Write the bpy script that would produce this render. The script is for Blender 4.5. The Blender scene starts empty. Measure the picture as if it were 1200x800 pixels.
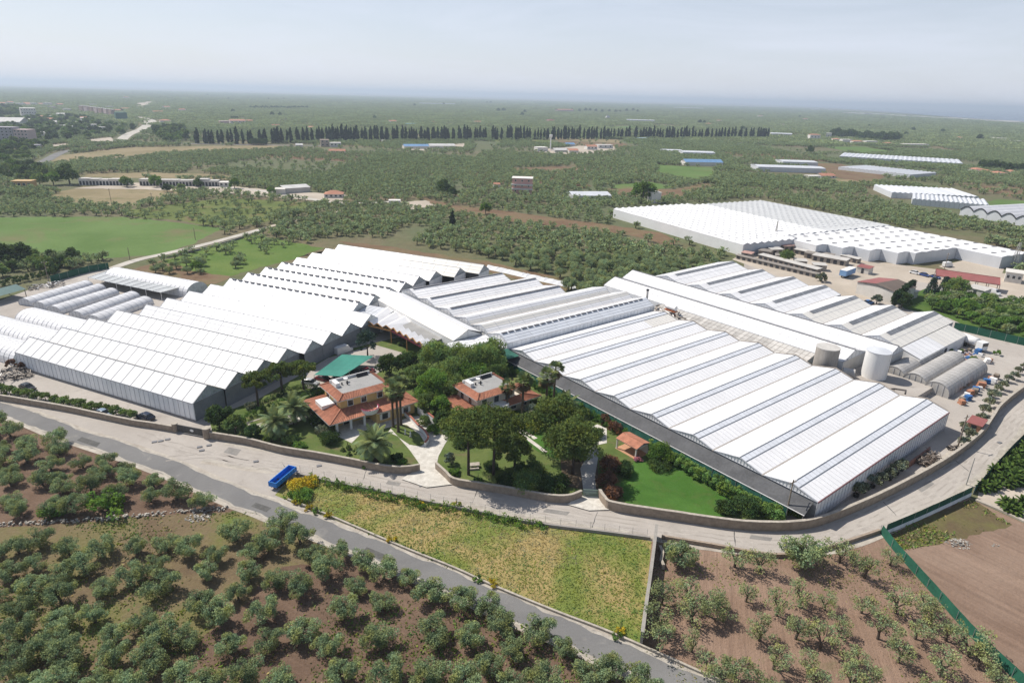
import bpy, bmesh, math, random
import numpy as np
from mathutils import Vector, Matrix
R = math.radians
rnd = random.Random(7)
S = bpy.context.scene
COL = S.collection
# ---------------------------------------------------------------- camera
H, FPX, HC, ROLL = 65.0, 750.0, 288.0, R(1.53)
PIT = math.atan2(HC, FPX)
cd = bpy.data.cameras.new('camera'); cam = bpy.data.objects.new('camera', cd); COL.objects.link(cam)
cd.sensor_width = 36.0; cd.lens = 36.0 * FPX / 1200.0; cd.clip_start = 0.5; cd.clip_end = 90000
_F = Vector((0, math.cos(PIT), -math.sin(PIT))); _U = Vector((0, math.sin(PIT), math.cos(PIT))); _X = Vector((1, 0, 0))
_cx = _X * math.cos(ROLL) + _U * math.sin(ROLL); _cy = -_X * math.sin(ROLL) + _U * math.cos(ROLL)
m = Matrix((_cx, _cy, -_F)).transposed().to_4x4(); m.translation = Vector((0, 0, H)); cam.matrix_world = m
S.camera = cam
# ---------------------------------------------------------------- light
SUN_EL, SUN_L = R(51.0), R(59.0)          # elevation; degrees to the left of the view axis
sd = bpy.data.lights.new('sun', 'SUN'); sun = bpy.data.objects.new('sun', sd); COL.objects.link(sun)
sd.energy = 5.0; sd.angle = R(0.53); sd.color = (1.0, 0.94, 0.855)
tosun = Vector((-math.sin(SUN_L) * math.cos(SUN_EL), math.cos(SUN_L) * math.cos(SUN_EL), math.sin(SUN_EL)))
sun.rotation_euler = tosun.to_track_quat('Z', 'Y').to_euler(); sun.location = tosun * 300
W = bpy.data.worlds.new('World'); S.world = W; W.use_nodes = True
wt = W.node_tree; wt.nodes.clear()
sky = wt.nodes.new('ShaderNodeTexSky'); sky.sky_type = 'NISHITA'; sky.sun_disc = False
sky.sun_elevation = SUN_EL; sky.sun_rotation = -SUN_L; sky.altitude = 100; sky.air_density = 1.0; sky.dust_density = 0.8; sky.ozone_density = 1.0
bg = wt.nodes.new('ShaderNodeBackground'); bg.inputs[1].default_value = 0.085
wo = wt.nodes.new('ShaderNodeOutputWorld')
L = wt.links.new
def wn(t, **kw):
    n = wt.nodes.new(t)
    for k, v in kw.items(): setattr(n, k, v)
    return n
# thin high cloud and haze, whitest low over the horizon
tc = wn('ShaderNodeTexCoord'); sp = wn('ShaderNodeSeparateXYZ'); L(tc.outputs['Generated'], sp.inputs[0])
mr = wn('ShaderNodeMapRange'); mr.inputs['From Min'].default_value = 0.0; mr.inputs['From Max'].default_value = 0.42; mr.inputs['To Min'].default_value = 0.68; mr.inputs['To Max'].default_value = 0.10; L(sp.outputs['Z'], mr.inputs[0])
mp = wn('ShaderNodeMapping'); mp.inputs['Scale'].default_value = (1.0, 1.0, 6.0); mp.inputs['Rotation'].default_value = (0.02, 0.05, 0.4); L(tc.outputs['Generated'], mp.inputs[0])
nz = wn('ShaderNodeTexNoise'); nz.inputs['Scale'].default_value = 3.4; nz.inputs['Detail'].default_value = 7; nz.inputs['Roughness'].default_value = 0.56; nz.inputs['Distortion'].default_value = 0.6; L(mp.outputs[0], nz.inputs[0])
cr = wn('ShaderNodeMapRange'); cr.inputs['From Min'].default_value = 0.42; cr.inputs['From Max'].default_value = 0.72; cr.inputs['To Min'].default_value = 0.0; cr.inputs['To Max'].default_value = 0.15; L(nz.outputs[0], cr.inputs[0])
ad = wn('ShaderNodeMath', operation='ADD', use_clamp=True); L(mr.outputs[0], ad.inputs[0]); L(cr.outputs[0], ad.inputs[1])
mx = wn('ShaderNodeMixRGB'); mx.inputs[2].default_value = (9.0, 9.5, 11.0, 1); L(ad.outputs[0], mx.inputs[0])
L(sky.outputs[0], mx.inputs[1]); L(mx.outputs[0], bg.inputs[0]); L(bg.outputs[0], wo.inputs[0])
S.view_settings.view_transform = 'Standard'; S.view_settings.look = 'None'; S.view_settings.exposure = 0.16; S.view_settings.gamma = 1.0
S.render.engine = 'CYCLES'
S.cycles.use_denoising = True; S.cycles.max_bounces = 5; S.cycles.diffuse_bounces = 3; S.cycles.transparent_max_bounces = 8; S.cycles.volume_bounces = 0
S.cycles.caustics_reflective = False; S.cycles.caustics_refractive = False
# ---------------------------------------------------------------- from the picture to the ground
_c, _s = math.cos(ROLL), math.sin(ROLL)
def P(u, v, z=0.0):
    a = u - 600.0; b = 400.0 - v
    Rr = a * _c - b * _s; Up = a * _s + b * _c
    d = (Rr, FPX * math.cos(PIT) + Up * math.sin(PIT), -FPX * math.sin(PIT) + Up * math.cos(PIT))
    t = (z - H) / d[2]
    return Vector((d[0] * t, d[1] * t, z))
def project(x, y, z=0.0):
    z = z - H
    dep = y * math.cos(PIT) - z * math.sin(PIT); Up = y * math.sin(PIT) + z * math.cos(PIT)
    Rr = x / dep * FPX; Up = Up / dep * FPX
    return 600 + Rr * _c + Up * _s, 400 - (-Rr * _s + Up * _c)
def inpoly(pt, poly):
    x, y = pt; c = False; j = len(poly) - 1
    for i in range(len(poly)):
        xi, yi = poly[i]; xj, yj = poly[j]
        if (yi > y) != (yj > y) and x < (xj - xi) * (y - yi) / (yj - yi) + xi: c = not c
        j = i
    return c
class Frame:
    def __init__(s, o, ax): s.o = Vector((o[0], o[1], 0)); s.ax = Vector((ax[0], ax[1], 0)).normalized(); s.pe = Vector((-s.ax.y, s.ax.x, 0)); s.rot = math.atan2(s.ax.y, s.ax.x)
    def __call__(s, al, ac, z=0.0): return s.o + s.ax * al + s.pe * ac + Vector((0, 0, z))
    def loc(s, w): d = Vector((w[0], w[1], 0)) - s.o; return d.dot(s.ax), d.dot(s.pe)
FA = Frame((51.3, 88.99), (0.78166, 0.62371))          # big right greenhouse, villas, sheds
FL = Frame((-65.34, 117.88), (0.91253, -0.40901))      # left greenhouse
FD = Frame((56.8, 374.5), (0.454, -0.891))             # distant greenhouse
# ---------------------------------------------------------------- materials
def nodes_of(name):
    mt = bpy.data.materials.new(name); mt.use_nodes = True; nt = mt.node_tree
    return mt, nt, nt.nodes['Principled BSDF']
def nadd(nt, t, **kw):
    n = nt.nodes.new(t)
    for k, v in kw.items(): setattr(n, k, v)
    return n
def noise(nt, vec, scale, detail=4, rough=0.6, dist=0.0):
    n = nadd(nt, 'ShaderNodeTexNoise'); n.inputs['Scale'].default_value = scale; n.inputs['Detail'].default_value = detail
    n.inputs['Roughness'].default_value = rough; n.inputs['Distortion'].default_value = dist
    nt.links.new(vec, n.inputs['Vector']); return n.outputs['Fac']
def ramp(nt, fac, stops):
    r = nadd(nt, 'ShaderNodeValToRGB'); e = r.color_ramp.elements
    while len(e) < len(stops): e.new(0.5)
    for el, (p, c) in zip(e, stops): el.position = p; el.color = (*c, 1) if not isinstance(c, float) else (c, c, c, 1)
    nt.links.new(fac, r.inputs[0]); return r.outputs[0]
def scaled(nt, col, fac):
    v = nadd(nt, 'ShaderNodeVectorMath', operation='SCALE'); nt.links.new(col, v.inputs[0])
    if isinstance(fac, float): v.inputs['Scale'].default_value = fac
    else: nt.links.new(fac, v.inputs['Scale'])
    return v.outputs[0]
def mathn(nt, op, a, b):
    n = nadd(nt, 'ShaderNodeMath', operation=op)
    for i, q in enumerate((a, b)):
        if isinstance(q, (int, float)): n.inputs[i].default_value = q
        else: nt.links.new(q, n.inputs[i])
    return n.outputs[0]
MATS = {}
def M(name, col, var=0.12, scale=0.6, rough=0.75, tone=False, metal=0.0, spec=0.35, streak=None, bump=0.0):
    """Plain surface: base colour broken up by noise of two sizes, optional per-panel tone."""
    if name in MATS: return MATS[name]
    mt, nt, b = nodes_of(name)
    t = nadd(nt, 'ShaderNodeTexCoord').outputs['Object']
    if streak:
        mpn = nadd(nt, 'ShaderNodeMapping'); mpn.inputs['Scale'].default_value = streak; nt.links.new(t, mpn.inputs[0]); t = mpn.outputs[0]
    lo = tuple(c * (1 - var) for c in col); hi = tuple(min(0.92, c * (1 + var)) for c in col)
    n1 = noise(nt, t, scale); n2 = noise(nt, t, scale * 9, 3)
    c = ramp(nt, mathn(nt, 'ADD', mathn(nt, 'MULTIPLY', n1, 0.65), mathn(nt, 'MULTIPLY', n2, 0.35)), [(0.34, lo), (0.66, hi)])
    if tone:
        at = nadd(nt, 'ShaderNodeAttribute'); at.attribute_name = 'tone'; c = scaled(nt, c, at.outputs['Fac'])
    nt.links.new(c, b.inputs['Base Color']); b.inputs['Roughness'].default_value = rough; b.inputs['Metallic'].default_value = metal
    b.inputs['Specular IOR Level'].default_value = spec
    if bump:
        bp = nadd(nt, 'ShaderNodeBump'); bp.inputs['Strength'].default_value = bump; bp.inputs['Distance'].default_value = 0.05; nt.links.new(n2, bp.inputs['Height']); nt.links.new(bp.outputs[0], b.inputs['Normal'])
    MATS[name] = mt; return mt
def leafmat(name, col, var=0.3, trans=0.25, rand=0.25, hue=0.0):
    if name in MATS: return MATS[name]
    mt, nt, b = nodes_of(name); nt.nodes.remove(b)
    at = nadd(nt, 'ShaderNodeAttribute'); at.attribute_name = 'tone'
    oi = nadd(nt, 'ShaderNodeObjectInfo')
    f = mathn(nt, 'MULTIPLY', at.outputs['Fac'], mathn(nt, 'ADD', mathn(nt, 'MULTIPLY', oi.outputs['Random'], rand * 2), 1 - rand))
    warm = (col[0] * 1.25, col[1] * 1.05, col[2] * 0.75); cool = (col[0] * 0.85, col[1] * 0.98, col[2] * 1.2)
    t = nadd(nt, 'ShaderNodeTexCoord').outputs['Object']
    cc = ramp(nt, noise(nt, t, 0.55, 2), [(0.35, cool), (0.65, warm)])
    c = scaled(nt, cc, f)
    d = nadd(nt, 'ShaderNodeBsdfDiffuse'); tr = nadd(nt, 'ShaderNodeBsdfTranslucent'); mxs = nadd(nt, 'ShaderNodeMixShader'); mxs.inputs[0].default_value = trans
    nt.links.new(c, d.inputs[0]); nt.links.new(c, tr.inputs[0]); nt.links.new(d.outputs[0], mxs.inputs[1]); nt.links.new(tr.outputs[0], mxs.inputs[2])
    nt.links.new(mxs.outputs[0], nt.nodes['Material Output'].inputs[0])
    MATS[name] = mt; return mt
def G(name, stops, scale=0.05, detail=8, dist=0.4, fine=1.2, finev=0.35, rows=None, bump=0.3, rough=0.95, second=None):
    """Ground: big patches from a ramp, fine speckle, optional tillage lines (angle, lines per metre, strength), second = (colour, scale, lo, hi)."""
    if name in MATS: return MATS[name]
    mt, nt, b = nodes_of(name)
    t = nadd(nt, 'ShaderNodeNewGeometry').outputs['Position']
    c = ramp(nt, noise(nt, t, scale, detail, 0.62, dist), stops)
    if second:
        col2, sc2, lo, hi = second
        f2 = ramp(nt, noise(nt, t, sc2, 6, 0.65, 0.6), [(lo, 0.0), (hi, 1.0)])
        mxx = nadd(nt, 'ShaderNodeMixRGB'); mxx.inputs[2].default_value = (*col2, 1); nt.links.new(f2, mxx.inputs[0]); nt.links.new(c, mxx.inputs[1]); c = mxx.outputs[0]
    nf = noise(nt, t, fine, 5, 0.7)
    fac = mathn(nt, 'ADD', mathn(nt, 'MULTIPLY', nf, finev * 2), 1 - finev)
    hgt = nf
    if rows:
        ang, den, st = rows
        mpn = nadd(nt, 'ShaderNodeMapping'); mpn.inputs['Rotation'].default_value = (0, 0, ang); nt.links.new(t, mpn.inputs[0])
        mp2 = nadd(nt, 'ShaderNodeMapping'); mp2.inputs['Scale'].default_value = (den, den * 0.035, 1); nt.links.new(mpn.outputs[0], mp2.inputs[0])
        wv = noise(nt, mp2.outputs[0], 1.0, 4, 0.65, 0.25)
        fac = mathn(nt, 'MULTIPLY', fac, mathn(nt, 'ADD', mathn(nt, 'MULTIPLY', wv, st * 2), 1 - st)); hgt = mathn(nt, 'ADD', nf, mathn(nt, 'MULTIPLY', wv, 0.9))
    c = scaled(nt, c, fac)
    nt.links.new(c, b.inputs['Base Color']); b.inputs['Roughness'].default_value = rough; b.inputs['Specular IOR Level'].default_value = 0.1
    bp = nadd(nt, 'ShaderNodeBump'); bp.inputs['Strength'].default_value = bump; bp.inputs['Distance'].default_value = 0.25; nt.links.new(hgt, bp.inputs['Height']); nt.links.new(bp.outputs[0], b.inputs['Normal'])
    MATS[name] = mt; return mt
# ---------------------------------------------------------------- mesh helpers
class MB:
    def __init__(s): s.v = []; s.f = []; s.m = []; s.t = []; s.sm = []
    def face(s, pts, mat=0, tone=1.0, smooth=False):
        i = len(s.v); s.v.extend([tuple(p) for p in pts]); s.f.append(tuple(range(i, i + len(pts)))); s.m.append(mat); s.t.append(tone); s.sm.append(smooth)
    def mesh(s, verts, faces, mat=0, tone=1.0, smooth=False):
        i = len(s.v); s.v.extend([tuple(p) for p in verts])
        for f in faces: s.f.append(tuple(i + k for k in f)); s.m.append(mat); s.t.append(tone); s.sm.append(smooth)
    def prism(s, poly, z0, z1, mat=0, tone=1.0, cap=None):
        """poly: list of (x, y[, z]) counter-clockwise from above."""
        n = len(poly); vs = [(p[0], p[1], z0) for p in poly] + [(p[0], p[1], z1) for p in poly]
        fs = [(i, (i + 1) % n, n + (i + 1) % n, n + i) for i in range(n)]
        s.mesh(vs, fs, mat, tone); s.mesh(vs, [tuple(range(n, 2 * n)), tuple(range(n - 1, -1, -1))], mat if cap is None else cap, tone)
    def box(s, c, d, rot=0.0, mat=0, tone=1.0):
        ca, sa = math.cos(rot), math.sin(rot); x, y, z = d[0] / 2, d[1] / 2, d[2] / 2
        vs = [(c[0] + ca * a - sa * b, c[1] + sa * a + ca * b, c[2] + k) for k in (-z, z) for a, b in ((-x, -y), (x, -y), (x, y), (-x, y))]
        s.mesh(vs, [(0, 3, 2, 1), (4, 5, 6, 7), (0, 1, 5, 4), (1, 2, 6, 5), (2, 3, 7, 6), (3, 0, 4, 7)], mat, tone)
    def bar(s, p0, p1, w, h=None, mat=0, tone=1.0, up=(0, 0, 1)):
        """square bar between two points: w across, h along `up`."""
        h = h or w; p0 = Vector(p0); p1 = Vector(p1); d = (p1 - p0).normalized(); u = Vector(up)
        if abs(d.dot(u)) > 0.98: u = Vector((1, 0, 0))
        a = d.cross(u).normalized() * (w / 2); b = a.cross(d).normalized() * (h / 2)
        vs = [p + q for p in (p0, p1) for q in (-a - b, a - b, a + b, -a + b)]
        s.mesh(vs, [(0, 3, 2, 1), (4, 5, 6, 7), (0, 1, 5, 4), (1, 2, 6, 5), (2, 3, 7, 6), (3, 0, 4, 7)], mat, tone)
    def tube(s, pts, rad, n=7, mat=0, tone=1.0, caps=True):
        rad = rad if isinstance(rad, (list, tuple)) else [rad] * len(pts); vs = []; pts = [Vector(p) for p in pts]
        for i, p in enumerate(pts):
            d = (pts[min(i + 1, len(pts) - 1)] - pts[max(i - 1, 0)]).normalized()
            u = Vector((0, 0, 1)) if abs(d.z) < 0.9 else Vector((1, 0, 0)); a = d.cross(u).normalized(); b = d.cross(a)
            for k in range(n): th = 2 * math.pi * k / n; vs.append(p + (a * math.cos(th) + b * math.sin(th)) * rad[i])
        fs = [(i * n + k, i * n + (k + 1) % n, (i + 1) * n + (k + 1) % n, (i + 1) * n + k) for i in range(len(pts) - 1) for k in range(n)]
        s.mesh(vs, fs, mat, tone, True)
        if caps: s.mesh(vs, [tuple(range(n)), tuple(range((len(pts) - 1) * n + n - 1, (len(pts) - 1) * n - 1, -1))], mat, tone)
    def cyl(s, c, r, h, n=24, mat=0, r2=None, tone=1.0):
        r2 = r if r2 is None else r2
        vs = [(c[0] + q * math.cos(2 * math.pi * k / n), c[1] + q * math.sin(2 * math.pi * k / n), c[2] + z) for q, z in ((r, 0), (r2, h)) for k in range(n)]
        s.mesh(vs, [(k, (k + 1) % n, n + (k + 1) % n, n + k) for k in range(n)], mat, tone, True)
        s.mesh(vs, [tuple(range(n - 1, -1, -1)), tuple(range(n, 2 * n))], mat, tone)
    def data(s, name, mats, off=None, flip=True):
        me = bpy.data.meshes.new(name); v = s.v
        if off is not None: v = [(a - off[0], b - off[1], c - off[2]) for a, b, c in v]
        me.from_pydata(v, [], s.f)
        for mt in (mats if isinstance(mats, (list, tuple)) else [mats]): me.materials.append(mt)
        me.polygons.foreach_set('material_index', s.m)
        at = me.attributes.new('tone', 'FLOAT', 'FACE'); at.data.foreach_set('value', s.t)
        me.polygons.foreach_set('use_smooth', s.sm)
        me.update(); return me
    def build(s, name, mats, parent=None, world=True):
        """world=True: the points are world points and the mesh is stored relative to its parent."""
        off = parent.location if (parent is not None and world) else None
        if parent is not None and parent.parent is not None and world: off = parent.location + parent.parent.location
        o = bpy.data.objects.new(name, s.data(name, mats, off)); COL.objects.link(o)
        if parent is not None: o.parent = parent
        return o
def tag(o, label=None, cat=None, group=None, kind=None):
    if label: o['label'] = label
    if cat: o['category'] = cat
    if group: o['group'] = group
    if kind: o['kind'] = kind
    return o
def thing(name, label, cat, loc=(0, 0, 0), rz=0.0, group=None):
    o = bpy.data.objects.new(name, None); COL.objects.link(o); o.empty_display_size = 0.5
    o.location = loc; o.rotation_euler = (0, 0, rz); return tag(o, label, cat, group)
def dup(root, loc, rz=0.0, sc=1.0, label=None, group=None):
    r = root.copy(); COL.objects.link(r); r.location = loc; r.rotation_euler = (0, 0, rz)
    r.scale = sc if isinstance(sc, (tuple, list)) else (sc, sc, sc)
    tag(r, label, None, group)
    for ch in root.children:
        c = ch.copy(); COL.objects.link(c); c.parent = r
        for g in ch.children: d = g.copy(); COL.objects.link(d); d.parent = c
    return r
class Proto:
    """a thing that is built once; place() puts it down the first time and copies it afterwards"""
    def __init__(s, root): s.root = root; s.used = False
    def place(s, loc, rz=0.0, sc=1.0, label=None, group=None):
        if s.used: return dup(s.root, loc, rz, sc, label, group)
        s.used = True; r = s.root; r.location = loc; r.rotation_euler = (0, 0, rz); r.scale = sc if isinstance(sc, (tuple, list)) else (sc, sc, sc); return tag(r, label, None, group)
LAYER = [0]
def dense(pts, step):
    out = []
    for i in range(len(pts)):
        a, b = pts[i], pts[(i + 1) % len(pts)]; n = max(1, int((b - a).length / step))
        out += [a.lerp(b, k / n) for k in range(n)]
    return out
def sheet(name, px, mat, z=None, jit=0.0, world=False):
    """a flat patch of ground: picture points laid on the ground, 4 mm above the patch before it"""
    LAYER[0] += 1; z = 0.004 * LAYER[0] if z is None else z
    pts = [Vector(p) for p in px] if world else [P(u, v) for u, v in px]
    if jit: pts = [p + Vector((rnd.uniform(-jit, jit), rnd.uniform(-jit, jit), 0)) for p in dense(pts, jit * 3)]
    b = MB(); a = sum(pts[i].x * pts[(i + 1) % len(pts)].y - pts[(i + 1) % len(pts)].x * pts[i].y for i in range(len(pts)))
    if a < 0: pts.reverse()
    b.face([(p.x, p.y, z) for p in pts])
    return tag(b.build(name, mat), kind='structure')
def smooth_line(pts, n=6):
    out = []
    for i in range(len(pts) - 1):
        p0 = pts[max(i - 1, 0)]; p1 = pts[i]; p2 = pts[i + 1]; p3 = pts[min(i + 2, len(pts) - 1)]
        for k in range(n):
            t = k / n; out.append(0.5 * ((2 * p1) + (p2 - p0) * t + (2 * p0 - 5 * p1 + 4 * p2 - p3) * t * t + (3 * p1 - p0 - 3 * p2 + p3) * t ** 3))
    return out + [pts[-1]]
def ribbon(name, line, wl, wr, mat, z=None, kind='structure'):
    LAYER[0] += 1; z = 0.004 * LAYER[0] if z is None else z
    b = MB(); prev = None
    for i, p in enumerate(line):
        d = (line[min(i + 1, len(line) - 1)] - line[max(i - 1, 0)]).normalized(); nrm = Vector((-d.y, d.x, 0))
        w = (wl + rnd.uniform(-.08, .08), wr + rnd.uniform(-.08, .08)); q = (p + nrm * w[0], p - nrm * w[1])
        if prev: b.face([(prev[1].x, prev[1].y, z), (q[1].x, q[1].y, z), (q[0].x, q[0].y, z), (prev[0].x, prev[0].y, z)])
        prev = q
    return tag(b.build(name, mat), kind=kind)
# ---------------------------------------------------------------- ground, fields, roads, water
SOIL = (0.125, 0.078, 0.052); SOILD = (0.085, 0.056, 0.038); DRY = (0.21, 0.165, 0.085); GRASS = (0.075, 0.105, 0.03); GREEN = (0.055, 0.115, 0.022)
SPARSE = []                     # picture polygons with few small trees
CLEAR = []                      # picture polygons in which no grove tree stands
def field(name, px, mat, clear=True, jit=0.0):
    if clear: CLEAR.append(px)
    elif name in ('weedy_field', 'soil_patch'): SPARSE.append(px)
    return sheet(name, px, mat, jit=jit)
gm = G('ground grove', [(0.30, (0.125, 0.115, 0.066)), (0.45, (0.115, 0.125, 0.060)), (0.58, (0.17, 0.130, 0.082)), (0.70, (0.105, 0.125, 0.052))], scale=0.009, fine=0.22, finev=0.4, second=((0.105, 0.125, 0.068), 0.0012, 0.42, 0.6))
gb = MB(); ks = [-60000, -25000, -12000, -6000, -3000, -1500, -800, -400, -200, -100, 0, 100, 200, 400, 800, 1500, 3000, 6000, 12000, 25000, 60000]
gb.mesh([(x, y, 0) for y in ks for x in ks], [(j * 21 + i, j * 21 + i + 1, j * 21 + i + 22, j * 21 + i + 21) for j in range(20) for i in range(20)])
tag(gb.build('ground', gm), kind='structure')
# the sea beyond the coastal plain
mt, nt, b = nodes_of('sea'); b.inputs['Base Color'].default_value = (0.02, 0.06, 0.11, 1); b.inputs['Roughness'].default_value = 0.25
cst = [P(u, v) for u, v in ((780, 116.8), (860, 120.2), (940, 124.6), (1000, 128.6), (1060, 133), (1110, 137), (1160, 140.5), (1210, 143.2), (1300, 148))]
sea = MB(); far = [p * (58000 / p.length) for p in cst]
for i in range(len(cst) - 1): sea.face([(*cst[i + 1].xy, 1.5), (*far[i + 1].xy, 1.5), (*far[i].xy, 1.5), (*cst[i].xy, 1.5)])
tag(sea.build('sea_water', mt), kind='structure')
m_soil = G('soil brown', [(0.35, (0.125, 0.082, 0.058)), (0.65, (0.180, 0.122, 0.088))], scale=0.12, fine=2.2, finev=0.28, rows=(R(-62), 1.5, 0.40), bump=0.7)
m_soil2 = G('soil reddish', [(0.35, (0.205, 0.135, 0.096)), (0.65, (0.275, 0.188, 0.138))], scale=0.10, fine=2.6, finev=0.30, rows=(R(15), 1.4, 0.28), bump=0.7, second=((0.13, 0.125, 0.06), 0.16, 0.60, 0.80))
m_plough = G('soil ploughed', [(0.35, (0.19, 0.127, 0.092)), (0.65, (0.26, 0.185, 0.138))], scale=0.07, fine=1.6, finev=0.2, rows=(R(-38), 1.0, 0.42), bump=0.6)
m_weed = G('soil with weeds', [(0.3, (0.125, 0.086, 0.056)), (0.50, (0.175, 0.135, 0.078)), (0.62, (0.155, 0.145, 0.058)), (0.72, (0.12, 0.165, 0.038))], scale=0.10, fine=2.0, finev=0.35, bump=0.8)
m_mead = G('meadow', [(0.30, (0.105, 0.16, 0.034)), (0.44, (0.175, 0.20, 0.052)), (0.55, (0.33, 0.25, 0.11)), (0.68, (0.175, 0.185, 0.055))], scale=0.06, detail=7, dist=0.6, fine=1.1, finev=0.4, bump=1.0)
m_green = G('green field', [(0.35, (0.085, 0.145, 0.036)), (0.65, (0.12, 0.185, 0.056))], scale=0.03, fine=0.8, finev=0.25, second=((0.17, 0.14, 0.075), 0.028, 0.54, 0.74))
m_dry = G('dry field', [(0.35, (0.20, 0.165, 0.088)), (0.65, (0.28, 0.225, 0.135))], scale=0.03, fine=0.5, finev=0.25, second=((0.12, 0.13, 0.05), 0.04, 0.55, 0.72))
m_brown = G('brown strip', [(0.35, (0.14, 0.088, 0.055)), (0.65, (0.21, 0.15, 0.090))], scale=0.05, fine=0.6, finev=0.25, second=((0.13, 0.12, 0.055), 0.05, 0.5, 0.7))
m_lawn = G('lawn', [(0.35, (0.045, 0.112, 0.018)), (0.65, (0.068, 0.150, 0.028))], scale=0.12, fine=3.0, finev=0.3, bump=0.4, second=((0.085, 0.12, 0.032), 0.22, 0.52, 0.75))
m_gard = G('garden grass', [(0.35, (0.075, 0.115, 0.03)), (0.65, (0.125, 0.155, 0.048))], scale=0.25, fine=3.0, finev=0.3, bump=0.4, second=((0.16, 0.125, 0.07), 0.16, 0.55, 0.7))
m_conc = G('concrete', [(0.33, (0.345, 0.312, 0.278)), (0.66, (0.43, 0.395, 0.355))], scale=0.05, dist=1.2, fine=1.2, finev=0.12, bump=0.08, second=((0.25, 0.225, 0.20), 0.22, 0.56, 0.80))
m_asph = G('asphalt', [(0.35, (0.155, 0.152, 0.150)), (0.65, (0.200, 0.196, 0.190))], scale=0.06, dist=1.0, fine=2.5, finev=0.14, bump=0.1, second=((0.27, 0.255, 0.235), 0.35, 0.58, 0.85))
m_grav = G('gravel shoulder', [(0.35, (0.33, 0.29, 0.245)), (0.65, (0.47, 0.43, 0.37))], scale=0.3, fine=2.0, finev=0.25, bump=0.4)
m_dust = G('dusty yard', [(0.35, (0.37, 0.32, 0.26)), (0.65, (0.47, 0.41, 0.34))], scale=0.04, fine=0.8, finev=0.15, bump=0.1)
m_pave = G('stone paving', [(0.35, (0.46, 0.43, 0.38)), (0.65, (0.62, 0.59, 0.53))], scale=0.9, fine=1.6, finev=0.2, bump=0.3)
m_orch = G('weedy orchard', [(0.35, (0.09, 0.12, 0.032)), (0.65, (0.14, 0.165, 0.05))], scale=0.06, fine=0.9, finev=0.3, second=((0.15, 0.10, 0.06), 0.06, 0.55, 0.7))
m_lane = G('pale lane', [(0.35, (0.40, 0.37, 0.32)), (0.65, (0.5, 0.47, 0.42))], scale=0.1, fine=0.8, finev=0.12)
# far and middle fields
field('green_field', [(-40, 257), (0, 255), (60, 254), (143, 254), (200, 260), (263, 268), (225, 286), (187, 298), (120, 303), (67, 304), (0, 288), (-40, 285)], m_green, jit=1.2)
field('dry_field', [(55, 229), (95, 219), (160, 221), (205, 224), (208, 232), (150, 242), (128, 243), (70, 237)], m_dry, jit=2)
field('dry_field', [(33, 192), (70, 182), (150, 173), (250, 171), (330, 171), (322, 176), (230, 178), (150, 183), (90, 190), (50, 195)], m_dry, jit=3)
field('dry_field', [(100, 204), (180, 202), (265, 205), (272, 211), (200, 209), (98, 208)], m_dry, jit=2)
field('weedy_field', [(143, 247), (260, 232), (330, 236), (385, 238), (300, 262), (268, 266), (205, 259), (150, 253)], m_orch, clear=False, jit=2)
field('weedy_field', [(190, 306), (240, 291), (300, 275), (378, 291), (345, 304), (305, 313), (268, 324), (225, 318)], G('fresh grass', [(0.35, (0.085, 0.145, 0.03)), (0.65, (0.125, 0.175, 0.045))], scale=0.06, fine=0.9, finev=0.3), clear=False, jit=1)
field('soil_patch', [(150, 317), (190, 306), (225, 317), (268, 323), (262, 330), (240, 334), (200, 328)], m_brown, clear=False, jit=1)
field('dirt_strip', [(398, 283), (450, 288), (520, 299), (570, 306), (640, 322), (690, 334), (660, 340), (570, 318), (420, 292)], m_brown, jit=1)
field('dirt_strip', [(497, 232), (530, 240), (600, 248), (700, 262), (770, 272), (800, 283), (785, 288), (735, 275), (640, 264), (555, 254), (505, 240)], m_brown, jit=1.5)
field('dirt_strip', [(470, 237), (500, 235), (514, 243), (480, 246)], m_dust, jit=1)
field('dirt_strip', [(430, 302), (370, 296), (345, 304), (400, 288)], m_dry, clear=False, jit=1)
field('green_field', [(715, 217), (760, 213), (790, 219), (745, 226), (720, 224)], m_green, jit=1)
field('soil_patch', [(700, 221), (790, 222), (830, 214), (845, 219), (790, 231), (720, 229)], m_brown, jit=2)
field('green_field', [(770, 193), (835, 197), (838, 208), (815, 214), (770, 204)], m_green, jit=2)
field('soil_patch', [(600, 197), (660, 195), (690, 199), (650, 203), (605, 201)], m_brown, jit=2)
field('soil_patch', [(955, 191), (985, 192), (1040, 205), (1022, 216), (990, 210), (945, 199)], m_brown, jit=2)
field('dry_field', [(965, 208), (1000, 211), (1020, 217), (985, 216)], m_dry, jit=1)
field('green_field', [(965, 172), (1010, 172), (1060, 179), (1010, 181)], m_green, jit=2)
field('green_field', [(1140, 240), (1170, 234), (1210, 236), (1210, 248), (1160, 247)], m_green, jit=2)
field('green_field', [(712, 148.4), (745, 147.6), (749, 150), (716, 151)], m_green)
field('dry_field', [(765, 146), (800, 147.5), (799, 149.5), (764, 147.5)], m_dry)
field('quarry_ground', [(157, 122), (172, 119), (185, 119.5), (178, 124), (165, 126)], m_dust)
field('dirt_yard', [(85, 221), (150, 214), (256, 217), (330, 224), (405, 228), (400, 238), (330, 232), (250, 225), (160, 222)], m_dust, jit=1)
field('dirt_yard', [(625, 176), (680, 171), (720, 172), (722, 177), (680, 181), (640, 180)], m_dust, jit=2)
field('dirt_yard', [(470, 175), (545, 168), (545, 174), (500, 177)], m_dust, jit=2)
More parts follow.
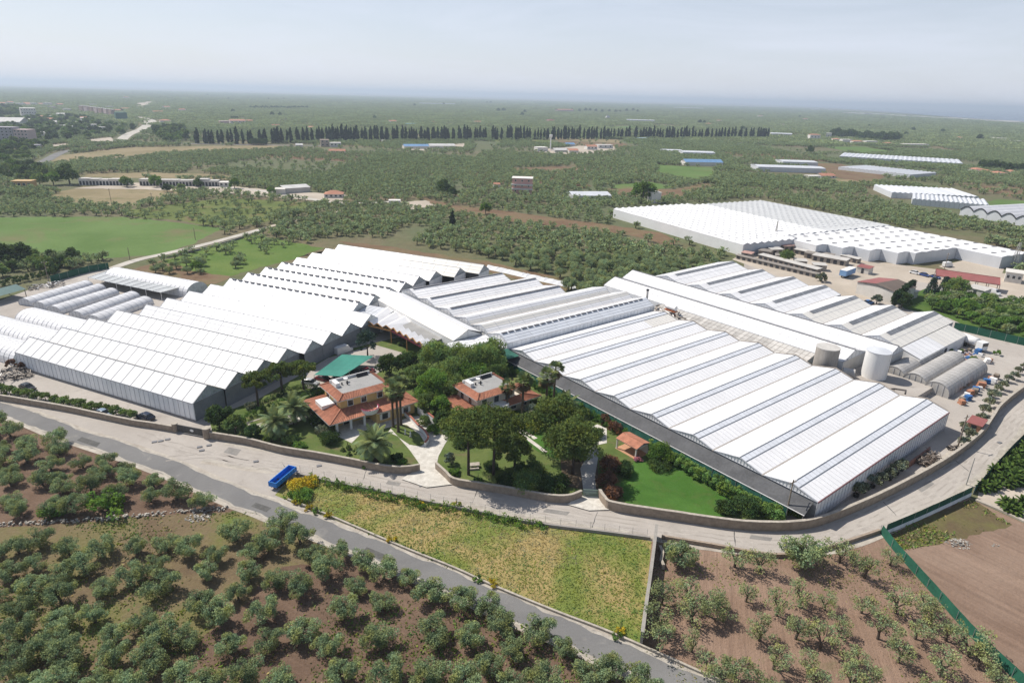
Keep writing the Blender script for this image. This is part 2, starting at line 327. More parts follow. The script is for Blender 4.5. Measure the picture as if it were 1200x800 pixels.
# lanes and far roads
def px_line(px, n=6): return smooth_line([P(u, v) for u, v in px], n)
def road(name, px, w, mat, clear=6.0):
    ln = px_line(px); ribbon(name, ln, w / 2, w / 2, mat)
    a = [project(p.x, p.y) for p in px_line([(u, v) for u, v in px], 2)]
    q = [P(*t) for t in a]; left = []; right = []
    for i, p in enumerate(q):
        d = (q[min(i + 1, len(q) - 1)] - q[max(i - 1, 0)]).normalized(); nn = Vector((-d.y, d.x, 0)) * (w / 2 + clear)
        left.append(project(*(p + nn).xy)); right.append(project(*(p - nn).xy))
    CLEAR.append(left + right[::-1]); return ln
road('farm_lane', [(122, 318), (160, 305), (200, 296), (250, 284), (305, 269)], 4.0, m_lane)
road('farm_lane', [(305, 269), (330, 262), (370, 254), (400, 247)], 3.0, m_dust, 2)
road('farm_lane', [(247, 219), (300, 223), (350, 231), (400, 238), (470, 236)], 5.0, m_lane, 2)
road('main_road', [(-20, 203), (40, 194), (75, 178), (110, 174), (150, 170), (215, 168.5), (300, 170), (400, 171)], 9.0, m_asph, 4)
road('main_road', [(140, 166), (150, 158), (165, 151.5), (172, 146), (172, 140), (164, 137)], 13.0, m_lane, 6)
road('main_road', [(145, 160), (163, 153.5), (178, 146.5), (180, 142), (172, 138.5)], 9.0, m_lane, 4)
field('dirt_yard', [(60, 170), (82, 168), (78, 173), (60, 176)], m_dust)
field('dirt_yard', [(100, 164), (130, 161), (136, 167), (110, 169)], m_dust)
# the nursery's own ground
LAYER[0] = 4
_b = [project(*q.xy) for q in (FL(-63.5, 33), FL(-64.5, 130), FL(5, 130), FA(39, 143.5), FA(43, 133), FA(46, 121), FA(58, 118), FA(62, 114.5), FA(84, 114.5), FA(126, 109.5), FA(126, 96))]
NURS = [(-60, 372), (0, 352), (60, 330), (125, 314), (185, 322), (240, 336)] + _b + [(872, 300), (1000, 302), (1100, 318), (1210, 322), (1300, 350), (1300, 450), (1210, 460), (1165, 512), (1105, 553), (1035, 592), (962, 625), (905, 634), (830, 629), (715, 610), (640, 597), (520, 573), (440, 562), (330, 540), (243, 516), (200, 507), (150, 500), (60, 482), (-60, 468)]
field('nursery_yard', NURS, m_conc)
field('dusty_yard', [(858, 304), (872, 296), (930, 295), (1000, 303), (1100, 316), (1210, 322), (1210, 350), (1130, 338), (1075, 330), (1045, 345), (1010, 358), (975, 345), (930, 330)], m_dust)
field('dusty_yard', [(1100, 312), (1150, 300), (1178, 312), (1172, 326), (1115, 318)], m_dust)
field('orchard_ground', [(1050, 352), (1085, 338), (1130, 345), (1180, 352), (1240, 360), (1240, 408), (1150, 390), (1110, 372), (1060, 362)], G('orchard grass', [(0.35, (0.055, 0.105, 0.02)), (0.65, (0.085, 0.14, 0.032))], scale=0.1, fine=1.5, finev=0.3))
# fields of the foreground
LAYER[0] = 2
GROVE_A = [(-60, 488), (0, 486), (40, 500), (80, 514), (140, 532), (200, 556), (260, 580), (283, 594), (268, 600), (180, 604), (100, 612), (0, 618), (-60, 622)]
GROVE_B = [(-60, 622), (0, 618), (100, 612), (180, 604), (268, 600), (300, 600), (345, 614), (400, 638), (467, 664), (530, 692), (600, 722), (660, 748), (720, 772), (800, 808), (840, 840), (-60, 840)]
field('grove_soil', GROVE_A, m_soil, clear=False)
field('grove_soil', GROVE_B, m_weed, clear=False)
field('grove_soil', [(330, 660), (420, 655), (520, 690), (620, 735), (700, 770), (800, 812), (840, 840), (150, 840), (200, 790), (260, 730)], m_soil, clear=False, jit=0.8)
field('meadow_ground', [(322, 580), (345, 556), (440, 574), (497, 586), (630, 613), (764, 629), (752, 757), (700, 735), (577, 688), (467, 642), (380, 604)], m_mead)
GROVE_C = [(764, 629), (833, 639), (900, 652), (963, 643), (1032, 624), (1067, 668), (1100, 705), (1133, 742), (1163, 772), (1200, 806), (1210, 840), (830, 840), (752, 757)]
field('grove_soil', GROVE_C, m_soil2, clear=False)
field('ploughed_field', [(1034, 622), (1137, 583), (1145, 588), (1260, 640), (1260, 840), (1210, 818), (1163, 772), (1100, 705)], m_plough)
field('weedy_verge', [(1038, 624), (1137, 583), (1150, 592), (1185, 615), (1120, 632), (1060, 645)], G('weedy verge', [(0.35, (0.115, 0.085, 0.05)), (0.65, (0.135, 0.125, 0.05))], scale=0.2, fine=1.5, finev=0.4), jit=0.5)
field('dirt_yard', [(1150, 560), (1200, 530), (1260, 500), (1260, 630), (1200, 610), (1145, 586)], m_dust)
# the asphalt road below and the pale concrete lane along the wall
R1 = [(-80, 452), (0, 478), (40, 491), (80, 507), (140, 526), (200, 548), (260, 574), (300, 590), (345, 607), (400, 628), (467, 655), (530, 682), (600, 712), (660, 738), (720, 764), (800, 798), (900, 842)]
field('road_shoulder', [(-60, 462), (60, 475), (150, 496), (240, 509), (243, 512), (330, 531), (345, 556), (322, 580), (380, 605), (300, 600), (200, 560), (100, 522), (-60, 468)], m_conc)
ln1 = px_line(R1); ribbon('road_shoulder', ln1, 2.6, 3.0, m_grav); ribbon('asphalt_road', ln1, 1.95, 2.1, m_asph)
R2 = [(250, 530), (300, 538), (353, 545), (440, 560), (497, 572), (560, 581), (640, 595), (720, 608), (800, 622), (850, 629), (900, 634), (950, 631), (1000, 617), (1050, 594), (1100, 568), (1140, 538), (1168, 508), (1195, 480), (1230, 452), (1290, 415)]
ln2 = px_line(R2); ribbon('lane_verge', ln2, 4.2, 4.0, m_grav); ribbon('concrete_lane', ln2, 3.2, 3.0, m_conc); 
m_patch = G('road repair', [(0.35, (0.20, 0.19, 0.178)), (0.65, (0.27, 0.255, 0.235))], scale=.4, fine=2.5, finev=.2); m_track = G('tyre marks', [(0.42, (0.325, 0.293, 0.26)), (0.58, (0.415, 0.38, 0.34))], scale=.22, fine=1.5, finev=.2); m_dustr = G('dusty edge', [(0.40, (0.33, 0.30, 0.26)), (0.60, (0.43, 0.395, 0.34))], scale=.5, fine=2, finev=.3); m_tar = G('tar seam', [(0.35, (0.09, 0.088, 0.085)), (0.65, (0.13, 0.128, 0.12))], scale=1, fine=3)
def offset(line, d, w=0.0): return [p + Vector((-(line[min(i + 1, len(line) - 1)] - line[max(i - 1, 0)]).normalized().y, (line[min(i + 1, len(line) - 1)] - line[max(i - 1, 0)]).normalized().x, 0)) * (d + w * math.sin(i * .9) + w * .6 * math.sin(i * 2.3 + 1)) for i, p in enumerate(line)]
LAYER[0] += 1; zt = .004 * LAYER[0]
for d in (1.75, .35, -.75, -1.9): ribbon('tyre_marks', offset(ln2, d, .12), .16, .16, m_track, zt)
for d in (3.15, -2.95): ribbon('dusty_edge', offset(ln2, d, .22), .35, .35, m_dustr, zt)
for d in (1.95, -2.05): ribbon('dusty_edge', offset(ln1, d, .2), .22, .22, m_dustr, zt)
for px in ([(165, 508), (205, 522), (255, 534), (300, 544)], [(195, 538), (245, 534), (300, 545), (340, 552)]): ln = px_line(px, 8); [ribbon('tyre_marks', offset(ln, d, .15), .14, .14, m_track, zt + .004 * (k + 1)) for k, d in enumerate((-.75, .75))]
for px in ([(330, 541), (340, 556)], [(430, 549), (424, 566)], [(560, 573), (553, 590)], [(700, 600), (694, 618)], [(860, 622), (862, 640)], [(1035, 588), (1050, 604)], [(1120, 540), (1140, 556)]): ribbon('tar_seam', px_line(px, 5), .05, .05, m_tar, zt + .004)
for q in ([(268, 524), (283, 527), (277, 534), (262, 530)], [(640, 596), (668, 600), (664, 604), (636, 600)], [(455, 563), (470, 566), (467, 570), (452, 567)], [(880, 627), (905, 630), (903, 634), (878, 631)], [(1075, 573), (1090, 563), (1095, 567), (1080, 577)]): sheet('road_patch', q, m_patch, zt + .008)
for q in ([(96, 512), (118, 519), (113, 524), (90, 516)], [(300, 589), (318, 595), (312, 600), (294, 593)], [(430, 641), (452, 650), (447, 656), (424, 646)]): sheet('road_patch', q, m_tar, zt)
LAYER[0] += 4; LANE_Z = 0.004 * LAYER[0]
CLEAR.append([(-60, 455), (200, 500), (330, 530), (453, 552), (640, 585), (715, 594), (833, 615), (900, 624), (967, 613), (1100, 550), (1150, 513), (1200, 455), (1300, 430), (1300, 520), (1183, 525), (1137, 575), (1033, 620), (960, 643), (900, 651), (833, 638), (764, 630), (752, 757), (830, 800), (850, 830), (800, 830), (660, 752), (467, 668), (345, 616), (270, 590), (200, 560), (-60, 474)])
# a haze over the whole plain: far things fade, near things stay clear
def make_haze():
    b = MB(); b.box((0, 0, 60), (122000, 122000, 122))
    mt = bpy.data.materials.new('haze'); mt.use_nodes = True; nt = mt.node_tree; nt.nodes.clear()
    v = nt.nodes.new('ShaderNodeVolumePrincipled'); v.inputs['Density'].default_value = HAZE; v.inputs['Color'].default_value = (0.74, 0.86, 1.0, 1); v.inputs['Anisotropy'].default_value = 0.2
    o = nt.nodes.new('ShaderNodeOutputMaterial'); nt.links.new(v.outputs[0], o.inputs['Volume'])
    return tag(b.build('haze', mt), kind='stuff')
HAZE = 1.6e-4
make_haze()
# ---------------------------------------------------------------- greenhouses
m_film = M('white film', (0.735, 0.73, 0.73), var=0.06, scale=0.16, rough=0.42, tone=True, spec=0.4)
m_film_cream = M('cream film', (0.66, 0.635, 0.585), var=0.03, scale=0.12, rough=0.5, tone=True)
m_film_grey = M('grey film', (0.57, 0.585, 0.61), var=0.06, scale=0.3, rough=0.4, tone=True, streak=(1, 1, 0.3))
m_bar = M('glazing bar', (0.33, 0.335, 0.34), var=0.1, rough=0.5)
m_barlight = M('pale bar', (0.45, 0.46, 0.485), var=0.06, rough=0.5)
m_gutter = M('gutter', (0.33, 0.30, 0.27), var=0.25, scale=0.8, rough=0.7)
m_wallw = M('milky wall', (0.80, 0.835, 0.86), var=0.16, scale=0.5, rough=0.5, streak=(1, 1, 0.12))
m_wallg = M('grey wall sheet', (0.20, 0.215, 0.235), var=0.2, scale=0.4, rough=0.5)
m_glass = M('gable glass', (0.34, 0.385, 0.41), var=0.25, scale=0.7, rough=0.25, spec=0.6)
m_dark = M('dark gap', (0.045, 0.045, 0.05), var=0.2, rough=0.8)
m_vent = M('vent strip', (0.185, 0.195, 0.21), var=0.2, scale=0.8, rough=0.4, tone=True)
m_ridge = M('ridge strip', (0.155, 0.155, 0.165), var=0.25, scale=0.6, rough=0.6)
m_white = M('white paint', (0.78, 0.77, 0.75), var=0.05, rough=0.6)
m_fibre = M('fibre cement', (0.47, 0.45, 0.42), var=0.16, scale=0.4, rough=0.85, tone=True)
m_flat = M('flat roof felt', (0.30, 0.295, 0.285), var=0.15, scale=0.3, rough=0.9)
m_steel = M('galvanised steel', (0.46, 0.47, 0.48), var=0.1, rough=0.4, metal=0.6)
m_netb = M('black shade net', (0.095, 0.096, 0.10), var=0.28, scale=0.25, rough=0.9)
m_netg = M('green shade net', (0.022, 0.105, 0.078), var=0.3, scale=0.5, rough=0.85)
m_netdg = M('dark green net', (0.012, 0.085, 0.052), var=0.3, scale=0.4, rough=0.85)
m_rust = M('rusty pipe', (0.30, 0.26, 0.22), var=0.3, scale=1.0, rough=0.7)
def slope(b, F, al0, al1, a, c, step, mats, rows=1, spread=0.05, barw=0.10, barmat=2, tonef=None, lift=0.02, rowbars=True):
    """one roof slope from eave a=(ac, z) to ridge c=(ac, z), in separate panels with bars between; outward face up"""
    n = max(1, round((al1 - al0) / step)); st = (al1 - al0) / n; d = 0.0
    nr = Vector((-(c[1] - a[1]), (c[0] - a[0]))).normalized()
    if nr.y < 0: nr = -nr
    for i in range(n):
        t = 1 + rnd.uniform(-spread, spread)
        for r in range(rows):
            f0, f1 = r / rows, (r + 1) / rows
            q = [(al0 + i * st, f0), (al0 + (i + 1) * st, f0), (al0 + (i + 1) * st, f1), (al0 + i * st, f1)]
            pts = [F(u, a[0] + (c[0] - a[0]) * f, a[1] + (c[1] - a[1]) * f) for u, f in q]
            if c[0] < a[0]: pts.reverse()
            mi = mats(al0 + (i + .5) * st, (f0 + f1) / 2) if callable(mats) else mats
            b.face(pts, mi, t * (1 + rnd.uniform(-spread, spread) * .4))
    if barw:
        off = (nr.x * lift, nr.y * lift)
        for i in range(n + 1):
            u = al0 + i * st; b.bar(F(u, a[0] + off[0], a[1] + off[1]), F(u, c[0] + off[0], c[1] + off[1]), barw, 0.05, barmat, up=(0, 0, 1))
        if rowbars:
            for r in range(1, rows):
                f = r / rows; g0 = (a[0] + (c[0] - a[0]) * f + off[0], a[1] + (c[1] - a[1]) * f + off[1]); b.bar(F(al0, *g0), F(al1, *g0), barw * .8, 0.05, barmat)
def wall(b, F, a, c, z0, z1, mat, zc=None, tone=1.0):
    """upright wall sheet 8 cm thick between frame points a and c; zc = top height at c"""
    p, q = F(*a), F(*c); d = (q - p).normalized() * 1.0; nn = Vector((-d.y, d.x, 0)) * 0.04; zc = z1 if zc is None else zc
    vs = [p - nn, q - nn, q + nn, p + nn]; vs = [(*v.xy, z0) for v in vs] + [(*v.xy, z) for v, z in zip(vs, (z1, zc, zc, z1))]
    b.mesh(vs, [(0, 3, 2, 1), (4, 5, 6, 7), (0, 1, 5, 4), (1, 2, 6, 5), (2, 3, 7, 6), (3, 0, 4, 7)], mat, tone)
def gable(F, al, ac0, acr, ac1, zg, zr, z0, mats, nbar=6, flip=1, low=0, up=1, bars=2):
    """end wall of one bay: lower sheet, triangle above, upright bars; two-sided prism 8 cm thick"""
    b = MB(); e = 0.04
    for (pts, mt) in (([(ac0, z0), (ac1, z0), (ac1, zg), (ac0, zg)], low), ([(ac0, zg), (ac1, zg), (acr, zr)], up)):
        n = len(pts); v0 = [F(al - e, u, z) for u, z in pts]; v1 = [F(al + e, u, z) for u, z in pts]
        b.face(v0, mt); b.face(v1[::-1], mt)
        for i in range(n): b.face([v0[i], v1[i], v1[(i + 1) % n], v0[(i + 1) % n]], mt)
    for k in range(1, nbar):
        u = ac0 + (ac1 - ac0) * k / nbar; zt = zg + (zr - zg) * (1 - abs(u - acr) / ((acr - ac0) if u < acr else (ac1 - acr)))
        for s in (-1, 1): b.bar(F(al + s * 0.07, u, z0 if bars == 1 else zg), F(al + s * 0.07, u, zt - .05), 0.07, 0.05, 2)
    for s in (-1, 1):
        b.bar(F(al + s * .08, ac0, zg), F(al + s * .08, ac1, zg), 0.12, 0.06, 2); b.bar(F(al + s * .08, ac0, zg), F(al + s * .08, acr, zr), 0.13, 0.06, 2); b.bar(F(al + s * .08, acr, zr), F(al + s * .08, ac1, zg), 0.13, 0.06, 2)
    return b
def gutters(root, F, bays, zg):
    for i, bay in enumerate(bays[1:]):
        a0 = max(bay['al'][0], bays[i]['al'][0]); a1 = min(bay['al'][1], bays[i]['al'][1]); b = MB()
        b.box(F((a0 + a1) / 2, bay['ac'][0], zg - .02), (a1 - a0 + .3, 0.34, 0.16), F.rot); b.build('gutter', m_gutter, root)
def bay_list(edges, ridges, al):
    return [dict(ac=(edges[i], ridges[i], edges[i + 1]), al=al[i] if isinstance(al, list) else al) for i in range(len(ridges))]
# 1. the left house of four glass-gabled bays with separate white panels
g = thing('panel_greenhouse', 'white greenhouse of four glass-gabled bays with gridded roof panels, nearest the roadside wall', 'greenhouse', FL(0, 0))
bays = bay_list([0, 7.9, 15.7, 23.6, 31.2], [4.0, 11.8, 19.6, 27.4], [(-60, 0), (-60, 0.4), (-61, 0.4), (-61, 0)])
for k, by in enumerate(bays):
    (a0, ar, a1), (l0, l1) = by['ac'], by['al']
    b = MB(); slope(b, FL, l0, l1, (a0, 4.2), (ar, 6.75), 3.15, 0, 1, 0.05, 0.17); slope(b, FL, l0, l1, (a1, 4.2), (ar, 6.75), 3.15, 0, 1, 0.05, 0.17); b.bar(FL(l0, ar, 6.8), FL(l1, ar, 6.8), .2, .1, 2)
    b.build('roof_bay', [m_film, m_film_cream, m_bar], g)
    gable(FL, l1 - .1, a0, ar, a1, 4.2, 6.7, 0, 0, 7).build('gable_wall', [m_wallg, m_glass, m_barlight], g)
    gable(FL, l0 + .1, a0, ar, a1, 4.2, 6.7, 0, 0, 6).build('gable_wall', [m_wallw, m_wallw, m_barlight], g)
gutters(g, FL, bays, 4.2)
b = MB(); wall(b, FL, (-60, 0.02), (0, 0.02), 0, 4.15, 0)
for k in range(41): b.bar(FL(-60 + 1.5 * k, -.06, 0.05), FL(-60 + 1.5 * k, -.06, 4.1), .06, .04, 1)
b.bar(FL(-60, -.09, 4.12), FL(0, -.09, 4.12), .16, .18, 1); b.bar(FL(-60, -.07, .15), FL(0, -.07, .15), .1, .3, 2)
b.build('side_wall', [m_wallw, m_barlight, m_gutter], g)
# 2. the twelve film bays behind it
g = thing('film_greenhouse', 'white film greenhouse of twelve sawtooth bays, some with dark dashed ridges, behind the gridded one', 'greenhouse', FL(-30, 31.5))
ed = [31.4, 38, 45.6, 53.6, 62, 70, 78, 86.4, 94.8, 103, 111.6, 120, 128]; rg = [34.6, 41.6, 49.6, 58, 66, 74, 82.4, 90.6, 98.8, 107.4, 115.8, 124]
r_end = [1.5, 1.6, 1.6, 2, -8, -8, -8, -8, -8, -6.5, -1.5, 4]
bays = bay_list(ed, rg, [(-58.6 - k * .35, r_end[k]) for k in range(12)])
for k, by in enumerate(bays):
    (a0, ar, a1), (l0, l1) = by['ac'], by['al']; b = MB()
    mf = (lambda u, f: 1 if u > -27 else 0) if k >= 10 else 0
    slope(b, FL, l0, l1, (a0, 4.2), (ar, 6.7), 5.0, mf, 3, 0.03, 0.05, 2); slope(b, FL, l0, l1, (a1, 4.2), (ar, 6.7), 5.0, mf, 2, 0.03, 0.05, 2); b.bar(FL(l0, ar, 6.74), FL(l1, ar, 6.74), .16, .1, 2)
    b.build('roof_bay', [m_film, m_film_cream, m_barlight], g)
    gable(FL, l1 - .1, a0, ar, a1, 4.2, 6.65, 0, 0, 7).build('gable_wall', [m_wallg if k < 5 else m_wallw, m_glass, m_barlight], g)
    gable(FL, l0 + .1, a0, ar, a1, 4.2, 6.65, 0, 0, 6).build('gable_wall', [m_wallw, m_wallw, m_barlight], g)
    if 4 <= k <= 7:
        v = MB(); n = int((l1 - l0) / 2.6)
        for i in range(n): v.box(FL(l0 + 2.2 + i * 2.6, ar - .32, 6.78), (1.5, .55, .3), FL.rot)
        v.build('ridge_vent', m_ridge, g)
gutters(g, FL, bays, 4.2)
b = MB(); wall(b, FL, (-62.5, 127.97), (4, 127.97), 0, 4.15, 0); b.build('side_wall', m_wallw, g)
# lean-to of grey sheets in the step of its right end
g = thing('lean_to_roof', 'small translucent grey lean-to roof between the sawtooth film greenhouse and the entrance canopy', 'lean-to', FL(-3, 66))
b = MB(); slope(b, FL, -7.6, 2, (62.2, 3.9), (70, 4.6), 1.6, 0, 2, .06, .08, 1); b.build('roof_sheet', [m_film_grey, m_barlight], g)
for w in (((-7.6, 62.2), (2, 62.2)), ((2, 62.2), (2, 70))): b = MB(); wall(b, FL, *w, 0, 3.8, 0); b.build('wall', m_wallw, g)
# 3. the middle house
zg, zr = 5.8, 7.4
g = thing('cross_greenhouse', 'white greenhouse with dark ridge stripes between the cream gabled shed and the largest greenhouse', 'greenhouse', FA(25, 82.9))
e0 = FA.loc(P(602, 400, zg))[1]
ed = [e0, e0 + 8.6, e0 + 16.6, e0 + 25, e0 + 35.4, e0 + 46, e0 + 56.5]; rg = [FA.loc(P(u, v, zr))[1] for u, v in ((660, 372), (640, 363), (650, 350), (600, 345.5), (590, 332.5), (560, 324.5))]
rg = [min(max(rg[i], ed[i] + 2.5), ed[i + 1] - 2.0) for i in range(6)]
bays = bay_list(ed, rg, [(-1.2, 56), (-1.2, 56), (-1.2, 54), (-1.2, 42), (-1, 41.5), (-.5, 36)])
for k, by in enumerate(bays):
    (a0, ar, a1), (l0, l1) = by['ac'], by['al']; b = MB()
    mf = {0: 3, 1: (lambda u, f: 1 if f > .45 else 0), 2: (lambda u, f: 1 if f < .6 else 0)}.get(k, 0)
    slope(b, FA, l0, l1, (a0, zg), (ar, zr), 4.5, mf, 4, 0.03, 0.05, 2); slope(b, FA, l0, l1, (a1, zg), (ar, zr), 4.5, 0, 2, 0.03, 0.05, 2)
    b.build('roof_bay', [m_film, m_film_cream, m_barlight, M('blue grey film', (0.62, 0.645, 0.68), var=.06, scale=.3, rough=.4, tone=True)], g)
    for al in (l0 + .1, l1 - .1): gable(FA, al, a0, ar, a1, zg, zr - .05, 0, 0, 6).build('gable_wall', [m_wallw, m_film, m_barlight], g)
    if k in (0, 3, 4, 5):
        v = MB()
        if k: v.box(FA((l0 + l1) / 2 + .5, ar - .35, zr - .02), (l1 - l0 - 1.2, .7, .22), FA.rot)
        else: [v.box(FA(l0 + 1.5 + i * 2.2, ar - .3, zr - .04), (1.6, .55, .22), FA.rot) for i in range(25)]
        v.build('ridge_vent', m_ridge, g)
gutters(g, FA, bays, zg)
b = MB(); wall(b, FA, (-1.2, e0 + .02), (56, e0 + .02), 0, zg - .05, 0)
for k in range(39): b.bar(FA(-1 + 1.5 * k, e0 - .05, 4), FA(-1 + 1.5 * k, e0 - .05, zg - .1), .05, .04, 1)
b.bar(FA(-1.2, e0 - .08, zg - .04), FA(56, e0 - .08, zg - .04), .16, .16, 1); b.build('side_wall', [m_wallw, m_barlight], g)
# the long pale gabled roof between left and middle houses
g = thing('gabled_shed', 'long shed with plain cream and white gabled roof between the sawtooth and dark-striped greenhouses', 'shed', FA(-6.5, 113))
b = MB(); slope(b, FA_S := Frame(FA(-6.5, 92.6), FA.pe), 0, 42.5, (4.6, 5.4), (0, 7.6), 3.2, 1, 1, .02, 0); slope(b, FA_S, 0, 42.5, (-4.5, 6.0), (0, 7.6), 3.2, 0, 1, .02, 0)
b.bar(FA_S(0, -4.55, 6.0), FA_S(42.5, -4.55, 6.0), .5, .3, 2); b.bar(FA_S(0, 0, 7.63), FA_S(42.5, 0, 7.63), .3, .08, 0); b.build('roof', [m_film, m_film_cream, m_vent], g)
for al in (.1, 42.4): gable(FA_S, al, -4.5, 0, 4.6, 5.4, 7.5, 0, 0, 2).build('gable_wall', [m_white, m_white, m_barlight], g)
for wa in (((0, 4.5), (42.5, 4.5), 0, 5.3, 0), ((0, -4.4), (42.5, -4.4), 0, 5.9, 0)): b = MB(); wall(b, FA_S, *wa); b.build('side_wall', m_white, g)
# 4. the big right-hand house
zg, zr = 4.2, 5.4
g = thing('wide_greenhouse', 'largest white greenhouse, eight wide low-pitched bays running from the lawn up to the water tanks', 'greenhouse', FA(27, 41))
ed = [0.2, 10.2, 20.45, 30.75, 41.0, 51.4, 61.8, 72.3, 82.5]; rg = [4.9, 14.95, 25.1, 35.4, 45.8, 56.1, 67.0, 77.4]
bays = bay_list(ed, rg, (-0.6, 54.5))
for k, by in enumerate(bays):
    (a0, ar, a1), (l0, l1) = by['ac'], by['al']; b = MB(); wv = 1.25; f = wv / (ar - a0)
    za = zr - (zr - zg) * f; mf = (lambda u, f_: 1 if (u > 43 and k == 7) else 0)
    slope(b, FA, l0, l1, (a0, zg), (ar - wv, za), 1.22, mf, 3, 0.012, 0.03, 2, rowbars=False); slope(b, FA, l0, l1, (a1, zg), (ar, zr), 1.22, 0, 3, 0.015, 0.03, 2, rowbars=False)
    b.build('roof_bay', [m_film, m_film_cream, m_barlight], g)
    v = MB(); slope(v, FA, l0, l1, (ar - wv, za + .03), (ar, zr + .03), 1.22, 0, 1, 0.05, 0.05, 1); v.bar(FA(l0, ar, zr + .06), FA(l1, ar, zr + .06), .14, .08, 2); v.bar(FA(l0, ar - wv, za + .06), FA(l1, ar - wv, za + .06), .12, .06, 2)
    v.build('vent_flap', [M('flap film', (0.63, 0.65, 0.685), var=.05, rough=.4, tone=True), m_barlight, m_vent], g)
    gable(FA, l0 + .05, a0, ar, a1, zg, zr - .05, 0, 0, 16).build('gable_wall', [m_wallg, m_film, m_barlight], g)
    gable(FA, l1 - .05, a0, ar, a1, zg, zr - .05, 0, 0, 8).build('gable_wall', [m_wallw, m_wallw, m_barlight], g)
    pb = MB(); off = .55; pb.tube([FA(l1 + .2, a0 + .3, zg + .1), FA(l1 + .2, ar, zr + .15), FA(l1 + .2, a1 - .3, zg + .1)], .14, 6); pb.tube([FA(l1 + off, a0 + .3, zg - .2), FA(l1 + off, ar, zr - .15), FA(l1 + off, a1 - .3, zg - .2)], .1, 6)
    pb.build('heating_pipe', m_rust, g)
gutters(g, FA, bays, zg)
b = MB(); wall(b, FA, (-.6, .22), (54.5, .22), 0, zg - .05, 0)
for k in range(46): b.bar(FA(-.5 + 1.22 * k, .14, .5), FA(-.5 + 1.22 * k, .14, zg - .15), .05, .04, 1)
b.bar(FA(-.6, .13, zg - .03), FA(54.5, .13, zg - .03), .18, .2, 2); b.bar(FA(-.6, .13, .3), FA(54.5, .13, .3), .1, .6, 3)
b.build('side_wall', [m_film, m_barlight, M('maroon edge', (0.16, 0.075, 0.08)), M('wall plinth', (0.36, 0.36, 0.37))], g)
b = MB(); wall(b, FA, (-.6, 82.3), (54.5, 82.3), 0, zg - .05, 0); b.build('side_wall', m_wallw, g)
# black net pitched along its front
g = thing('shade_net_skirt', 'long black shade net pitched along the front of the largest greenhouse', 'shade net', FA(-2.2, 41))
b = MB(); n = 34
for i in range(n):
    c0, c1 = 0.8 + 81 * i / n, 0.8 + 81 * (i + 1) / n; sag = lambda c: .12 * math.sin(c * 1.3)
    b.face([FA(-.75, c0, 3.95), FA(-.75, c1, 3.95), FA(-1.9, c1, 3.1 + sag(c1)), FA(-1.9, c0, 3.1 + sag(c0))], 0, 1); b.face([FA(-1.9, c0, 3.1 + sag(c0)), FA(-1.9, c1, 3.1 + sag(c1)), FA(-3.1, c1, 2.3), FA(-3.1, c0, 2.3)], 0, 1)
    b.face([FA(-3.1, c0, 2.22), FA(-3.1, c1, 2.22), FA(-1.9, c1, 3.02 + sag(c1)), FA(-1.9, c0, 3.02 + sag(c0))], 0, 1); b.face([FA(-1.9, c0, 3.02 + sag(c0)), FA(-1.9, c1, 3.02 + sag(c1)), FA(-.75, c1, 3.87), FA(-.75, c0, 3.87)], 0, 1)
    b.bar(FA(-3.12, c0, 2.3), FA(-3.12, c1, 2.3), .1, .1, 1)
b.build('net', [m_netb, m_white], g)
for i in range(18):
    b = MB(); b.tube([FA(-3.0, 1 + i * 4.75, 0), FA(-3.0, 1 + i * 4.75, 2.25)], .06, 6); b.build('post', m_steel, g)
g = thing('green_net_fence', 'green shade net fence below the black net, between the garden hedge and the largest greenhouse', 'fence', FA(-4.6, 45))
b = MB()
for i in range(60):
    c0, c1 = 3.5 + 80 * i / 60, 3.5 + 80 * (i + 1) / 60; w = lambda c: -3.5 + .12 * math.sin(c * 2.1); tp = lambda c: 2.15 + .12 * math.sin(c * 1.7)
    for s in (0, .03): b.face([FA(w(c0) + s, c0, .05), FA(w(c1) + s, c1, .05), FA(-3.25 + s, c1, tp(c1)), FA(-3.25 + s, c0, tp(c0))])
b.build('net', m_netg, g)
for i in range(17):
    b = MB(); b.tube([FA(-3.3, 3.6 + i * 4.9, 0), FA(-3.3, 3.6 + i * 4.9, 2.2)], .05, 6); b.build('post', m_steel, g)
# green net roof piece and two sloping little roofs next to the middle house
for k, (lb, c0, c1, z0, z1, al0, al1) in enumerate((('sloping white shed roof with dark edge, against the end of the cream gabled shed', 87.8, 92.2, 5.3, 5.0, -13.5, -1.4), ('sloping white shed roof with dark edge, touching the tall leafy trees', 83.2, 87.6, 5.0, 4.5, -13.0, -1.4))):
    g = thing('lean_to_shed', lb, 'shed', FA(-7, c0)); b = MB(); slope(b, FA, al0, al1, (c0, z1), (c1, z0), 2.5, 0, 2, .03, .05, 1); b.bar(FA(al0, c0, z1 - .1), FA(al1, c0, z1 - .1), .25, .3, 2); b.build('roof', [m_film, m_barlight, m_vent], g)
    
    for wa in (((al0, c0 + .1), (al1, c0 + .1), 0, z1 - .15, 0), ((al0, c0 + .1), (al0, c1), 0, z1 - .2, 0, z0 - .2), ((al1, c0 + .1), (al1, c1), 0, z1 - .2, 0, z0 - .2)): b = MB(); wall(b, FA, *wa); b.build('wall', m_film_grey, g)
g = thing('green_net_canopy', 'small flat green net canopy between the leafy trees and the black shade net', 'shade net', P(592, 408))
b = MB(); q = [FA(-6.5, 82.6, 4.3), FA(-1.3, 82.6, 4.4), FA(-1.3, 77.5, 4.1), FA(-6.5, 77.5, 3.9)]; b.face(q[::-1]); b.face([p - Vector((0, 0, .04)) for p in q]); b.build('net', m_netg, g)
